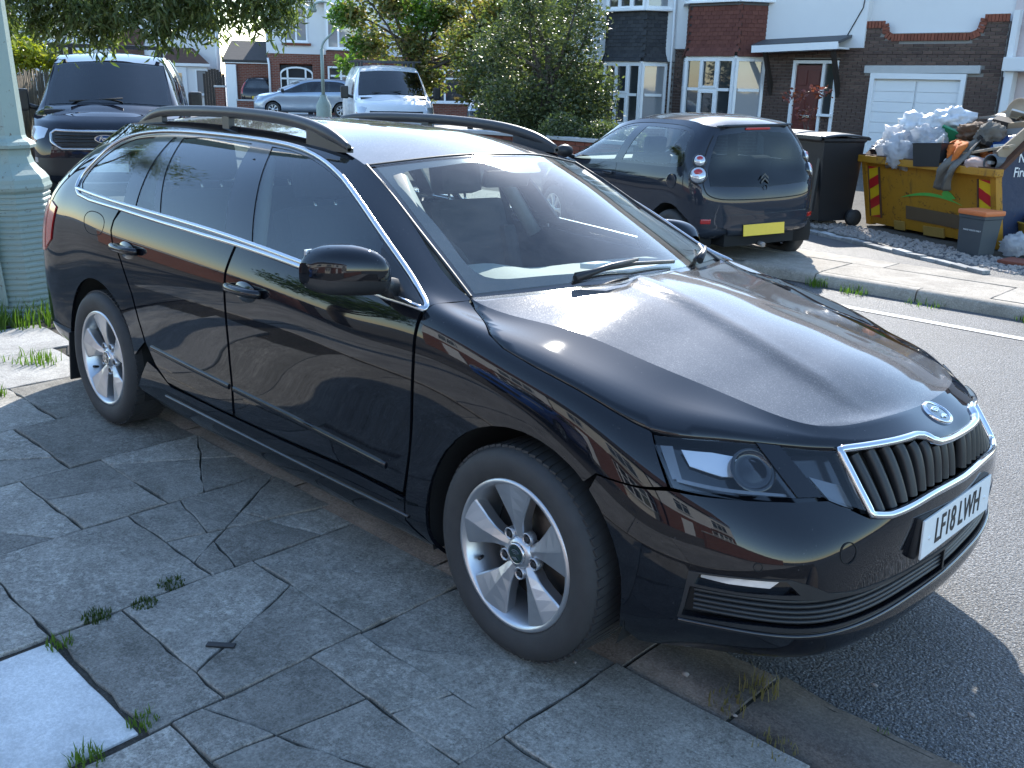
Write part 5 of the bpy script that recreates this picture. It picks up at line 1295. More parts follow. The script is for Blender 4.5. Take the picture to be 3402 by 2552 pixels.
    for u_, v_, r0 in ((2.48,3.15,.027),(3.67,2.98,.010),(1.15,2.98,.010)):
        for sg in ((1, -1) if v_ < 3.1 else (1,)):
            c0 = Vector(SKIRT(u_, v_)[0]); n0 = Vector(SKIRT.normal(u_, v_)[0]); n0 = n0 if n0.x > 0 else -n0
            m = MB(); m.lathe([(r0+.0015, -.004), (r0+.0015, .0012), (r0-.0005, .0012), (r0-.0005, -.003)], 'Z', seg=24)
            bmesh.ops.transform(m.b, matrix=Matrix.Translation(c0) @ n0.to_track_quat('Z', 'Y').to_matrix().to_4x4(), verts=m.b.verts)
            if sg < 0: bmesh.ops.scale(m.b, vec=(1, -1, 1), verts=m.b.verts)
            m.obj('towing_cap' if r0 > .02 else 'parking_sensor', 'underbody', root)
    # ---- wipers
    def sc(u, v, h): 
        n = SCREEN.normal(u, v)[0]; n = n if n[2] > 0 else -n
        return tuple(SCREEN(u, v)[0]+n*h)
    for a, b_, e in (((.06,1.50),(.26,2.75),(.20,3.7)), ((.06,4.5),(.30,5.35),(.52,5.72))):
        m = MB(); m.tube([sc(a[0], a[1], .02), sc((a[0]+b_[0])/2, (a[1]+b_[1])/2, .04), sc(*b_, .035)], .008, 8, radii=[.013, .009, .006]); wa = m.obj('wiper_arm', 'black_plastic', root)
        d = (b_[0]-.06, b_[1]-1.15) if b_[1] < 4 else (b_[0]-.16, b_[1]-.9)
        m = MB(); m.tube([sc(d[0], max(.3, d[1]), .012), sc(b_[0], b_[1], .018), sc(*e, .012)], .007, 6); m.obj('wiper_blade', 'black_plastic', wa)
    # ---- wheels and wheelhouses
    wheel(root, (0, -.800, .318), -1, R(-3)); wheel(root, (-2.68, -.795, .318), -1); wheel(root, (0, .80, .318), 1, R(-3)); wheel(root, (-2.68, .795, .318), 1)
    for cx, cz in (AF, AR):
        for sg in (-1, 1):
            m = MB(); m.lathe([(.385, 0), (.385, .30), (.05, .30)], 'Y', (cx, 0, cz), 28, a0=R(-20), a1=R(200))
            if sg > 0: bmesh.ops.scale(m.b, vec=(1, -1, 1), verts=m.b.verts)
            m.obj('wheelhouse', 'underbody', root, loc=(0, sg*.87, 0), recalc=False)
    m = MB(); m.box((-1.35, 0, .24), (2.1, 1.60, .06)); m.box((-3.1, 0, .32), (.75, 1.3, .1)); m.box((.45, 0, .26), (.55, 1.1, .08)); m.box((.15, 0, .62), (.5, 1.0, .36)); m.obj('floor_pan', 'underbody', root)
    m = MB(); m.box((-.38, 0, .62), (.06, 1.55, .55)); m.obj('bulkhead', 'underbody', root)
    # mud flaps
    for sg in (-1, 1):
        m = MB(); m.box((-3.06, sg*.80, .25), (.012, .19, .25), (0, .12, 0), bev=.004); m.obj('mud_flap', 'black_plastic', root)
    # ---- cabin
    prof = [(-.30, .90), (-.34, .965), (-.45, .975), (-.60, .972), (-.72, .968), (-.80, .945), (-.84, .88), (-.82, .70), (-.70, .55)]
    m = MB(); rows = []
    for y in np.linspace(-.76, .76, 31):
        hump = .045*math.exp(-((y+.37)/.17)**2)
        rows.append([(x-(.03 if i > 4 else 0)*(hump/.045)+.05*(1-(y/.76)**2)*(1 if x > -.5 else .3), y*(.93 if x > -.4 else 1), z+(hump if 2 < i < 6 else 0)-.02*(y/.76)**2) for i, (x, z) in enumerate(prof)])
    m.grid(rows); dash = m.obj('dashboard', 'cabin_grey', root)
    m = MB(); m.box((-.40, 0, .990), (.035, .95, .006)); m.obj('demister_vent', 'black_plastic', dash)
    m = MB(); m.box((-.50, .02, 1.0), (.07, .10, .02), (0, -.1, 0), .004); m.obj('paper_slip', 'white_card', dash)
    # steering wheel
    m = MB(); m.tube([(0, .185*math.cos(a), .185*math.sin(a)) for a in [2*math.pi*k/32 for k in range(33)]], .016, 8, cap=False); m.box((0, 0, 0), (.03, .33, .05)); m.box((-.01, 0, -.08), (.03, .05, .16)); m.lathe([(.06, -.02), (.06, .02), (.001, .03)], 'X', seg=20)
    m.obj('steering_wheel', 'cabin_dark', root, loc=(-.93, -.37, .89), rot=(0, R(-22), 0))
    def seat(x, y, nm='seat', wide=.50, headrests=(0,), back=.62):
        s_ = bpy.data.objects.new(nm, None); C.objects.link(s_); s_.parent = root; s_.location = (x, y, .30)
        m = MB(); m.box((.05, 0, .20), (.52, wide, .16), (0, R(-8), 0), .05); m.obj('cushion', 'seat_cloth', s_)
        m = MB(); m.box((-.30, 0, .52), (.13, wide*.96, back), (0, R(-18), 0), .05); 
        for e in (-1, 1): m.box((-.25, e*wide*.42, .47), (.13, .09, back*.75), (0, R(-18), 0), .035)
        m.obj('backrest', 'seat_cloth', s_)
        for hy in headrests:
            m = MB(); m.box((-.425, hy, .935), (.095, .26, .19), (0, R(-12), 0), .04); hr = m.obj('headrest', 'seat_cloth', s_)
            for e in (-.05, .05):
                m = MB(); m.tube([(-.415, hy+e, .86), (-.395, hy+e, .78)], .006, 8); m.obj('headrest_post', 'satin_aluminium', hr)
        return s_
    seat(-1.22, -.37); seat(-1.22, .37)
    seat(-2.12, 0, 'rear_bench', 1.30, (-.38, 0, .38), .60)
    m = MB(); m.box((-1.05, 0, .48), (1.0, .22, .28), bev=.04); m.obj('centre_console', 'cabin_dark', root)
    m = MB(); m.tube([(-.99, 0, 1.335), (-.97, 0, 1.30)], .012, 8); m.box((-.955, 0, 1.275), (.03, .24, .065), (0, R(15), 0), .012); m.obj('interior_mirror', 'black_plastic', root)
    m = MB(); rows = [[tuple(ROOF(u, v)[0]+np.array([0, 0, -.035])) for v in np.linspace(.2, 5.8, 13)] for u in np.linspace(.1, 5.6, 20)]; m.grid(rows); m.obj('headlining', 'headlining', root)
    for sg in (-1, 1):       # inner pillars and belts
        for pa, pb_ in (((-1.66, .62, 1.30), (-1.50, .78, .95)), ((-1.0, .50, 1.27), (-.50, .68, .96)), ((-2.60, .58, 1.32), (-2.42, .76, 1.05))):
            m = MB(); m.tube([(pa[0], sg*pa[1], pa[2]), (pb_[0], sg*pb_[1], pb_[2])], .035, 8); m.obj('pillar_trim', 'cabin_grey', root)
        m = MB(); m.box((-1.60, sg*.70, 1.0), (.012, .04, .62), (R(8*sg), R(-12), 0)); m.obj('seat_belt', 'cabin_dark', root)
    m = MB(); m.box((-3.0, 0, .98), (.75, 1.15, .02), bev=.005); m.obj('load_cover', 'cabin_dark', root)
    return root
estate = build_estate()
# ------------------------------------------------------------------ other vehicles, from warped or separate coach tables
class Coach:
    """a set of coach surfaces with the estate's layout: SKIRT, bonnet, screen, roof"""
    def __init__(s, fx, fy, fz, tail=None):
        W = lambda p: (fx(p[0], p[2]), fy(p[1], p[2], p[0]), fz(p[2], p[0]))
        C_ = np.array(HS, float).copy()
        for i in range(C_.shape[0]):
            for k in range(C_.shape[1]): C_[i, k] = W(C_[i, k])
        if tail is not None: tail(C_)
        s.sk = Surf(C_, mir0=True, mir1=True)
        def wt(S):
            D = S.C.copy(); sh = D.shape
            D = np.array([W(p) for p in D.reshape(-1, 3)]).reshape(sh); n = Surf(D); n.iu = S.iu; n.iv = S.iv; return n
        s.hood, s.screen, s.roof = wt(HOOD), wt(SCREEN), wt(ROOF); s.ctr = np.array([C_[:, :, 0].mean(), 0, .6])
def pnl(co, S, outer, holes=(), off=0., du=.25, dv=.25):
    ste = min(du, dv)*.75
    P, N, fs = panel_data(S, outer, holes, 0., du, dv)
    sg = 1. if ((P-co.ctr)*N).sum(1).mean() > 0 else -1.; N = N*sg
    return P+N*off, N, fs
def pobj(co, name, S, outer, mat, parent, holes=(), off=0., du=.25, dv=.25, thick=.008, mode='mirror', parent2=None):
    P, N, fs = pnl(co, S, outer, holes, off, du, dv)
    return panel_obj2(name, P, N, fs, mat, parent, thick, mode)
def panel_obj2(name, P, N, fs, mat, parent, thick, mode):
    F = []
    for f in fs:
        n = np.cross(P[f[1]]-P[f[0]], P[f[2]]-P[f[0]]); F.append(f if n @ N[f[0]] > 0 else f[::-1])
    V = [tuple(p) for p in P]; G = list(F); NN = [n for n in N]
    if thick:
        es = {}
        for f in F:
            for i in range(len(f)): es[(f[i], f[(i+1) % len(f)])] = 1
        idx = {}
        def g(i, b):
            if (i, b) not in idx: idx[(i, b)] = len(V); V.append(tuple(P[i]-N[i]*(thick if b else 0))); NN.append((0., 0., 0.))
            return idx[(i, b)]
        for a, b in es:
            if (b, a) in es or (mode == 'both' and abs(P[a][1]) < 2e-3 and abs(P[b][1]) < 2e-3): continue
            G.append((g(b, 0), g(a, 0), g(a, 1), g(b, 1)))
    V2 = [(x, -y, z) for x, y, z in V]; G2 = [f[::-1] for f in G]; N2 = [(a, -b, c) for a, b, c in NN]
    def fin(vv, gg, nn):
        me = pymesh(name, vv, gg, True); me.normals_split_custom_set_from_vertices([tuple(map(float, q)) for q in nn]); return mesh_obj(name, me, mat, parent)
    if mode == 'both':
        k = len(V); return [fin(V+V2, G+[tuple(i+k for i in f) for f in G2], NN+N2)]
    out = [fin(V, G, NN)]
    if mode == 'mirror': out.append(fin(V2, G2, N2))
    return out
def inv2(S, x, z, u0=4., u1=15.):
    U, V = np.meshgrid(np.linspace(u0, u1, 111), np.linspace(0, 6.9, 70), indexing='ij'); p = S(U.ravel(), V.ravel()); i = np.argmin((p[:, 0]-x)**2+(p[:, 2]-z)**2); return float(U.ravel()[i]), float(V.ravel()[i])
def ribn(co, name, S, path, w, h, mat, parent, off=0., closed=False, mirror=True):
    uv = np.array(path, float); P = S(uv[:, 0], uv[:, 1]); N = S.normal(uv[:, 0], uv[:, 1]); sg = 1. if ((P-co.ctr)*N).sum(1).mean() > 0 else -1.; N = N*sg
    T = np.gradient(P, axis=0) if not closed else (np.roll(P, -1, 0)-np.roll(P, 1, 0)); B = np.cross(T, N); B /= np.linalg.norm(B, axis=1)[:, None]+1e-9
    G = np.stack([P+B*(a*w)+N*(off+b*h) for a, b in [(-.5, -.6), (-.5, .5), (0, 1.), (.5, .5), (.5, -.6)]], 1)
    for s_ in ((1, -1) if mirror else (1,)):
        m = MB(); m.grid(G*np.array([1, s_, 1]), True, closed); m.obj(name, mat, parent)
def small_wheel(parent, loc, side, rad=.28, rim=.19, width=.16, spokes=7, mat='alloy'):
    w = bpy.data.objects.new('wheel', None); C.objects.link(w); w.parent = parent; w.location = loc; w.rotation_euler = (0, 0, math.pi if side > 0 else 0)
    h = width/2; m = MB(); m.lathe([(rim-.01, h*.8), (rim+.03, h), (rad-.01, h*.85), (rad, h*.5), (rad, -h*.5), (rad-.01, -h*.85), (rim+.03, -h*1.02), (rim-.005, -h*.9)], 'Y', seg=40); m.obj('tyre', 'tyre_rubber', w)
    m = MB(); m.lathe([(rim, -h*.88), (rim-.012, -h*.95), (rim-.03, -h*.7), (rim-.03, h*.5)], 'Y', seg=36); m.lathe([(.05, -h*.86), (.035, -h*.95), (.001, -h*.97)], 'Y', seg=20); m.obj('rim', mat, w)
    for k in range(spokes):
        a = 2*math.pi*k/spokes; m = MB(); rows = []
        for r_, ww in ((.035, .02), (rim*.55, .024), (rim-.012, .045)):
            rows.append([(r_*math.cos(a)-f*ww*math.sin(a), -h*.88+d, r_*math.sin(a)+f*ww*math.cos(a)) for f, d in ((-1, .02), (-.8, 0), (0, -.006), (.8, 0), (1, .02))])
        m.grid(rows, False); m.obj('spoke', mat, w)
    m = MB(); m.lathe([(.001, -.02), (rim-.03, -.02)], 'Y', seg=24); m.obj('brake_drum', 'underbody', w)
    return w
DLO_P = [(13.78,5.14),(13.83,5.39),(13.75,5.80),(13.59,6.31),(13.30,6.54),(13.02,6.63),(12.65,6.71),(11.96,6.76),(11.22,6.78),(10.65,6.75),(10.33,6.65),(9.95,6.48),(9.44,6.30),(8.99,6.17),(8.55,6.00),(8.25,5.64),(8.07,5.26),(8.05,5.06)]
BELT_P = [(8.56,5.03),(9.89,5.03),(10.77,5.02),(11.74,5.02),(12.47,5.03),(13.17,5.02),(13.60,5.04)]
def cabin(root, xs, zb, hw, dash=True):
    x0, x1 = xs
    for y in (-hw*.42, hw*.42):
        s_ = bpy.data.objects.new('seat', None); C.objects.link(s_); s_.parent = root; s_.location = ((x0*.45+x1*.55), y, zb)
        m = MB(); m.box((0, 0, .42), (.12, hw*.62, .58), (0, R(-16), 0), .04); m.obj('backrest', 'seat_cloth', s_)
        m = MB(); m.box((-.12, 0, .80), (.09, .25, .17), (0, R(-10), 0), .03); m.obj('headrest', 'seat_cloth', s_)
        m = MB(); m.box((.2, 0, .14), (.48, hw*.62, .14), bev=.04); m.obj('cushion', 'seat_cloth', s_)
    m = MB(); m.box((x0+(x1-x0)*.14, 0, zb+.45), (.12, hw*1.5, .55), (0, R(-12), 0), .04); m.obj('rear_bench', 'seat_cloth', root)
    if dash: m = MB(); m.box((x1-.12, 0, zb+.50), (.40, hw*1.75, .20), bev=.06); m.obj('dashboard', 'cabin_grey', root)
def hatch(name, label, co, paint_mat, loc, rz, wb, glass='glass_side', tailstyle=None, rad=.28, detail=True, plate=None, dz=0., roofz=None, wheelx=0., quarter=True, group=None):
    root = empty(name, loc, rz, label, 'car', group); sk = co.sk
    A = lambda cx, a0, a1, r_=rad+.052, n=14: [inv2(sk, cx+r_*math.cos(R(a0+(a1-a0)*i/(n-1))), rad+.01+r_*math.sin(R(a0+(a1-a0)*i/(n-1)))) for i in range(n)]
    dlo = smooth_path(DLO_P, 46)+BELT_P
    rw = [(15.45,4.05),(15.35,5.0),(15.55,6.62),(17,6.72),(17,3.9)] if tailstyle == 'glass' else [(15.5,5.15),(15.7,6.55),(17,6.62),(17,5.1)]
    outer = [(0, .02)]+[(4.9, .02)]+A(0., -8, 188)+[(8.0, .02), (11.6, .02)]+A(-wb, -8, 188)+[(14.4, .02), (17, .02), (17, 7), (0, 7)]
    b = pobj(co, 'body', sk, outer, paint_mat, root, [dlo, rw], 0, .16, .2, .012, 'both')[0]
    pobj(co, 'bonnet', co.hood, [(0, 0), (0, 6), (6, 6), (6, 0)], paint_mat, root, (), 0, .4, .4, .01, 'one')
    pobj(co, 'roof', co.roof, [(0, 0), (0, 6), (6, 6), (6, 0)], 'paint_graphite_glare' if paint_mat == 'paint_graphite' else paint_mat, root, (), 0, .4, .4, .01, 'one')
    pobj(co, 'windscreen', co.screen, [(0.05, .1), (0.05, 5.9), (4, 5.9), (4, .1)], glass, root, (), 0, .4, .5, 0, 'one')
    q = [(13.55,5.25),(13.50,5.75),(13.30,6.30),(12.9,6.50),(11.30,6.60),(10.96,5.15),(12.5,5.14)]; fg = [(11.0,6.64),(10.5,6.58),(10.0,6.40),(9.4,6.20),(8.9,6.05),(8.45,5.5),(8.40,5.14),(10.62,5.13)]
    pobj(co, 'window_surround', sk, dlo, 'black_gloss', root, [q, fg], -.004, .18, .2, .006)
    pobj(co, 'front_side_window', sk, fg, glass, root, (), -.006, .25, .25, 0); pobj(co, 'rear_side_window', sk, q, glass, root, (), -.006, .25, .25, 0)
    pobj(co, 'tailgate_window', sk, rw, glass if tailstyle != 'glass' else 'glass_tail', root, (), .003, .2, .2, .006, 'both')
    if detail:
        for p in ([(8.05,5.0),(8.05,4.0),(8.1,2.5),(8.15,1.6),(10.7,1.6),(10.82,2.4),(10.84,4.0),(10.78,5.0)],): ribn(co, 'door_seam', sk, dens(p, .15, False), .006, .001, 'underbody', root)
        for u0 in (10.55,):
            P = sk(u0, 4.3)[0]
            for s_ in (1, -1): m = MB(); m.box((0, 0, 0), (.17, .035, .03), bev=.01); m.obj('door_handle', paint_mat, root, loc=(P[0], s_*(P[1]-.012), P[2]))
    for s_ in (1, -1):
        P = sk(8.45, 5.2)[0]; m = MB(); m.ico((P[0]-.02, s_*(P[1]-.11), P[2]+.07), 1., 2, (.075, .11, .075)); m.tube([(P[0], s_*(P[1]+.02), P[2]), (P[0]-.01, s_*(P[1]-.07), P[2]+.03)], .025, 8); m.obj('door_mirror', 'black_plastic', root)
    pobj(co, 'headlamp', sk, [(4.8,4.72),(3.0,4.85),(2.2,4.9),(2.12,4.1),(3.0,4.1),(4.7,4.0)], 'lamp_white', root, (), .003)
    pobj(co, 'front_grille', sk, [(1.9,3.6),(0,3.5),(0,2.2),(1.9,2.3)], 'black_plastic', root, (), .003, mode='both')
    hw_ = abs(sk(7.5, 3.)[0][1]); tw = hw_-.09
    for x, s_ in ((0, -1), (-wb, -1), (0, 1), (-wb, 1)): small_wheel(root, (x, s_*tw, rad), s_, rad, rad*.68, .165)
    m = MB(); m.box((-wb/2, 0, .22), (wb-.7, hw_*1.7, .06)); m.box((-wb/2, 0, .30), (wb+.9, hw_*1.1, .12)); m.obj('floor_pan', 'underbody', root)
    for cx in (0, -wb):
        for s_ in (-1, 1):
            m = MB(); m.lathe([(rad+.06, 0), (rad+.06, .26), (.05, .26)], 'Y', (cx, 0, rad+.01), 20, a0=R(-15), a1=R(195))
            if s_ > 0: bmesh.ops.scale(m.b, vec=(1, -1, 1), verts=m.b.verts)
            m.obj('wheelhouse', 'underbody', root, loc=(0, s_*(hw_-.03), 0), recalc=False)
    p0 = co.screen(4, 3)[0]; pb = co.screen(0, 3)[0]; pr = co.roof(6, 3)[0]
    cabin(root, (pr[0]+.15, pb[0]-.15), .32, hw_*.92)
    return root, co
def lerpmap(xs, ys):
    o = np.argsort(xs); X = np.array(xs)[o]; Y = np.array(ys)[o]; return lambda v: float(np.interp(v, X, Y))
glass_mat('glass_tail', (.20, .24, .26), dirt=.01, ior=1.55)
# ---- graphite three-door hatchback across the road
def city_car():
    mx = lerpmap([-3.9, -3.75, -3.5, -3.28, -3.0, -2.68, -2.2, -1.6, -1.1, -.4, 0, .45, .92], [-2.90, -2.83, -2.70, -2.62, -2.50, -2.34, -1.98, -1.45, -.98, -.20, 0, .33, .66])
    mz = lerpmap([.1, .17, .32, .84, 1.05, 1.2, 1.40, 1.46], [.15, .22, .36, .82, .98, 1.17, 1.40, 1.47])
    def ty(y, z, x): return y*(.90+.04*max(0, min(1, (z-1.0)/.4)))
    co = Coach(lambda x, z: mx(x), ty, lambda z, x: mz(z))
    az = R(161); d = Vector((math.cos(az), math.sin(az))); rear_axle = Vector((-3.27, 5.62)); fa = rear_axle+d*2.34*.95
    root, _ = hatch('parked_hatchback', 'dark grey three-door hatchback parked across the road beside the wheelie bins', co, 'paint_graphite', (fa.x, fa.y, .0), az, 2.34, 'glass_side', 'glass', .285)
    root.rotation_euler = (R(-1.2), 0, az); root.location.z = -.03; root.scale = (.95, .95, .95)
    sk = co.sk
    for s_ in (1, -1):
        for (u_, v_, r0) in ((14.86, 5.42, .058), (14.92, 4.72, .080)):
            P = Vector(sk(u_, v_)[0]); N = Vector(sk.normal(u_, v_)[0]); N = N if N.x < 0 else -N
            lamp = bpy.data.objects.new('tail_lamp', None); C.objects.link(lamp); lamp.parent = root
            mt = Matrix.Translation(P-N*.012) @ N.to_track_quat('Z', 'Y').to_matrix().to_4x4()
            if s_ < 0: mt = Matrix.Diagonal((1, -1, 1, 1)) @ mt
            for nm, prof, mat in (('lamp_bezel', [(r0+.010, -.02), (r0+.010, .016), (r0, .020), (r0-.004, .012)], 'black_gloss'), ('lamp_lens', [(r0-.002, .010), (r0*.85, .026), (r0*.5, .036), (.001, .040)], 'lamp_white'), ('lamp_red', [(r0*.86, .0245), (r0*.70, .034), (r0*.42, .040), (.001, .042)], 'tail_red')):
                m = MB(); m.lathe(prof, 'Z', seg=24)
                if nm == 'lamp_red': bmesh.ops.transform(m.b, matrix=Matrix.Translation((0, r0*.25, .001)) @ Matrix.Diagonal((.72, .55, 1, 1)), verts=m.b.verts)
                bmesh.ops.transform(m.b, matrix=mt, verts=m.b.verts); m.obj(nm, mat, lamp)
    # bumper pieces, plate recess, reflectors, high brake light
    pobj(co, 'bumper_inset', sk, smooth_path([(14.9,2.55),(15.3,2.70),(17,2.72)], 14)+[(17,1.55),(16.2,1.5),(15.75,1.95),(15.2,2.02),(14.95,2.2)], 'paint_graphite', root, (), .012, .2, .2, .012, 'both')
    pobj(co, 'plate_recess', sk, [(16.05,1.75),(17,1.80),(17,.75),(16.1,.72)], 'paint_graphite', root, (), .015, .25, .2, .012, 'both')
    for s_ in (1, -1):
        P = sk(15.28, 2.36)[0]; m = MB(); m.box((0, 0, 0), (.02, .10, .045), bev=.008); m.obj('rear_reflector', 'tail_red', root, loc=(P[0]-.012, s_*P[1], P[2]), rot=(0, 0, R(28*s_)))
    P = sk(17, 6.85)[0]; m = MB(); m.box((P[0]+.01, 0, P[2]+.0), (.05, .30, .022), bev=.006); m.obj('high_brake_light', 'tail_red', root)
    P = sk(17, 6.9)[0]; m = MB(); m.box((P[0]+.05, 0, P[2]+.016), (.14, .86, .022), (0, R(6), 0), .01); m.obj('roof_spoiler', 'paint_graphite', root)
    P = sk(17, 1.3)[0]; m = MB(); m.box((0, 0, 0), (.008, .52, .111), bev=.002); pl = m.obj('number_plate', 'plate_yellow', root, loc=(P[0]-.024, .0, P[2]+.01), rot=(0, R(6), 0))
    # double chevron and round boss on the glass
    P = sk(17, 4.35)[0]
    ch = bpy.data.objects.new('chevron_badge', None); C.objects.link(ch); ch.parent = root; ch.location = (P[0]-.014, 0, P[2]+.03); ch.rotation_euler = (0, R(8), 0); ch.scale = (1, .75, .8)
    for k in (0, 1):
        m = MB(); m.prism([(-.062, -.012-.05*k), (0, .040-.05*k), (.062, -.012-.05*k), (.062, -.036-.05*k), (0, .016-.05*k), (-.062, -.036-.05*k)], 'X', -.006, .006); m.obj('chevron', 'rail_grey', ch)
    m = MB(); m.lathe([(.032, -.008), (.032, .004), (.001, .006)], 'X', (0, 0, -.135), 18); m.obj('lock_boss', 'black_gloss', ch)
    for y in (-.28, .28):
        P = sk(16.1, 2.4)[0]; m = MB(); m.lathe([(.009, -.003), (.001, .004)], 'X', (P[0]-.016, y, P[2]), 10); m.obj('parking_sensor', 'underbody', root)
    for s_ in (1, -1): ribn(co, 'lamp_panel_seam', sk, [(14.3+.0*k, 4.05+.32*k) for k in range(8)], .006, .001, 'underbody', root, mirror=False)
    ribn(co, 'tailgate_seam', sk, smooth_path([(15.2,6.6),(15.12,5.6),(15.15,4.5),(15.3,3.75),(15.8,3.5),(17,3.42)], 40), .010, .001, 'underbody', root)
    P = sk(13.1, 4.2)[0]; m = MB(); m.lathe([(.075, .0), (.075, .003), (.07, .004), (.001, .004)], 'Y', seg=24); m.obj('filler_flap', 'paint_graphite', root, loc=(P[0], -P[1]+.001, P[2]))
    m = MB(); m.tube([(-2.75, .0, .25), (-2.86, .0, .24)], .025, 10); m.obj('exhaust', 'alloy_dirty', root)
    return root
city_car()
# ---- cars further off
def far_hatch(name, label, paint_mat, fa, az, k=1.0, hscale=1.0, L=1.0, tail=True, z=0.):
    mx = lerpmap([-3.9, -3.75, -3.28, -2.68, -1.6, -1.1, -.4, 0, .45, .92], [-3.25, -3.18, -2.92, -2.48, -1.55, -1.0, -.15, 0, .42, .80]); mz = lerpmap([.1, .17, .84, 1.05, 1.46], [.15, .22, .86, 1.04, 1.52*hscale])
    co = Coach(lambda x, z_: mx(x)*L, lambda y, z_, x: y*.94, lambda z_, x: mz(z_))
    root, _ = hatch(name, label, co, paint_mat, (fa[0], fa[1], z), R(az), 2.48*L, 'glass_dark', None, .295, detail=False)
    sk = co.sk
    pobj(co, 'tail_lamp', sk, [(14.5,3.7),(14.45,6.3),(15.05,6.3),(15.25,3.7)], 'tail_red', root, (), .006)
    P = sk(17, 3.1)[0]; m = MB(); m.box((0, 0, 0), (.01, .52, .111)); m.obj('number_plate', 'plate_yellow', root, loc=(P[0]-.012, 0, P[2]))
    return root
far_hatch('parked_compact_car', 'black compact car with red tail lamps on the drive by the brick garage', 'paint_night', (-41.2, 24.4), 138, hscale=1.04, L=.9)
far_hatch('parked_silver_car', 'pale blue-silver car parked beside the white van', 'paint_silver_blue', (-34.4, 20.4), -128, hscale=1.02, L=1.12)
far_hatch('parked_dark_car', 'dark car half hidden between the white van and the hedge', 'paint_night', (-21.5, 20.5), -50, hscale=1.05, L=1.1)
# ---- vans
VS = [
 [(.90,0,.28),(.96,0,.36),(.98,0,.52),(.98,0,.70),(.95,0,.88),(.87,0,1.02),(.78,0,1.10),(.66,0,1.16)],
 [(.88,.32,.28),(.94,.33,.36),(.96,.33,.52),(.96,.33,.70),(.93,.33,.88),(.85,.32,1.02),(.76,.32,1.10),(.64,.32,1.16)],
 [(.80,.62,.28),(.86,.64,.36),(.88,.65,.52),(.88,.65,.70),(.84,.64,.88),(.74,.62,1.04),(.66,.60,1.11),(.55,.60,1.16)],
 [(.68,.80,.28),(.72,.83,.36),(.74,.84,.52),(.73,.84,.70),(.68,.83,.90),(.56,.80,1.06),(.48,.76,1.12),(.40,.72,1.17)],
 [(.50,.90,.28),(.53,.94,.36),(.54,.95,.52),(.53,.95,.72),(.48,.94,.92),(.38,.90,1.08),(.30,.85,1.14),(.22,.78,1.19)],
 [(.30,.92,.27),(.30,.97,.36),(.30,.98,.52),(.30,.98,.74),(.28,.97,.95),(.20,.945,1.12),(.12,.89,1.17),(.06,.82,1.21)],
 [(-.10,.92,.25),(-.10,.98,.34),(-.10,.99,.52),(-.10,.985,.76),(-.10,.98,1.0),(-.12,.955,1.18),(-.13,.90,1.23),(-.14,.83,1.26)],
 [(-.45,.92,.24),(-.45,.98,.33),(-.45,.99,.52),(-.45,.985,.78),(-.45,.98,1.02),(-.45,.95,1.22),(-.45,.88,1.40),(-.45,.80,1.53)],
 [(-.80,.92,.24),(-.80,.98,.33),(-.80,.99,.52),(-.80,.985,.78),(-.80,.98,1.03),(-.80,.945,1.25),(-.80,.86,1.58),(-.80,.74,1.83)],
 [(-1.2,.92,.24),(-1.2,.98,.33),(-1.2,.99,.52),(-1.2,.985,.78),(-1.2,.98,1.03),(-1.2,.945,1.26),(-1.2,.87,1.62),(-1.2,.72,1.93)],
 [(-2.2,.92,.25),(-2.2,.98,.33),(-2.2,.99,.52),(-2.2,.985,.78),(-2.2,.98,1.03),(-2.2,.95,1.28),(-2.2,.88,1.64),(-2.2,.72,1.96)],
 [(-3.2,.92,.26),(-3.2,.98,.34),(-3.2,.985,.52),(-3.2,.985,.78),(-3.2,.98,1.03),(-3.2,.945,1.28),(-3.2,.87,1.64),(-3.2,.72,1.95)],
 [(-3.75,.90,.28),(-3.78,.95,.36),(-3.78,.96,.52),(-3.78,.96,.78),(-3.78,.955,1.03),(-3.77,.92,1.28),(-3.74,.85,1.64),(-3.70,.70,1.93)],
 [(-3.92,.72,.30),(-3.96,.76,.36),(-3.97,.76,.52),(-3.97,.76,.78),(-3.96,.76,1.03),(-3.94,.74,1.28),(-3.90,.68,1.64),(-3.84,.56,1.92)],
 [(-3.96,0,.30),(-4.0,0,.36),(-4.01,0,.52),(-4.01,0,.78),(-4.0,0,1.03),(-3.98,0,1.28),(-3.94,0,1.64),(-3.88,0,1.95)],
]
class Van: pass
def van_tables():
    v = Van(); HSv = [[(x, -y, z) for x, y, z in r] for r in VS]; v.sk = Surf(HSv, mir0=True, mir1=True)
    v.hood = _top([((.55,.60,1.16),(.66,1.16)), ((.40,.72,1.17),(.54,1.20)), ((.22,.78,1.19),(.40,1.235)), ((.06,.82,1.21),(.28,1.265)), ((-.14,.83,1.26),(.16,1.30))])
    v.screen = _top([((-.14,.83,1.26),(.16,1.30)), ((-.45,.80,1.53),(-.16,1.56)), ((-.80,.74,1.83),(-.56,1.87))])
    v.roof = _top([((-.80,.74,1.83),(-.56,1.87)), ((-1.2,.72,1.93),(-1.1,1.97)), ((-2.2,.72,1.96),(-2.2,2.0)), ((-3.2,.72,1.95),(-3.2,1.99)), ((-3.84,.56,1.92),(-3.88,1.95))])
    v.ctr = np.array([-1.5, 0, .8]); return v
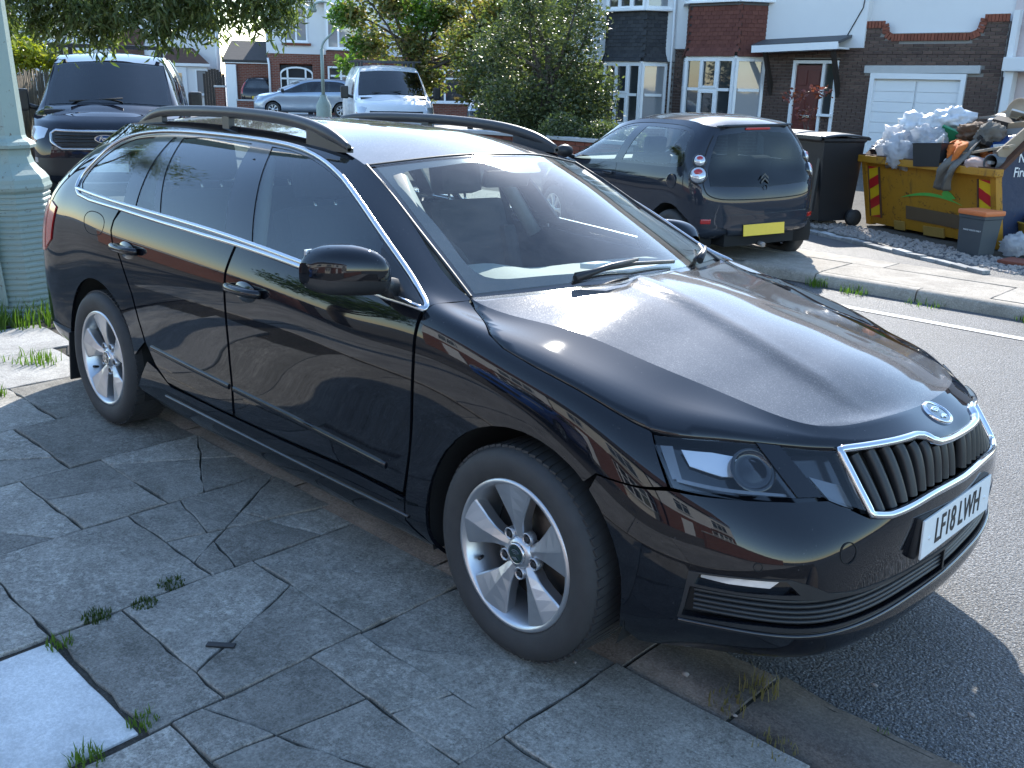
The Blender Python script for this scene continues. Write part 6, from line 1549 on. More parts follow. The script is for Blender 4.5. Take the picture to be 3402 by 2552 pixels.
def van(name, label, mat, loc, rz, style):
    v = van_tables(); sk = v.sk; root = empty(name, loc, rz, label, 'van'); rad, wb = .33, 2.93
    A = lambda cx, n=14: [inv2(sk, cx+(rad+.06)*math.cos(t), rad+.02+(rad+.06)*math.sin(t), 2., 13.5) for t in np.linspace(R(-8), R(188), n)]
    sw = [(8.75,6.2),(8.4,6.15),(7.6,5.85),(7.05,5.5),(6.8,5.15),(6.9,4.95),(8.8,4.95)]
    pobj(v, 'body', sk, [(0,.02),(3.9,.02)]+A(0)+[(7,.02),(9.8,.02)]+A(-wb)+[(12.6,.02),(14,.02),(14,7),(0,7)], mat, root, [sw], 0, .16, .22, .012, 'both')
    for nm, S in (('bonnet', v.hood), ('roof', v.roof)): pobj(v, nm, S, [(0,0),(0,6),(4,6),(4,0)], mat, root, (), 0, .3, .4, .01, 'one')
    pobj(v, 'windscreen', v.screen, [(.08,.15),(.08,5.85),(1.94,5.85),(1.94,.15)], 'glass_dark', root, (), .001, .2, .4, 0, 'one')
    pobj(v, 'screen_surround', v.screen, [(0,0),(0,6),(2,6),(2,0)], 'black_gloss', root, [[(.16,.28),(.16,5.72),(1.88,5.66),(1.88,.34)]], -.006, .2, .4, 0, 'one')
    pobj(v, 'cab_window', sk, sw, 'glass_dark', root, (), -.006, .2, .3, 0)
    pobj(v, 'headlamp', sk, [(4.1,4.55),(3.0,4.72),(2.35,4.66),(2.55,4.0),(3.2,3.75),(4.0,3.95)], 'lamp_white', root, (), .004)
    pobj(v, 'indicator', sk, [(4.0,3.92),(3.2,3.72),(3.3,3.6),(4.05,3.8)], 'tail_amber', root, (), .004)
    if style == 'dark':
        gp = [(2.1,4.35),(1.9,4.60),(0,4.62),(0,3.35),(1.6,3.32),(2.05,3.8)]
        pobj(v, 'grille', sk, gp, 'black_plastic', root, (), .004, .2, .2, .01, 'both')
        ribn(v, 'grille_surround', sk, dens([(0,4.64),(1.9,4.62),(2.14,4.34),(2.08,3.8),(1.62,3.30),(0,3.32)], .08, False), .035, .012, 'satin_aluminium', root, .006)
        for k in range(4): ribn(v, 'grille_slat', sk, [(u_, 3.55+.25*k) for u_ in np.linspace(0, 1.9, 14)], .022, .012, 'black_gloss', root, .006)
        P = sk(0, 4.05)[0]; bd = bpy.data.objects.new('oval_badge', None); C.objects.link(bd); bd.parent = root; bd.location = (P[0]+.022, 0, P[2]); bd.rotation_euler = (R(90), 0, R(90))
        m = MB(); m.lathe([(1, -.01), (1, .006), (.94, .009), (.001, .010)], 'Z', seg=32); bmesh.ops.scale(m.b, vec=(.125, .050, 1), verts=m.b.verts); m.obj('badge_plate', 'badge_blue', bd)
        m = MB(); G = [[(.125*math.cos(t)*k_, .050*math.sin(t)*k_, .011) for k_ in (.90, 1.02)] for t in np.linspace(0, 2*math.pi, 33)]; m.grid(G); m.obj('badge_rim', 'chrome', bd)
        me = text_mesh('badge_script', 'Ford', .078, .002, .001, shear=.35); mesh_obj('badge_script', me, 'chrome', bd).location = (0, 0, .013)
        P = sk(0, 2.0)[0]; m = MB(); m.box((0, 0, 0), (.01, .52, .111), bev=.002); m.obj('number_plate', 'plate_white', root, loc=(P[0]+.016, 0, P[2]))
        pobj(v, 'bumper_insert', sk, [(3.2,2.6),(0,2.7),(0,1.4),(3.2,1.3)], 'black_plastic', root, (), .003, mode='both')
        pobj(v, 'fog_lamp', sk, [(3.5,2.6),(3.15,2.6),(3.15,2.25),(3.5,2.25)], 'lamp_white', root, (), .008)
    else:
        pobj(v, 'grille', sk, [(2.0,4.3),(0,4.35),(0,3.5),(2.0,3.5)], 'black_plastic', root, (), .004, .2, .2, .01, 'both')
        P = sk(0, 2.2)[0]; m = MB(); m.box((0, 0, 0), (.01, .52, .111), bev=.002); m.obj('number_plate', 'plate_white', root, loc=(P[0]+.016, 0, P[2]))
    for s_ in (1, -1):
        P = sk(6.6, 5.05)[0]; m = MB(); m.box((P[0]-.02, s_*(P[1]-.20), P[2]+.12), (.12, .19, .30), bev=.04); m.tube([(P[0]-.02, s_*(P[1]+.03), P[2]), (P[0]-.02, s_*(P[1]-.14), P[2]+.05)], .035, 8); m.obj('door_mirror', 'black_plastic', root)
        small_wheel(root, (0, s_*.87, rad), s_, rad, rad*.65, .2); small_wheel(root, (-wb, s_*.87, rad), s_, rad, rad*.65, .2)
    for p in ([(6.5,5.2),(6.45,3.5),(6.6,1.4),(8.9,1.4),(8.95,5.2),(8.8,6.4)],): ribn(v, 'door_seam', sk, dens(p, .15, False), .008, .001, 'underbody', root)
    m = MB(); m.box((-1.5, 0, .32), (4.6, 1.5, .2)); m.obj('floor_pan', 'underbody', root)
    m = MB(); m.box((-1.35, 0, 1.0), (.05, 1.75, 1.3)); m.obj('bulkhead', 'cabin_dark', root)
    m = MB(); m.box((-.02, 0, 1.16), (.55, 1.6, .14), bev=.04); m.obj('dashboard', 'cabin_dark', root)
    for y in (-.45, .45):
        m = MB(); m.box((-1.0, y, 1.12), (.14, .5, .75), (0, R(-14), 0), .05); m.box((-1.13, y, 1.56), (.10, .26, .2), bev=.03); m.obj('seat', 'seat_cloth', root)
    for k, x in enumerate((-1.05, -2.1, -3.1)[:2 if style == 'dark' else 3]):
        rk = bpy.data.objects.new('roof_bar', None); C.objects.link(rk); rk.parent = root
        m = MB(); m.box((x, 0, 2.09), (.05, 1.72, .035), bev=.008); m.obj('crossbar', 'rail_grey', rk)
        for y in (-.66, .66): m = MB(); m.box((x, y, 2.02), (.09, .06, .13), bev=.01); m.obj('bar_foot', 'black_plastic', rk)
    m = MB(); m.tube([(v.screen(.12, 1.2)[0][0]+.03, -.5, v.screen(.12, 1.2)[0][2]+.02), (v.screen(.2, 3.6)[0][0]+.02, .2, v.screen(.2, 3.6)[0][2]+.03)], .012, 6); m.obj('wiper', 'black_plastic', root)
    return root
van('dark_panel_van', 'dark blue panel van with oval badge parked facing the viewer at left', 'paint_van_dark', (-11.9, 3.35, -.12), R(-29), 'dark')
van('white_panel_van', 'white panel van with roof bars facing the viewer in the distance', 'paint_white', (-17.4, 12.9, -.06), R(-33), 'white')
# ------------------------------------------------------------------ lamp posts
def greenpaint():
    t = NT('lamp_green'); chip = t.ramp(t.noise(22, 6, .8), [(.60, 0), (.66, 1)]); c = t.mix(t.noise(3, 5), (.22, .29, .26), (.30, .37, .34)); c = t.mix(chip, c, (.10, .07, .05))
    t.bsdf(c, .5, 0, .4, normal=t.bump(t.noise(40, 3), .12, .01))
greenpaint()
def octo(m, prof, c=(0, 0, 0), n=8, rot=math.pi/8):
    rings = [[(c[0]+r_*math.cos(rot+2*math.pi*k/n), c[1]+r_*math.sin(rot+2*math.pi*k/n), c[2]+z) for k in range(n)] for r_, z in prof]
    vv = [[m.b.verts.new(p) for p in r] for r in rings]
    for a, b in zip(vv, vv[1:]):
        for k in range(n): m.b.faces.new((a[k], a[(k+1) % n], b[(k+1) % n], b[k]))
    m.b.faces.new(vv[-1])
def lamp_near():
    r = empty('ornate_lamp_post', (-5.32, -.30, -.02), R(10), 'pale green cast iron lamp post with ribbed octagonal base', 'lamp post')
    prof = [(.30, 0), (.30, .04)]
    n = 21
    for k in range(n):
        z = .05+k*(.80/n); r0 = .285-.045*(k/n); prof += [(r0, z), (r0+.010, z+.006), (r0+.010, z+.020), (r0, z+.028)]
    prof += [(.262, .86), (.268, .88), (.262, .90)]
    m = MB(); octo(m, prof); m.obj('ribbed_base', 'lamp_green', r)
    m = MB(); octo(m, [(.258, .90), (.255, .93), (.235, .96), (.205, .99), (.175, 1.03), (.160, 1.08), (.158, 1.12)]); m.obj('shoulder', 'lamp_green', r)
    m = MB(); octo(m, [(.158, 1.12), (.195, 1.13), (.200, 1.15), (.185, 1.17), (.150, 1.19), (.140, 1.21)]); m.obj('collar', 'lamp_green', r)
    m = MB(); octo(m, [(.140, 1.21), (.118, 2.0), (.095, 3.2), (.075, 4.6)]); m.obj('shaft', 'lamp_green', r)
    m = MB(); m.box((.10, -.245, .42), (.20, .012, .62), (R(3), 0, 0)); m.obj('access_door', 'lamp_green', r)
    pts = [(0, 0, 4.6)]+[(.55-.55*math.cos(t), 0, 4.7+.55*math.sin(t)) for t in np.linspace(0, math.pi*.9, 10)]
    m = MB(); m.tube(pts, .035, 8); m.obj('swan_neck', 'lamp_green', r)
    m = MB(); m.lathe([(.05, 0), (.16, -.08), (.17, -.16), (.05, -.2)], 'Z', (1.1, 0, 4.86), 16); m.obj('lantern', 'lamp_green', r)
lamp_near()
def lamp_far():
    r = empty('swan_neck_lamp_post', (-26.1, 17.0, -.05), R(-125), 'slim dark green swan-neck street lamp in front of the white house', 'lamp post')
    m = MB(); m.lathe([(.26, 0), (.25, .75), (.18, .9), (.12, 1.0), (.10, 1.1)], 'Z', seg=12); m.obj('base', 'lamp_green', r)
    m = MB(); m.tube([(0, 0, 1.1), (0, 0, 2.55)], .06, 10); m.obj('shaft', 'lamp_green', r)
    pts = smooth_path([(0, 0, 2.5), (-.06, 0, 2.75), (-.40, 0, 3.1), (-.60, 0, 3.45), (-.55, 0, 3.8), (-.25, 0, 4.0), (.05, 0, 4.0), (.22, 0, 3.9)], 30)
    m = MB(); m.tube(pts, .035, 8); m.obj('swan_neck', 'lamp_green', r)
    m = MB(); m.lathe([(.03, .12), (.10, .05), (.15, -.05), (.12, -.12), (.001, -.15)], 'Z', (.25, 0, 3.82), 14); m.obj('lantern', 'lamp_green', r)
lamp_far()
# ------------------------------------------------------------------ skip and rubbish
def skip_paint():
    t = NT('skip_yellow'); c = t.mix(t.noise(1.6, 6, .7), (.34, .155, .010), (.46, .22, .015)); rust = t.ramp(t.noise(7, 8, .8), [(.57, 0), (.64, 1)]); drip = t.ramp(t.noise(9, 6, .75, t.coord(vec=(1, 1, .12))), [(.58, 0), (.68, .8)])
    c = t.mix(drip, c, (.17, .085, .02)); c = t.mix(rust, c, (.055, .026, .015)); t.bsdf(c, .55, 0, .4, normal=t.bump(t.noise(9, 5), .25, .02))
    t = NT('skip_blue'); c = t.mix(t.noise(2, 6, .7), (.012, .022, .055), (.025, .04, .085)); rust = t.ramp(t.noise(8, 8, .8), [(.60, 0), (.66, 1)]); t.bsdf(t.mix(rust, c, (.10, .045, .02)), .5, 0, .4, normal=t.bump(t.noise(9, 5), .25, .02))
skip_paint()
simple('rust', (.09, .040, .022), .85, var=.4, vscale=12, bump=.3, bscale=40)
simple('chevron_red', (.50, .020, .022), .35, var=.1, vscale=9); simple('chevron_yellow', (.72, .46, .015), .35, var=.1, vscale=9)
simple('logo_green', (.10, .42, .07), .5, var=.15, vscale=20); simple('blurred_text', (.13, .085, .045), .6, var=.12, vscale=6); simple('bare_plate', (.36, .22, .05), .6, var=.25, vscale=7)
SKO = Vector((-2.47, 8.26, .03)); SKA = math.atan2(-.40, .917)
def skip():
    r = empty('rubbish_skip', SKO, SKA, 'yellow and blue builder skip heaped with rubbish on the drive', 'skip')
    w = .93; r.scale = (1, 1, .81)
    # local: x along the yellow end, y away from the road
    def yb(z): return .20-.20*z/1.02
    m = MB(); m.face([(-w+.04, yb(.06), .06), (w-.04, yb(.06), .06), (w, 0, 1.02), (-w, 0, 1.02)]); m.face([(-w+.04, yb(.06)+.04, .06), (-w, .04, 1.02), (w, .04, 1.02), (w-.04, yb(.06)+.04, .06)]); m.obj('end_panel', 'skip_yellow', r)
    part('rim', 'skip_yellow', r, lambda m: m.box((0, -.015, 1.0), (2*w+.12, .12, .10), bev=.015)); part('rim_edge', 'rust', r, lambda m: m.box((0, -.01, 1.056), (2*w+.10, .10, .012)))
    for s_ in (-1, 1):
        part('corner_post', 'skip_yellow', r, lambda m: m.prism([(yb(0)-.03, .03), (yb(0)+.06, .03), (.05, .98), (-.035, .98)], 'X', s_*w-.035, s_*w+.035))
        ya = [(.02, 1.0), (.42, 1.42), (2.9, 1.42), (3.25, 1.1), (2.7, .05), (.24, .05)]
        part('side_panel', 'skip_blue', r, lambda m: m.prism(ya, 'X', s_*(w+.0)-.02, s_*(w+.0)+.02))
        part('side_rim', 'rust', r, lambda m: (m.box((s_*w, .22, 1.235), (.09, .60, .05), (R(46.4), 0, 0)), m.box((s_*w, 1.66, 1.44), (.09, 2.5, .05))))
        part('lifting_lug', 'skip_blue', r, lambda m: m.tube([(s_*(w+.02), 1.2, .9), (s_*(w+.15), 1.2, .9)], .05, 10))
        part('side_rib', 'skip_blue', r, lambda m: m.box((s_*(w+.04), 1.9, .75), (.05, .10, 1.3)))
    part('floor', 'rust', r, lambda m: m.box((0, 1.5, .07), (1.8, 2.5, .05))); part('back_panel', 'skip_blue', r, lambda m: m.face([(-w, 2.7, .05), (w, 2.7, .05), (w, 3.25, 1.1), (-w, 3.25, 1.1)]))
    # reflective chevron boards
    nrm = math.atan2(.20, 1.02)
    for s_ in (-1, 1):
        cb = bpy.data.objects.new('chevron_board', None); C.objects.link(cb); cb.parent = r; cb.location = (s_*(w-.125), yb(.53)-.012, .53); cb.rotation_euler = (nrm*1.0, 0, 0)
        hw, hh = .078, .375
        part('board', 'chevron_yellow', cb, lambda m: m.box((0, .004, 0), (2*hw, .008, 2*hh)))
        for k in range(-3, 4):
            z0 = k*.30+.08; q = [(-hw, z0-s_*-.055*-1), (hw, z0), (hw, z0+.15), (-hw, z0+.15)]
            d = .10*(-s_)
            q = [(-hw, z0-d/2), (hw, z0+d/2), (hw, z0+d/2+.14), (-hw, z0-d/2+.14)]
            q = [(x, max(-hh, min(hh, z))) for x, z in q]
            if q[2][1]-q[1][1] < .01 and q[3][1]-q[0][1] < .01: continue
            part('stripe', 'chevron_red', cb, lambda m: m.prism(q, 'Y', -.004, -.001))
        part('board_frame', 'rust', cb, lambda m: [m.box(c, s2) for c, s2 in (((-hw-.012, 0, 0), (.014, .02, 2*hh)), ((hw+.012, 0, 0), (.014, .02, 2*hh)))])
    # painted arc and leaf, plain patch standing in for blurred lettering, welded plates
    lg = bpy.data.objects.new('painted_logo', None); C.objects.link(lg); lg.parent = r; lg.location = (0, yb(.6)-.008, .6); lg.rotation_euler = (nrm, 0, 0)
    up = [(-.40+.90*t, -.12+.15*math.sin(math.pi*(t*.86+.05))) for t in np.linspace(0, 1, 18)]; dn = [(-.40+.90*t, -.12+.15*math.sin(math.pi*(t*.86+.05))-.045*math.sin(math.pi*t)) for t in np.linspace(1, 0, 18)]
    part('arc', 'logo_green', lg, lambda m: m.prism(up+dn[1:-1], 'Y', -.003, .001))
    part('leaf', 'logo_green', lg, lambda m: m.prism([(.22, .04), (.25, .00), (.34, -.02), (.41, .0), (.36, .06), (.30, .10), (.25, .085)], 'Y', -.003, .001))
    part('leaf', 'logo_green', lg, lambda m: m.prism([(.16, .14), (.21, .13), (.29, .09), (.26, .13), (.20, .165)], 'Y', -.003, .001))
    part('blurred_name', 'blurred_text', r, lambda m: m.box((.14, yb(.30)-.006, .30), (.92, .006, .19), (nrm, R(1), 0)))
    for x, ww in ((-.42, .16), (.10, .30), (.72, .2)): part('welded_plate', 'bare_plate', r, lambda m: m.box((x, yb(.09)-.015, .10), (ww, .02, .13), (nrm, R(rnd.uniform(-3, 3)), 0), bev=.004))
    for txt, z in (('No', 1.20), ('Fires', 1.02)):
        me = text_mesh('warning_text', txt, .15, .002, .001); o = mesh_obj('warning_text', me, 'plate_white', r); o.location = (w+.024, .34, z-.02); o.scale = (.8, 1.15, 1); o.rotation_euler = (R(90), 0, R(90))
    return r
skip()
def L2W(x, y, z): 
    c, s_ = math.cos(SKA), math.sin(SKA); return (SKO.x+x*c-y*s_, SKO.y+x*s_+y*c, SKO.z+z*.81)
simple('bag_white', (.58, .58, .58), .35, var=.08, vscale=5, coat=.2, bump=.6, bscale=9)
t_ = NT('bag_film'); p_ = t_.bsdf(t_.mix(t_.noise(5, 4), (.62, .64, .67), (.85, .86, .88)), .22, 0, .6, normal=t_.bump(t_.noise(11, 6, .7), 1., .06)); tl_ = t_.n('BsdfTranslucent'); tl_.inputs[0].default_value = (.9, .92, .95, 1); mx_ = t_.n('MixShader'); mx_.inputs[0].default_value = .5
t_.t.links.new(p_.outputs[0], mx_.inputs[1]); t_.t.links.new(tl_.outputs[0], mx_.inputs[2]); t_.t.links.new(mx_.outputs[0], t_.out.inputs[0])
simple('bag_black', (.014, .014, .016), .25, coat=.3, bump=.9, bscale=10); simple('cloth_orange', (.55, .14, .02), .85, bump=.4, bscale=30); simple('cloth_khaki', (.14, .125, .105), .9, bump=.4, bscale=30)
simple('board_ply', (.34, .26, .18), .8, var=.2, vscale=7); simple('board_grey', (.22, .20, .175), .85, var=.3, vscale=6); simple('board_white', (.62, .62, .60), .7, var=.15); simple('cardboard', (.30, .215, .135), .85, var=.2, vscale=8)
simple('plastic_green', (.015, .19, .07), .4); simple('plastic_dkgreen', (.02, .085, .06), .5); simple('plastic_grey', (.10, .11, .12), .5); simple('foam_pink', (.45, .30, .25), .9, bump=.6, bscale=25); simple('brown_scrap', (.10, .055, .03), .85, var=.5, vscale=14, bump=.8, bscale=18)
simple('caddy_grey', (.055, .066, .075), .5, var=.1); simple('caddy_orange', (.62, .17, .05), .5, var=.08); simple('bin_black', (.014, .015, .018), .42, var=.15, bump=.05); simple('bin_lid', (.03, .034, .038), .3, var=.15); simple('basket_yellow', (.52, .33, .04), .6, var=.2)
def lump(name, c, s_, mat, label, cat, seed, sub=4, rough=.26, knot=False, world=False, group=None, squash=None):
    """crumpled bag or bundle: an icosphere pushed in and out by layered noise"""
    from mathutils import noise as nz
    m = MB(); res = bmesh.ops.create_icosphere(m.b, subdivisions=sub, radius=1)
    for v in res['verts']:
        d = v.co.normalized(); o = Vector((seed*3.1, seed*1.7, seed*.9))
        f = 1+rough*nz.noise(d*1.7+o)*1.5+rough*1.5*abs(nz.noise(d*4.3+o))+rough*.9*abs(nz.noise(d*9+o))+rough*.35*nz.noise(d*19+o)-rough*.6
        if knot and d.z > .6: f += (d.z-.6)*.6
        v.co = Vector((d.x*s_[0], d.y*s_[1], max(d.z, -.75)*s_[2]))*f
    for f in m.b.faces: f.smooth = True
    return m.obj(name, mat, None, loc=c if world else L2W(*c), rot=(0, 0, SKA), label=label, cat=cat, group=group)
def plank(name, c, d, rot, mat, label, cat='board', bev=.004):
    m = MB(); m.box((0, 0, 0), d, None, bev); o = m.obj(name, mat, None, loc=L2W(*c), label=label, cat=cat); o.rotation_euler = (Matrix.Rotation(SKA, 3, 'Z') @ Euler(rot).to_matrix()).to_euler(); return o
# heap that fills the skip
def heap():
    from mathutils import noise as nz
    m = MB(); rows = []
    for i in range(40):
        y = .06+2.9*i/39; row = []
        for k in range(26):
            x = -.88+1.76*k/25; h = .95+.38*math.sin(min(1, (y-.05)/1.0)*1.57)*max(0, 1-abs(x-.15)**3*.9)+.22*max(0, x)*min(1, y)
            h += .09*nz.noise(Vector((x*4, y*4, 1)))+.06*nz.noise(Vector((x*11, y*11, 4))); row.append((x, y, h))
        rows.append(row)
    m.grid(rows, False); o = m.obj('rubble', 'brown_scrap', None, loc=SKO, rot=(0, 0, SKA), label='mixed brown rubble filling the skip beneath the bags', cat='rubble', kind='stuff'); o.scale = (1, 1, .81)
heap()
lump('clear_bag', (-.60, .12, 1.22), (.21, .17, .20), 'bag_film', 'clear plastic bag sagging over the left end of the skip rim', 'bag', 1)
lump('clear_bag', (-.43, -.01, 1.10), (.19, .13, .19), 'bag_film', 'clear plastic bag hanging lowest over the front rim of the skip', 'bag', 2)
lump('white_bag', (-.50, .38, 1.42), (.27, .22, .20), 'bag_white', 'white plastic bag heaped in the middle of the bag pile', 'bag', 3)
lump('white_bag', (-.28, .55, 1.55), (.24, .22, .16), 'bag_white', 'white plastic bag at the top of the bag pile', 'bag', 4)
lump('white_bag', (-.25, .22, 1.28), (.20, .18, .17), 'bag_film', 'clear bag beside the green sheet', 'bag', 5)
lump('white_bag', (-.72, .42, 1.30), (.16, .18, .17), 'bag_white', 'white plastic bag at the far left of the pile', 'bag', 6)
lump('clear_bag', (.02, .16, 1.17), (.20, .15, .12), 'bag_film', 'crumpled clear sheet just behind the black tub', 'bag', 7)
lump('black_sack', (-.84, .18, 1.10), (.14, .14, .09), 'bag_black', 'black sack at the left corner of the skip', 'bag', 8)
m = MB(); m.box((0, 0, 0), (.36, .26, .24), None, .02, ); 
m.b.free(); m = MB(); G = [[(x*(1+.12*z/.24)*sx, y*(1+.12*z/.24)*sx, z) for x, y in ((.17, .12), (-.17, .12), (-.17, -.12), (.17, -.12), (.17, .12))] for z, sx in ((0, 1), (.24, 1), (.25, 1.04), (.24, .95), (.03, .93))]; m.grid(G, False); m.obj('black_tub', 'bin_black', None, loc=L2W(.08, .03, .99), rot=(0, R(-4), SKA+.06), label='black plastic tub full of scraps on the skip rim', cat='tub')
plank('green_sheet', (-.06, .36, 1.36), (.22, .03, .24), (R(30), R(18), .2), 'plastic_green', 'bright green plastic sheet behind the black tub', 'sheet')
def drape(name, pts, w, mat, label, seed, cat='cloth', fold=.035):
    rr = random.Random(seed); P = smooth_path(pts, 24); m = MB(); rows = []
    for i, p in enumerate(P):
        t = i/23; row = []
        for k in range(11):
            f = k/10-.5; ww = w*(1-.25*math.sin(t*5+seed)); row.append((p[0]+f*ww+.02*math.sin(t*9+k), p[1]-fold*math.cos(f*9+t*4+seed)-.015*rr.random(), p[2]+.015*math.sin(f*11+seed)))
        rows.append(row)
    m.grid(rows); o = m.obj(name, mat, None, loc=SKO, rot=(0, 0, SKA), label=label, cat=cat); md = o.modifiers.new('s', 'SOLIDIFY'); md.thickness = .012; o.scale = (1, 1, .81); return o
drape('khaki_trousers', [(.42, .42, 1.46), (.46, .20, 1.36), (.44, .02, 1.16), (.42, -.09, 1.02), (.38, -.10, .88), (.36, -.09, .72)], .17, 'cloth_khaki', 'grey-brown trousers hanging down over the skip end', 1)
drape('orange_cloth', [(.12, .30, 1.34), (.28, .16, 1.33), (.36, .05, 1.28), (.37, .0, 1.15), (.36, -.03, 1.03)], .14, 'cloth_orange', 'bright orange cloth draped beside the black tub', 2)
drape('orange_cloth', [(.62, .22, 1.22), (.66, .12, 1.16), (.68, .06, 1.06)], .16, 'cloth_orange', 'second orange cloth low under the boards', 5)
rr = random.Random(21)
items = [('cardboard_sheet', (.62, .45, 1.42), (.55, .42, .02), (R(38), R(-8), .1), 'board_grey', 'large grey-brown board leaning in the middle of the skip', 'board'),
 ('wooden_plank', (.60, .10, 1.24), (.75, .10, .025), (R(10), R(-12), .05), 'board_ply', 'pale plank lying across the front of the boards', 'board'),
 ('white_batten', (.66, .06, 1.14), (.34, .06, .03), (0, R(8), -.05), 'board_white', 'short white batten above the pink foam', 'board'),
 ('plywood_sheet', (.90, .55, 1.36), (.02, 1.0, .50), (R(35), 0, 0), 'board_ply', 'plywood sheet standing along the blue side of the skip', 'board'),
 ('white_sheet', (.25, .85, 1.66), (.36, .26, .03), (R(15), R(-6), .3), 'board_white', 'white panel lying flat on the top of the heap', 'board'),
 ('wooden_plank', (-.05, .75, 1.62), (.42, .08, .03), (0, R(-8), .2), 'board_grey', 'grey plank at the upper left of the heap', 'board'),
 ('dark_board', (.75, 1.0, 1.62), (.6, .4, .03), (R(20), R(10), -.2), 'dark_timber', 'dark board on the upper right of the heap', 'board'),
 ('green_box', (1.0-.2, 1.0, 1.74), (.40, .30, .26), (R(12), R(-25), .3), 'plastic_dkgreen', 'dark green crate tipped on top of the heap', 'crate'),
 ('white_card', (.55, 1.05, 1.78), (.34, .22, .02), (R(25), R(-15), .2), 'board_white', 'white card sheet near the top of the heap', 'card'),
 ('cardboard_box', (.68, .70, 1.58), (.42, .30, .10), (R(8), R(-8), .1), 'cardboard', 'flattened cardboard box right of the centre of the heap', 'box'),
 ('white_block', (.80, .22, 1.28), (.20, .10, .10), (0, R(-6), .1), 'board_white', 'white block with slots near the right end of the rim', 'block'),
 ('white_block', (.72, .38, 1.32), (.20, .10, .11), (R(6), R(4), .2), 'board_white', 'white block behind the slotted one', 'block'),
 ('long_profile', (.74, .50, 1.40), (.70, .07, .05), (R(10), R(-24), .1), 'board_white', 'long white profile sloping up to the right', 'board'),
 ('brown_board', (.15, .60, 1.55), (.34, .20, .025), (R(-5), R(-5), -.2), 'brown_scrap', 'brown board glinting in the sun on the heap', 'board'),
 ('dark_scrap', (.45, .62, 1.56), (.30, .22, .10), (R(10), R(12), .5), 'dark_timber', 'dark box-shaped scrap in the centre of the heap', 'scrap')]
items += [('splintered_batten', (.30, .95, 1.72), (.62, .05, .03), (R(20), R(-18), .4), 'board_ply', 'splintered batten sticking up left of the round lid', 'board'), ('broken_shelf', (.55, .80, 1.66), (.40, .22, .02), (R(-18), R(14), .7), 'board_white', 'broken white shelf tilted below the green crate', 'board'), ('grey_offcut', (.42, .50, 1.50), (.26, .12, .03), (R(30), R(25), .3), 'board_grey', 'grey offcut wedged above the khaki bundle', 'board'), ('brown_carton', (.88, .80, 1.62), (.22, .18, .16), (R(25), R(15), .5), 'cardboard', 'small brown carton under the green crate', 'box'), ('pale_lath', (.05, .95, 1.70), (.50, .03, .02), (R(5), R(-14), -.3), 'board_ply', 'pale lath lying along the top left of the heap', 'board'), ('plastic_tray', (.70, .30, 1.36), (.22, .16, .02), (R(40), R(-10), .2), 'badge_blue', 'blue plastic tray behind the slotted block', 'tray'), ('black_bracket', (.58, .25, 1.32), (.30, .04, .04), (R(15), R(30), .6), 'black_plastic', 'black bracket crossing the grey board', 'scrap'), ('white_tray', (.38, 1.1, 1.80), (.30, .24, .04), (R(-20), R(10), .9), 'board_white', 'white tray upended on the summit of the heap', 'tray'), ('timber_strip', (.66, 1.2, 1.84), (.55, .06, .02), (R(10), R(-22), .1), 'dark_timber', 'dark timber strip poking out at the summit of the heap', 'board'), ('cardboard_flap', (.15, .40, 1.46), (.24, .18, .012), (R(35), R(-20), .5), 'cardboard', 'cardboard flap beside the brown bundle', 'card')]
for nm, c, d, ro, mt, lb, ct in items: plank(nm, c, d, ro, mt, lb, ct)
lump('foam_lump', (.66, .02, 1.07), (.15, .10, .08), 'foam_pink', 'pinkish foam lump resting on the right of the rim', 'foam', 11, rough=.1)
lump('brown_bundle', (.22, .40, 1.45), (.18, .15, .11), 'brown_scrap', 'brown glossy bundle above the orange cloth', 'bundle', 12); lump('dark_bundle', (.50, .35, 1.42), (.16, .16, .14), 'cloth_khaki', 'khaki bundle above the trousers', 'bundle', 13)
lump('pale_sack', (.95, 1.25, 1.80), (.26, .22, .16), 'bag_white', 'pale sack at the upper right of the heap', 'bag', 14); lump('blue_grey_sack', (.98, .75, 1.60), (.30, .24, .17), 'plastic_grey', 'blue-grey sack against the plywood sheet', 'bag', 15); lump('pale_bundle', (.80, 1.35, 1.86), (.18, .16, .14), 'foam_pink', 'pale bundle at the very top of the heap', 'bundle', 17)
m = MB(); G = [[(r_*math.cos(a), y, r_*math.sin(a)) for r_, y in ((.075, 0), (.085, -.0), (.085, .4), (.075, .4), (.075, 0))] for a in np.linspace(0, 6.283, 21)]; m.grid(G); m.obj('grey_pipe', 'plastic_grey', None, loc=L2W(.86, -.02, 1.12), rot=(0, 0, SKA+.1), label='grey drain pipe with its open end over the skip rim', cat='pipe')
m = MB(); m.lathe([(.001, .02), (.10, .02), (.12, .05), (.125, .05), (.105, .0), (.001, .0)], 'Z', seg=24); o = m.obj('round_lid', 'board_ply', None, loc=L2W(.40, .80, 1.74), rot=(R(70), 0, SKA), label='round pale lid standing on top of the heap', cat='lid')
m = MB(); m.ico((0, 0, 0), .035, 2); m.obj('white_ball', 'bag_white', None, loc=L2W(.30, -.02, 1.08), label='small white ball beside the black tub', cat='ball')
m = MB(); m.lathe([(.001, 0), (.03, 0), (.032, .16), (.022, .20), (.012, .21), (.012, .24), (.001, .24)], 'Z', seg=14); m.obj('spray_bottle', 'board_white', None, loc=L2W(.06, .05, 1.19), rot=(.5, .5, 0), label='small white bottle sticking out of the black tub', cat='bottle')
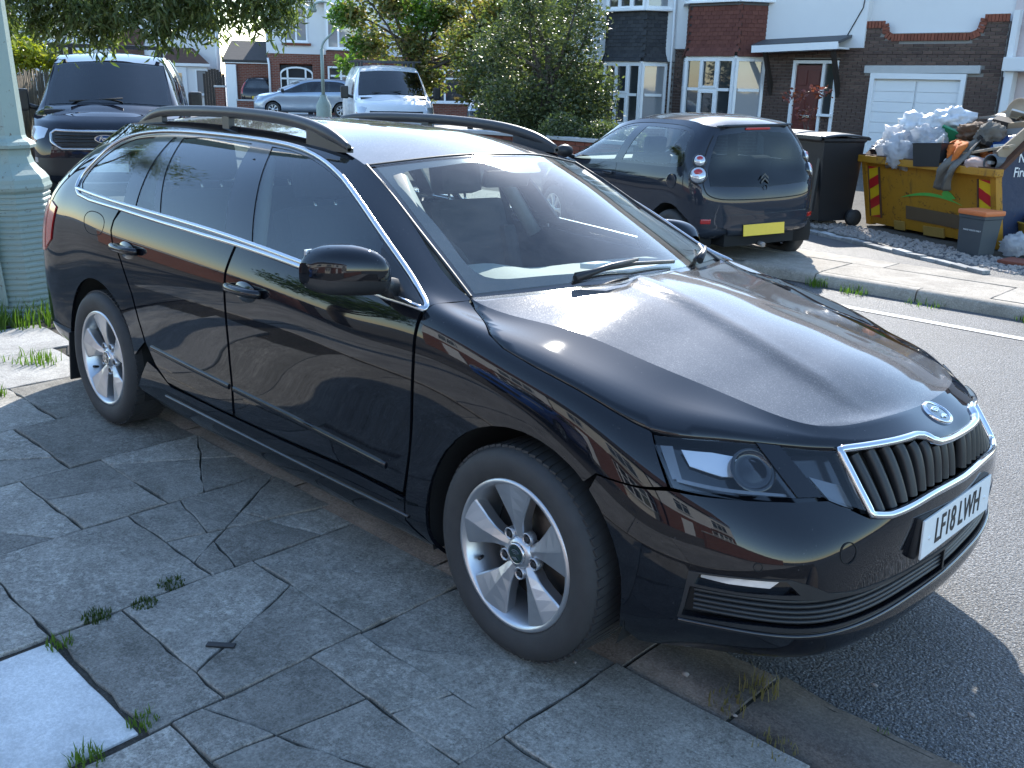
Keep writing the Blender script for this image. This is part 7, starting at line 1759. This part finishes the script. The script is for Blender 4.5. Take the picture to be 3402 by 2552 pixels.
# ---- wheelie bins
def wheelie(loc, rz, label, grp=None):
    r = empty('wheelie_bin', loc, rz, label, 'bin', grp)
    m = MB(); G = [[(x*f, y*f+oy, z) for x, y in ((.25, .29), (-.25, .29), (-.25, -.29), (.25, -.29), (.25, .29))] for z, f, oy in ((.06, .80, .02), (.5, .90, .01), (.98, 1.0, 0), (1.0, 1.06, 0), (1.03, 1.06, 0))]; m.grid(G, False)
    for x in (-.16, .16): m.box((x, -.275, .55), (.05, .03, .75), (R(-3.5), 0, 0))
    m.obj('body', 'bin_black', r)
    m = MB(); rows = [[(x, y, 1.04+.05*math.cos(y*4)*math.cos(x*3)) for x in np.linspace(-.285, .285, 9)] for y in np.linspace(-.33, .32, 9)]; m.grid(rows); o = m.obj('lid', 'bin_lid', r); md = o.modifiers.new('s', 'SOLIDIFY'); md.thickness = .02
    part('handle', 'bin_black', r, lambda m: m.tube([(-.22, .38, 1.02), (.22, .38, 1.02)], .018, 8)); part('front_lip', 'bin_lid', r, lambda m: m.box((0, -.34, 1.03), (.5, .03, .05), bev=.01))
    for x in (-.27, .27): part('bin_wheel', 'tyre_rubber', r, lambda m: m.lathe([(.001, -.03), (.10, -.03), (.10, .03), (.001, .03)], 'X', (x, .24, .10), 18))
wheelie((-4.32, 8.72, .035), SKA+.12, 'black wheelie bin next to the dark hatchback'); wheelie((-3.72, 8.50, .035), SKA-.05, 'black wheelie bin next to the skip')
wheelie((-38.9, 17.9, -.05), .8, 'dark wheelie bin by the far gate pier')
# ---- food caddy
def caddy():
    r = empty('food_caddy', (-1.60, 7.62, .04), SKA+.06, 'small grey food waste caddy with orange lid in front of the skip', 'bin')
    m = MB(); G = [[(x*f, y*f, z) for x, y in ((.145, .13), (-.145, .13), (-.145, -.13), (.145, -.13), (.145, .13))] for z, f in ((0, .86), (.02, .88), (.36, 1.0), (.37, 1.05), (.40, 1.06))]; m.grid(G, False); m.face([g for g in G[0][:-1]]); m.obj('body', 'caddy_grey', r)
    part('lid', 'caddy_orange', r, lambda m: m.box((0, 0, .425), (.33, .30, .05), bev=.018)); part('handle', 'bin_black', r, lambda m: m.tube([(-.165, 0, .40), (-.19, -.02, .28), (-.18, -.04, .12)], .012, 8))
    me = text_mesh('caddy_print', 'FOOD WASTE ONLY', .022, .001); o = mesh_obj('caddy_print', me, 'plate_white', r); o.location = (.02, -.128, .25); o.rotation_euler = (R(86), 0, 0)
caddy()
m = MB(); m.lathe([(.14, 0), (.20, .02), (.26, .26), (.275, .27), (.265, .28), (.24, .25), (.19, .05), (.001, .05)], 'Z', seg=28); m.obj('yellow_basket', 'basket_yellow', None, loc=(-1.22, 8.42, .06), label='round yellow basket of white waste at the right edge', cat='basket')
for i, (x, y, z, lb) in enumerate([(-1.27, 8.36, .36, 'white crumpled paper in the yellow basket, nearest the skip'), (-1.15, 8.44, .38, 'white crumpled paper in the yellow basket, at the right edge')]): lump('crumpled_paper', (x, y, z), (.13, .12, .09), 'bag_white', lb, 'paper', 30+i, world=True)
lump('clear_bag', (-1.28, 7.86, .15), (.17, .15, .13), 'bag_film', 'clear plastic bag on the ground beside the food caddy', 'bag', 33, world=True)
lump('dark_sack', (-1.02, 8.14, .14), (.24, .18, .12), 'plastic_dkgreen', 'dark teal sack on the ground below the yellow basket', 'bag', 34, world=True)
m = MB(); m.box((0, 0, 0), (.6, .3, .05), None, .01); m.obj('brick_paver', 'brick_red', None, loc=(-.95, 7.35, .05), rot=(0, 0, SKA+.3), label='reddish paving strip on the ground right of the food caddy', cat='paver')
# ------------------------------------------------------------------ trees and shrubs
def leafmat(name, a, b, c, tr=.35, spec=.5):
    t = NT(name); geo = t.n('NewGeometry'); rnd_ = geo.outputs['Random Per Island']
    col = t.ramp(rnd_, [(0, a), (.5, b), (1, c)]); p = t.bsdf(col, .42, 0, spec)
    tl = t.n('BsdfTranslucent'); t.t.links.new(t.mix(1., col, (1.3, 1.5, .7), 'MULTIPLY'), tl.inputs[0]); mx = t.n('MixShader'); mx.inputs[0].default_value = tr
    t.t.links.new(p.outputs[0], mx.inputs[1]); t.t.links.new(tl.outputs[0], mx.inputs[2]); t.t.links.new(mx.outputs[0], t.out.inputs[0])
leafmat('leaf_gum', (.06, .085, .030), (.10, .135, .045), (.19, .21, .09), .45); leafmat('leaf_hedge', (.042, .058, .026), (.08, .10, .042), (.17, .185, .085), .4)
leafmat('leaf_autumn', (.11, .14, .045), (.19, .20, .07), (.27, .18, .07), .5); leafmat('leaf_yellow', (.16, .19, .02), (.26, .27, .03), (.38, .34, .05), .5); leafmat('leaf_fresh', (.06, .12, .02), (.10, .18, .03), (.16, .24, .05), .45); leafmat('leaf_red', (.16, .03, .02), (.22, .05, .03), (.12, .05, .03), .3)
simple('bark', (.075, .060, .048), .9, var=.35, vscale=9, bump=.6, bscale=24)
def leaves(clusters, n, size, seed, aspect=.45, droop=0., shell=.55):
    """many folded leaf blades spread through ellipsoid clusters"""
    g = np.random.default_rng(seed); w = np.array([c[3]*c[4]*c[5] for c in clusters])**.75; w = w/w.sum(); idx = g.choice(len(clusters), n, p=w)
    cl = np.array(clusters)[idx]; d = g.normal(size=(n, 3)); d /= np.linalg.norm(d, axis=1)[:, None]; r_ = (shell+(1-shell)*g.random(n))*(.75+.35*g.random(n)); r_ = np.where(g.random(n) < .25, g.random(n), r_)
    P = cl[:, :3]+d*r_[:, None]*cl[:, 3:6]
    ax = g.normal(size=(n, 3)); ax[:, 2] = ax[:, 2]*.6-droop*2; ax /= np.linalg.norm(ax, axis=1)[:, None]; up = g.normal(size=(n, 3)); sd = np.cross(ax, up); sd /= np.linalg.norm(sd, axis=1)[:, None]+1e-9; nn = np.cross(sd, ax)
    L = size*(.6+.8*g.random(n)); W_ = L*aspect*.5; f = (L*.12)
    a = P; b = P+ax*(L*.5)[:, None]+sd*W_[:, None]+nn*f[:, None]; c = P+ax*L[:, None]; e = P+ax*(L*.5)[:, None]-sd*W_[:, None]+nn*f[:, None]
    V = np.stack([a, b, c, e], 1).reshape(-1, 3); i0 = np.arange(n)*4; F = np.concatenate([np.stack([i0, i0+1, i0+2], 1), np.stack([i0, i0+2, i0+3], 1)])
    return V, F
def leaf_obj(name, V, F, mat, parent, **kw):
    me = bpy.data.meshes.new(name); me.vertices.add(len(V)); me.vertices.foreach_set('co', V.astype(np.float32).ravel()); me.loops.add(len(F)*3); me.loops.foreach_set('vertex_index', F.astype(np.int32).ravel()); me.polygons.add(len(F)); me.polygons.foreach_set('loop_start', np.arange(len(F), dtype=np.int32)*3); me.update(calc_edges=True); me.validate()
    return mesh_obj(name, me, mat, parent, **kw)
def limb(m, a, b, r0, r1, rr, sag=.1):
    a, b = Vector(a), Vector(b); mid = (a+b)/2+Vector((rr.uniform(-1, 1), rr.uniform(-1, 1), rr.uniform(-.5, 1)))*sag*(b-a).length
    P = smooth_path([tuple(a), tuple(mid), tuple(b)], 9); m.tube(P, r0, 7, radii=[r0+(r1-r0)*i/8 for i in range(9)])
def tree(name, label, cat, base, trunk_top, tr, clusters, n, size, mat, seed, aspect=.45, droop=0., extra=(), shell=.5, group=None):
    """clusters in coordinates relative to the base"""
    r = empty(name, base, 0, label, cat, group); rr = random.Random(seed)
    m = MB(); tt = Vector(trunk_top); limb(m, (0, 0, 0), tt, tr, tr*.55, rr, .04); m.obj('trunk', 'bark', r)
    for c in clusters:
        m = MB(); k = rr.uniform(.55, 1.); limb(m, tuple(tt*k), (c[0], c[1], c[2]), tr*.42, tr*.08, rr, .12)
        for _ in range(5):
            d = Vector((rr.gauss(0, 1), rr.gauss(0, 1), rr.gauss(0, .8))).normalized(); limb(m, (c[0], c[1], c[2]), (c[0]+d.x*c[3]*.9, c[1]+d.y*c[4]*.9, c[2]+d.z*c[5]*.9), tr*.10, tr*.02, rr, .15)
        m.obj('branch', 'bark', r)
    V, F = leaves(clusters, n, size, seed, aspect, droop, shell); leaf_obj('crown', V, F, mat, r, kind='stuff')
    for (cl, k, sz, mt) in extra:
        V, F = leaves(cl, k, sz, seed+5, aspect, droop, .3); leaf_obj('crown', V, F, mt, r, kind='stuff')
    return r
def rc(rr, n, c, s_, r0, r1, flat=.8):
    out = []
    for _ in range(n):
        x, y, z = (c[i]+rr.uniform(-1, 1)*s_[i] for i in range(3)); q = rr.uniform(r0, r1); out.append((x, y, z, q, q, q*flat))
    return out
rr = random.Random(5)
# gum tree whose boughs hang in from the left
GB = Vector((-9.3, -1.2, -.02))
def gum():
    cl = []
    for (x, y, z, q) in [(-8.9, .6, 3.3, .9), (-8.6, 1.3, 3.0, .8), (-8.3, 1.9, 2.85, .75), (-8.0, 2.6, 2.75, .7), (-7.8, 3.2, 2.8, .6), (-9.5, 2.0, 3.4, .9), (-9.0, 3.2, 3.4, .8), (-8.8, 3.6, 3.35, .4), (-9.2, .2, 4.0, 1.0), (-8.4, 2.4, 3.7, .9), (-10.2, -.8, 4.4, 1.2), (-10.6, .8, 4.6, 1.2), (-9.0, -1.8, 4.3, 1.1), (-8.2, 3.5, 3.5, .6), (-8.0, 3.6, 3.0, .3)]:
        cl.append((x-GB.x, y-GB.y, z-GB.z, q, q, q*.55))
    # hanging sprays
    for _ in range(150):
        t = rr.random(); x = -8.9+1.3*t+rr.uniform(-.4, .4); y = .5+2.9*t+rr.uniform(-.3, .3); z = 2.36-.10*math.sin(3.14*t)+.35*max(0, t-.55)+rr.uniform(-.25, .30); q = rr.uniform(.12, .26); cl.append((x-GB.x, y-GB.y, z, q, q, q*1.6))
    r = empty('gum_tree', GB, 0, 'large gum tree whose leafy boughs hang over the top left', 'tree')
    m = MB(); limb(m, (0, 0, 0), (.1, .4, 2.6), .20, .14, rr, .05); m.obj('trunk', 'bark', r)
    for a, b, c_, d in [((.1, .4, 2.5), (.45, 2.2, 2.9), .085, .04), ((.45, 2.2, 2.9), (1.1, 3.6, 2.75), .04, .015), ((.1, .4, 2.6), (-.6, .6, 4.2), .10, .04), ((.1, .4, 2.6), (.3, 2.6, 4.0), .08, .03), ((.3, 1.5, 2.7), (.6, 2.1, 2.2), .03, .012), ((.45, 1.9, 2.9), (.9, 2.6, 2.45), .025, .01), ((.1, .4, 2.4), (.5, 1.5, 1.9), .04, .02)]:
        m = MB(); limb(m, a, b, c_, d, rr, .12); m.obj('branch', 'bark', r)
    V, F = leaves(cl, 25000, .105, 3, .24, .55, .1); leaf_obj('crown', V, F, 'leaf_gum', r, kind='stuff')
    V, F = leaves(cl[:11], 2600, .095, 9, .28, .5, .3); leaf_obj('crown', V, F, 'leaf_fresh', r, kind='stuff')
gum()
# shrub with yellow leaves behind the fence
tree('golden_shrub', 'yellow-leaved shrub above the reed fence at left', 'shrub', (-16.2, 4.0, -.05), (0, 0, 1.2), .06, [(-.4, -.9, 1.75, .5, .5, .3), (.1, -.2, 1.85, .5, .5, .35), (.3, .5, 1.8, .4, .4, .3)], 2600, .13, 'leaf_yellow', 12, .4)
tree('fence_bush', 'dark green bush behind the reed fence at the far left', 'shrub', (-17.5, 3.0, -.05), (0, 0, 1.6), .1, rc(rr, 6, (0, 0, 2.6), (.9, 1.2, .5), .6, .9), 5200, .13, 'leaf_gum', 13)
# tree with turning leaves in front of the far house
tree('rowan_tree', 'loose tree with green and rusty autumn leaves behind the white van', 'tree', (-20.5, 16.2, -.05), (0, 0, 2.6), .12,
     [(x, y, z, q, q, q*.85) for x, y, z, q in [(-1.1, -1.2, 3.4, .6), (-.8, -.8, 2.6, .7), (-.4, -.4, 3.7, .8), (.0, .1, 2.6, .9), (.6, .8, 3.5, .8), (.9, 1.2, 2.5, .9), (1.2, 1.7, 3.3, .8), (-.6, -.8, 4.4, .8), (.3, .5, 4.6, .8), (1.3, 1.6, 1.7, .8), (.2, .3, 1.7, .8), (1.6, 2.0, 4.3, .8), (-1.2, -1.3, 4.3, .6), (1.9, 2.4, 3.0, .8), (2.1, 2.6, 2.0, .8)]], 14500, .17, 'leaf_autumn', 14, .42, .1,
     extra=[([(-1.3, -1.5, 3.4, .5, .5, .5), (-1.2, -1.45, 2.0, .4, .4, .35), (-1.0, -1.2, 2.6, .45, .45, .45), (.2, .2, 3.4, .9, .9, .7), (1.2, 1.5, 2.6, .8, .8, .7)], 2600, .18, 'leaf_fresh')], shell=.2)
tree('garden_tree', 'greyish green tree between the autumn tree and the dense hedge', 'tree', (-17.0, 16.2, -.05), (0, 0, 2.2), .12, [(x, y, z, q, q, q*.85) for x, y, z, q in [(-.6, -.6, 2.6, .8), (0, 0, 3.4, .9), (.6, .5, 2.5, .9), (-.2, -.4, 1.6, .9), (.8, .8, 1.5, .9), (.9, .9, 3.3, .7), (-.7, -.8, 3.9, .7), (.3, .3, 4.4, .7)]], 9500, .15, 'leaf_autumn', 15, .45, shell=.2)
# dense evergreen hedge trees in front of the terrace
tree('evergreen_shrub', 'tall dark evergreen shrub left of the tile-hung bays', 'shrub', (-12.0, 12.6, .03), (0, 0, 2.3), .12,
     [(x, y, z, q, q, q*.9) for x, y, z, q in [(-.7, -.7, 2.3, .65), (-.3, -.3, 3.0, .65), (.2, .3, 2.2, .8), (.55, .6, 2.8, .5), (-.55, -.55, 1.2, .8), (.1, .1, 1.1, .95), (.6, .7, 1.5, .65), (-.4, -.5, 3.4, .4), (.4, .4, 3.3, .4), (.6, .7, .9, .65), (-.2, -.2, .6, .9)]], 17000, .085, 'leaf_hedge', 16, .55)
tree('evergreen_shrub', 'second dark evergreen shrub standing behind the taller one', 'shrub', (-14.0, 14.4, .03), (0, 0, 2.3), .12,
     [(x, y, z, q, q, q*.9) for x, y, z, q in [(-.7, -.7, 2.0, .9), (.1, .1, 2.7, .9), (-.4, -.5, 1.0, .9), (.5, .5, 1.2, 1.0), (.6, .6, 3.2, .5), (-.3, -.3, 3.3, .5)]], 10000, .095, 'leaf_hedge', 17, .55)
tree('low_bush', 'low dark bush on the garden wall behind the hatchback', 'shrub', (-9.6, 10.9, .03), (0, 0, .5), .05, [(-.5, 0, .75, .5, .4, .35), (.3, .1, .7, .5, .4, .3), (1.0, .1, .6, .45, .35, .28)], 5200, .07, 'leaf_hedge', 18, .5)
tree('red_leaved_shrub', 'spindly shrub with red leaves in front of the red door', 'shrub', (-7.25, 14.6, .03), (.1, 0, .9), .02, [(-.25, 0, 1.45, .3, .3, .16), (.25, 0, 1.55, .3, .3, .14), (0, 0, 1.15, .28, .28, .2)], 170, .09, 'leaf_red', 19, .5)
tree('distant_tree', 'distant tree showing between the far roof and the hedge', 'tree', (-30, 36, -.05), (0, 0, 3.), .2, rc(rr, 7, (0, 0, 3.6), (1.5, 1.5, 1.), .9, 1.4), 5000, .22, 'leaf_hedge', 20)
# ------------------------------------------------------------------ the near side of the street behind the viewer, seen in the paintwork and glass
def near_house(x, label, wall, rmat):
    r = empty('near_house', (x, -13.5, 0), math.pi, label, 'house')
    part('lower_wall', 'brickwork_red', r, lambda m: m.box((0, 4, 1.3), (7.6, 8, 2.6))); part('upper_wall', wall, r, lambda m: m.box((0, 4, 3.9), (7.66, 8.06, 2.6)))
    part('bay', wall, r, lambda m: m.prism([(-3.2, 0), (-2.8, -.7), (-1.0, -.7), (-.6, 0)], 'Z', 0, .8)); p = [(-3.2, 0.), (-2.8, -.7), (-1.0, -.7), (-.6, 0.)]
    bay_windows(r, p, .8, 2.3, .6, ('pane', 'pane', 'pane')); part('bay_roof', 'roof_tile', r, lambda m: m.prism([(-3.3, 0), (-2.9, -.8), (-.9, -.8), (-.5, 0)], 'Z', 2.3, 2.7))
    window(r, -2.9, -.9, 3.2, 4.6, -.05, [.33, .66], .7); window(r, 1.4, 2.6, 3.2, 4.6, -.05, [.5], .7)
    part('door', 'door_white', r, lambda m: m.box((2.0, -.03, 1.05), (1.0, .1, 2.1), bev=.02)); part('roof', rmat, r, lambda m: roof_gable(m, -3.9, 3.9, 0, 8, 5.2, 2.9))
for i, (x, lb, w_, rm) in enumerate([(-9.4, 'white house with red brick ground floor behind the viewer, furthest left', 'render_white', 'roof_tile'), (-1.6, 'cream house with red brick ground floor behind the viewer, nearest the car', 'render_cream', 'roof_slate'), (6.2, 'white house with red brick ground floor behind the viewer, furthest right', 'render_white', 'roof_tile')]): near_house(x, lb, w_, rm)
sheet('front_drive', [(-60, -30), (14, -30), (14, -4.6), (-60, -4.6)], -.012, 'apron', kind='structure')
for x0, x1, lb in ((-12.5, -6.2, 'low red brick garden wall behind the viewer, left of the drive'), (2.2, 9., 'low red brick garden wall behind the viewer, right of the drive')):
    r = empty('front_garden_wall', ((x0+x1)/2, -4.9, 0), 0, lb, 'wall'); part('wall', 'brickwork_red', r, lambda m: m.box((0, 0, .40), (x1-x0, .22, .8))); part('coping', 'stone_lintel', r, lambda m: m.box((0, 0, .83), (x1-x0+.05, .3, .07), bev=.02))
far_hatch('parked_blue_car', 'bright blue car on the drive behind the viewer', 'paint_blue', (-3.0, -5.6), 92, hscale=1.0, L=1.0)
tree('front_garden_tree', 'small garden tree behind the viewer', 'tree', (-7.6, -6.4, 0), (0, 0, 2.), .1, [(x, y, z, q, q, q*.85) for x, y, z, q in [(0, 0, 2.6, 1.0), (.7, .3, 2.1, .7), (-.7, .2, 2.2, .8), (.1, -.4, 3.3, .7)]], 4200, .12, 'leaf_fresh', 31)
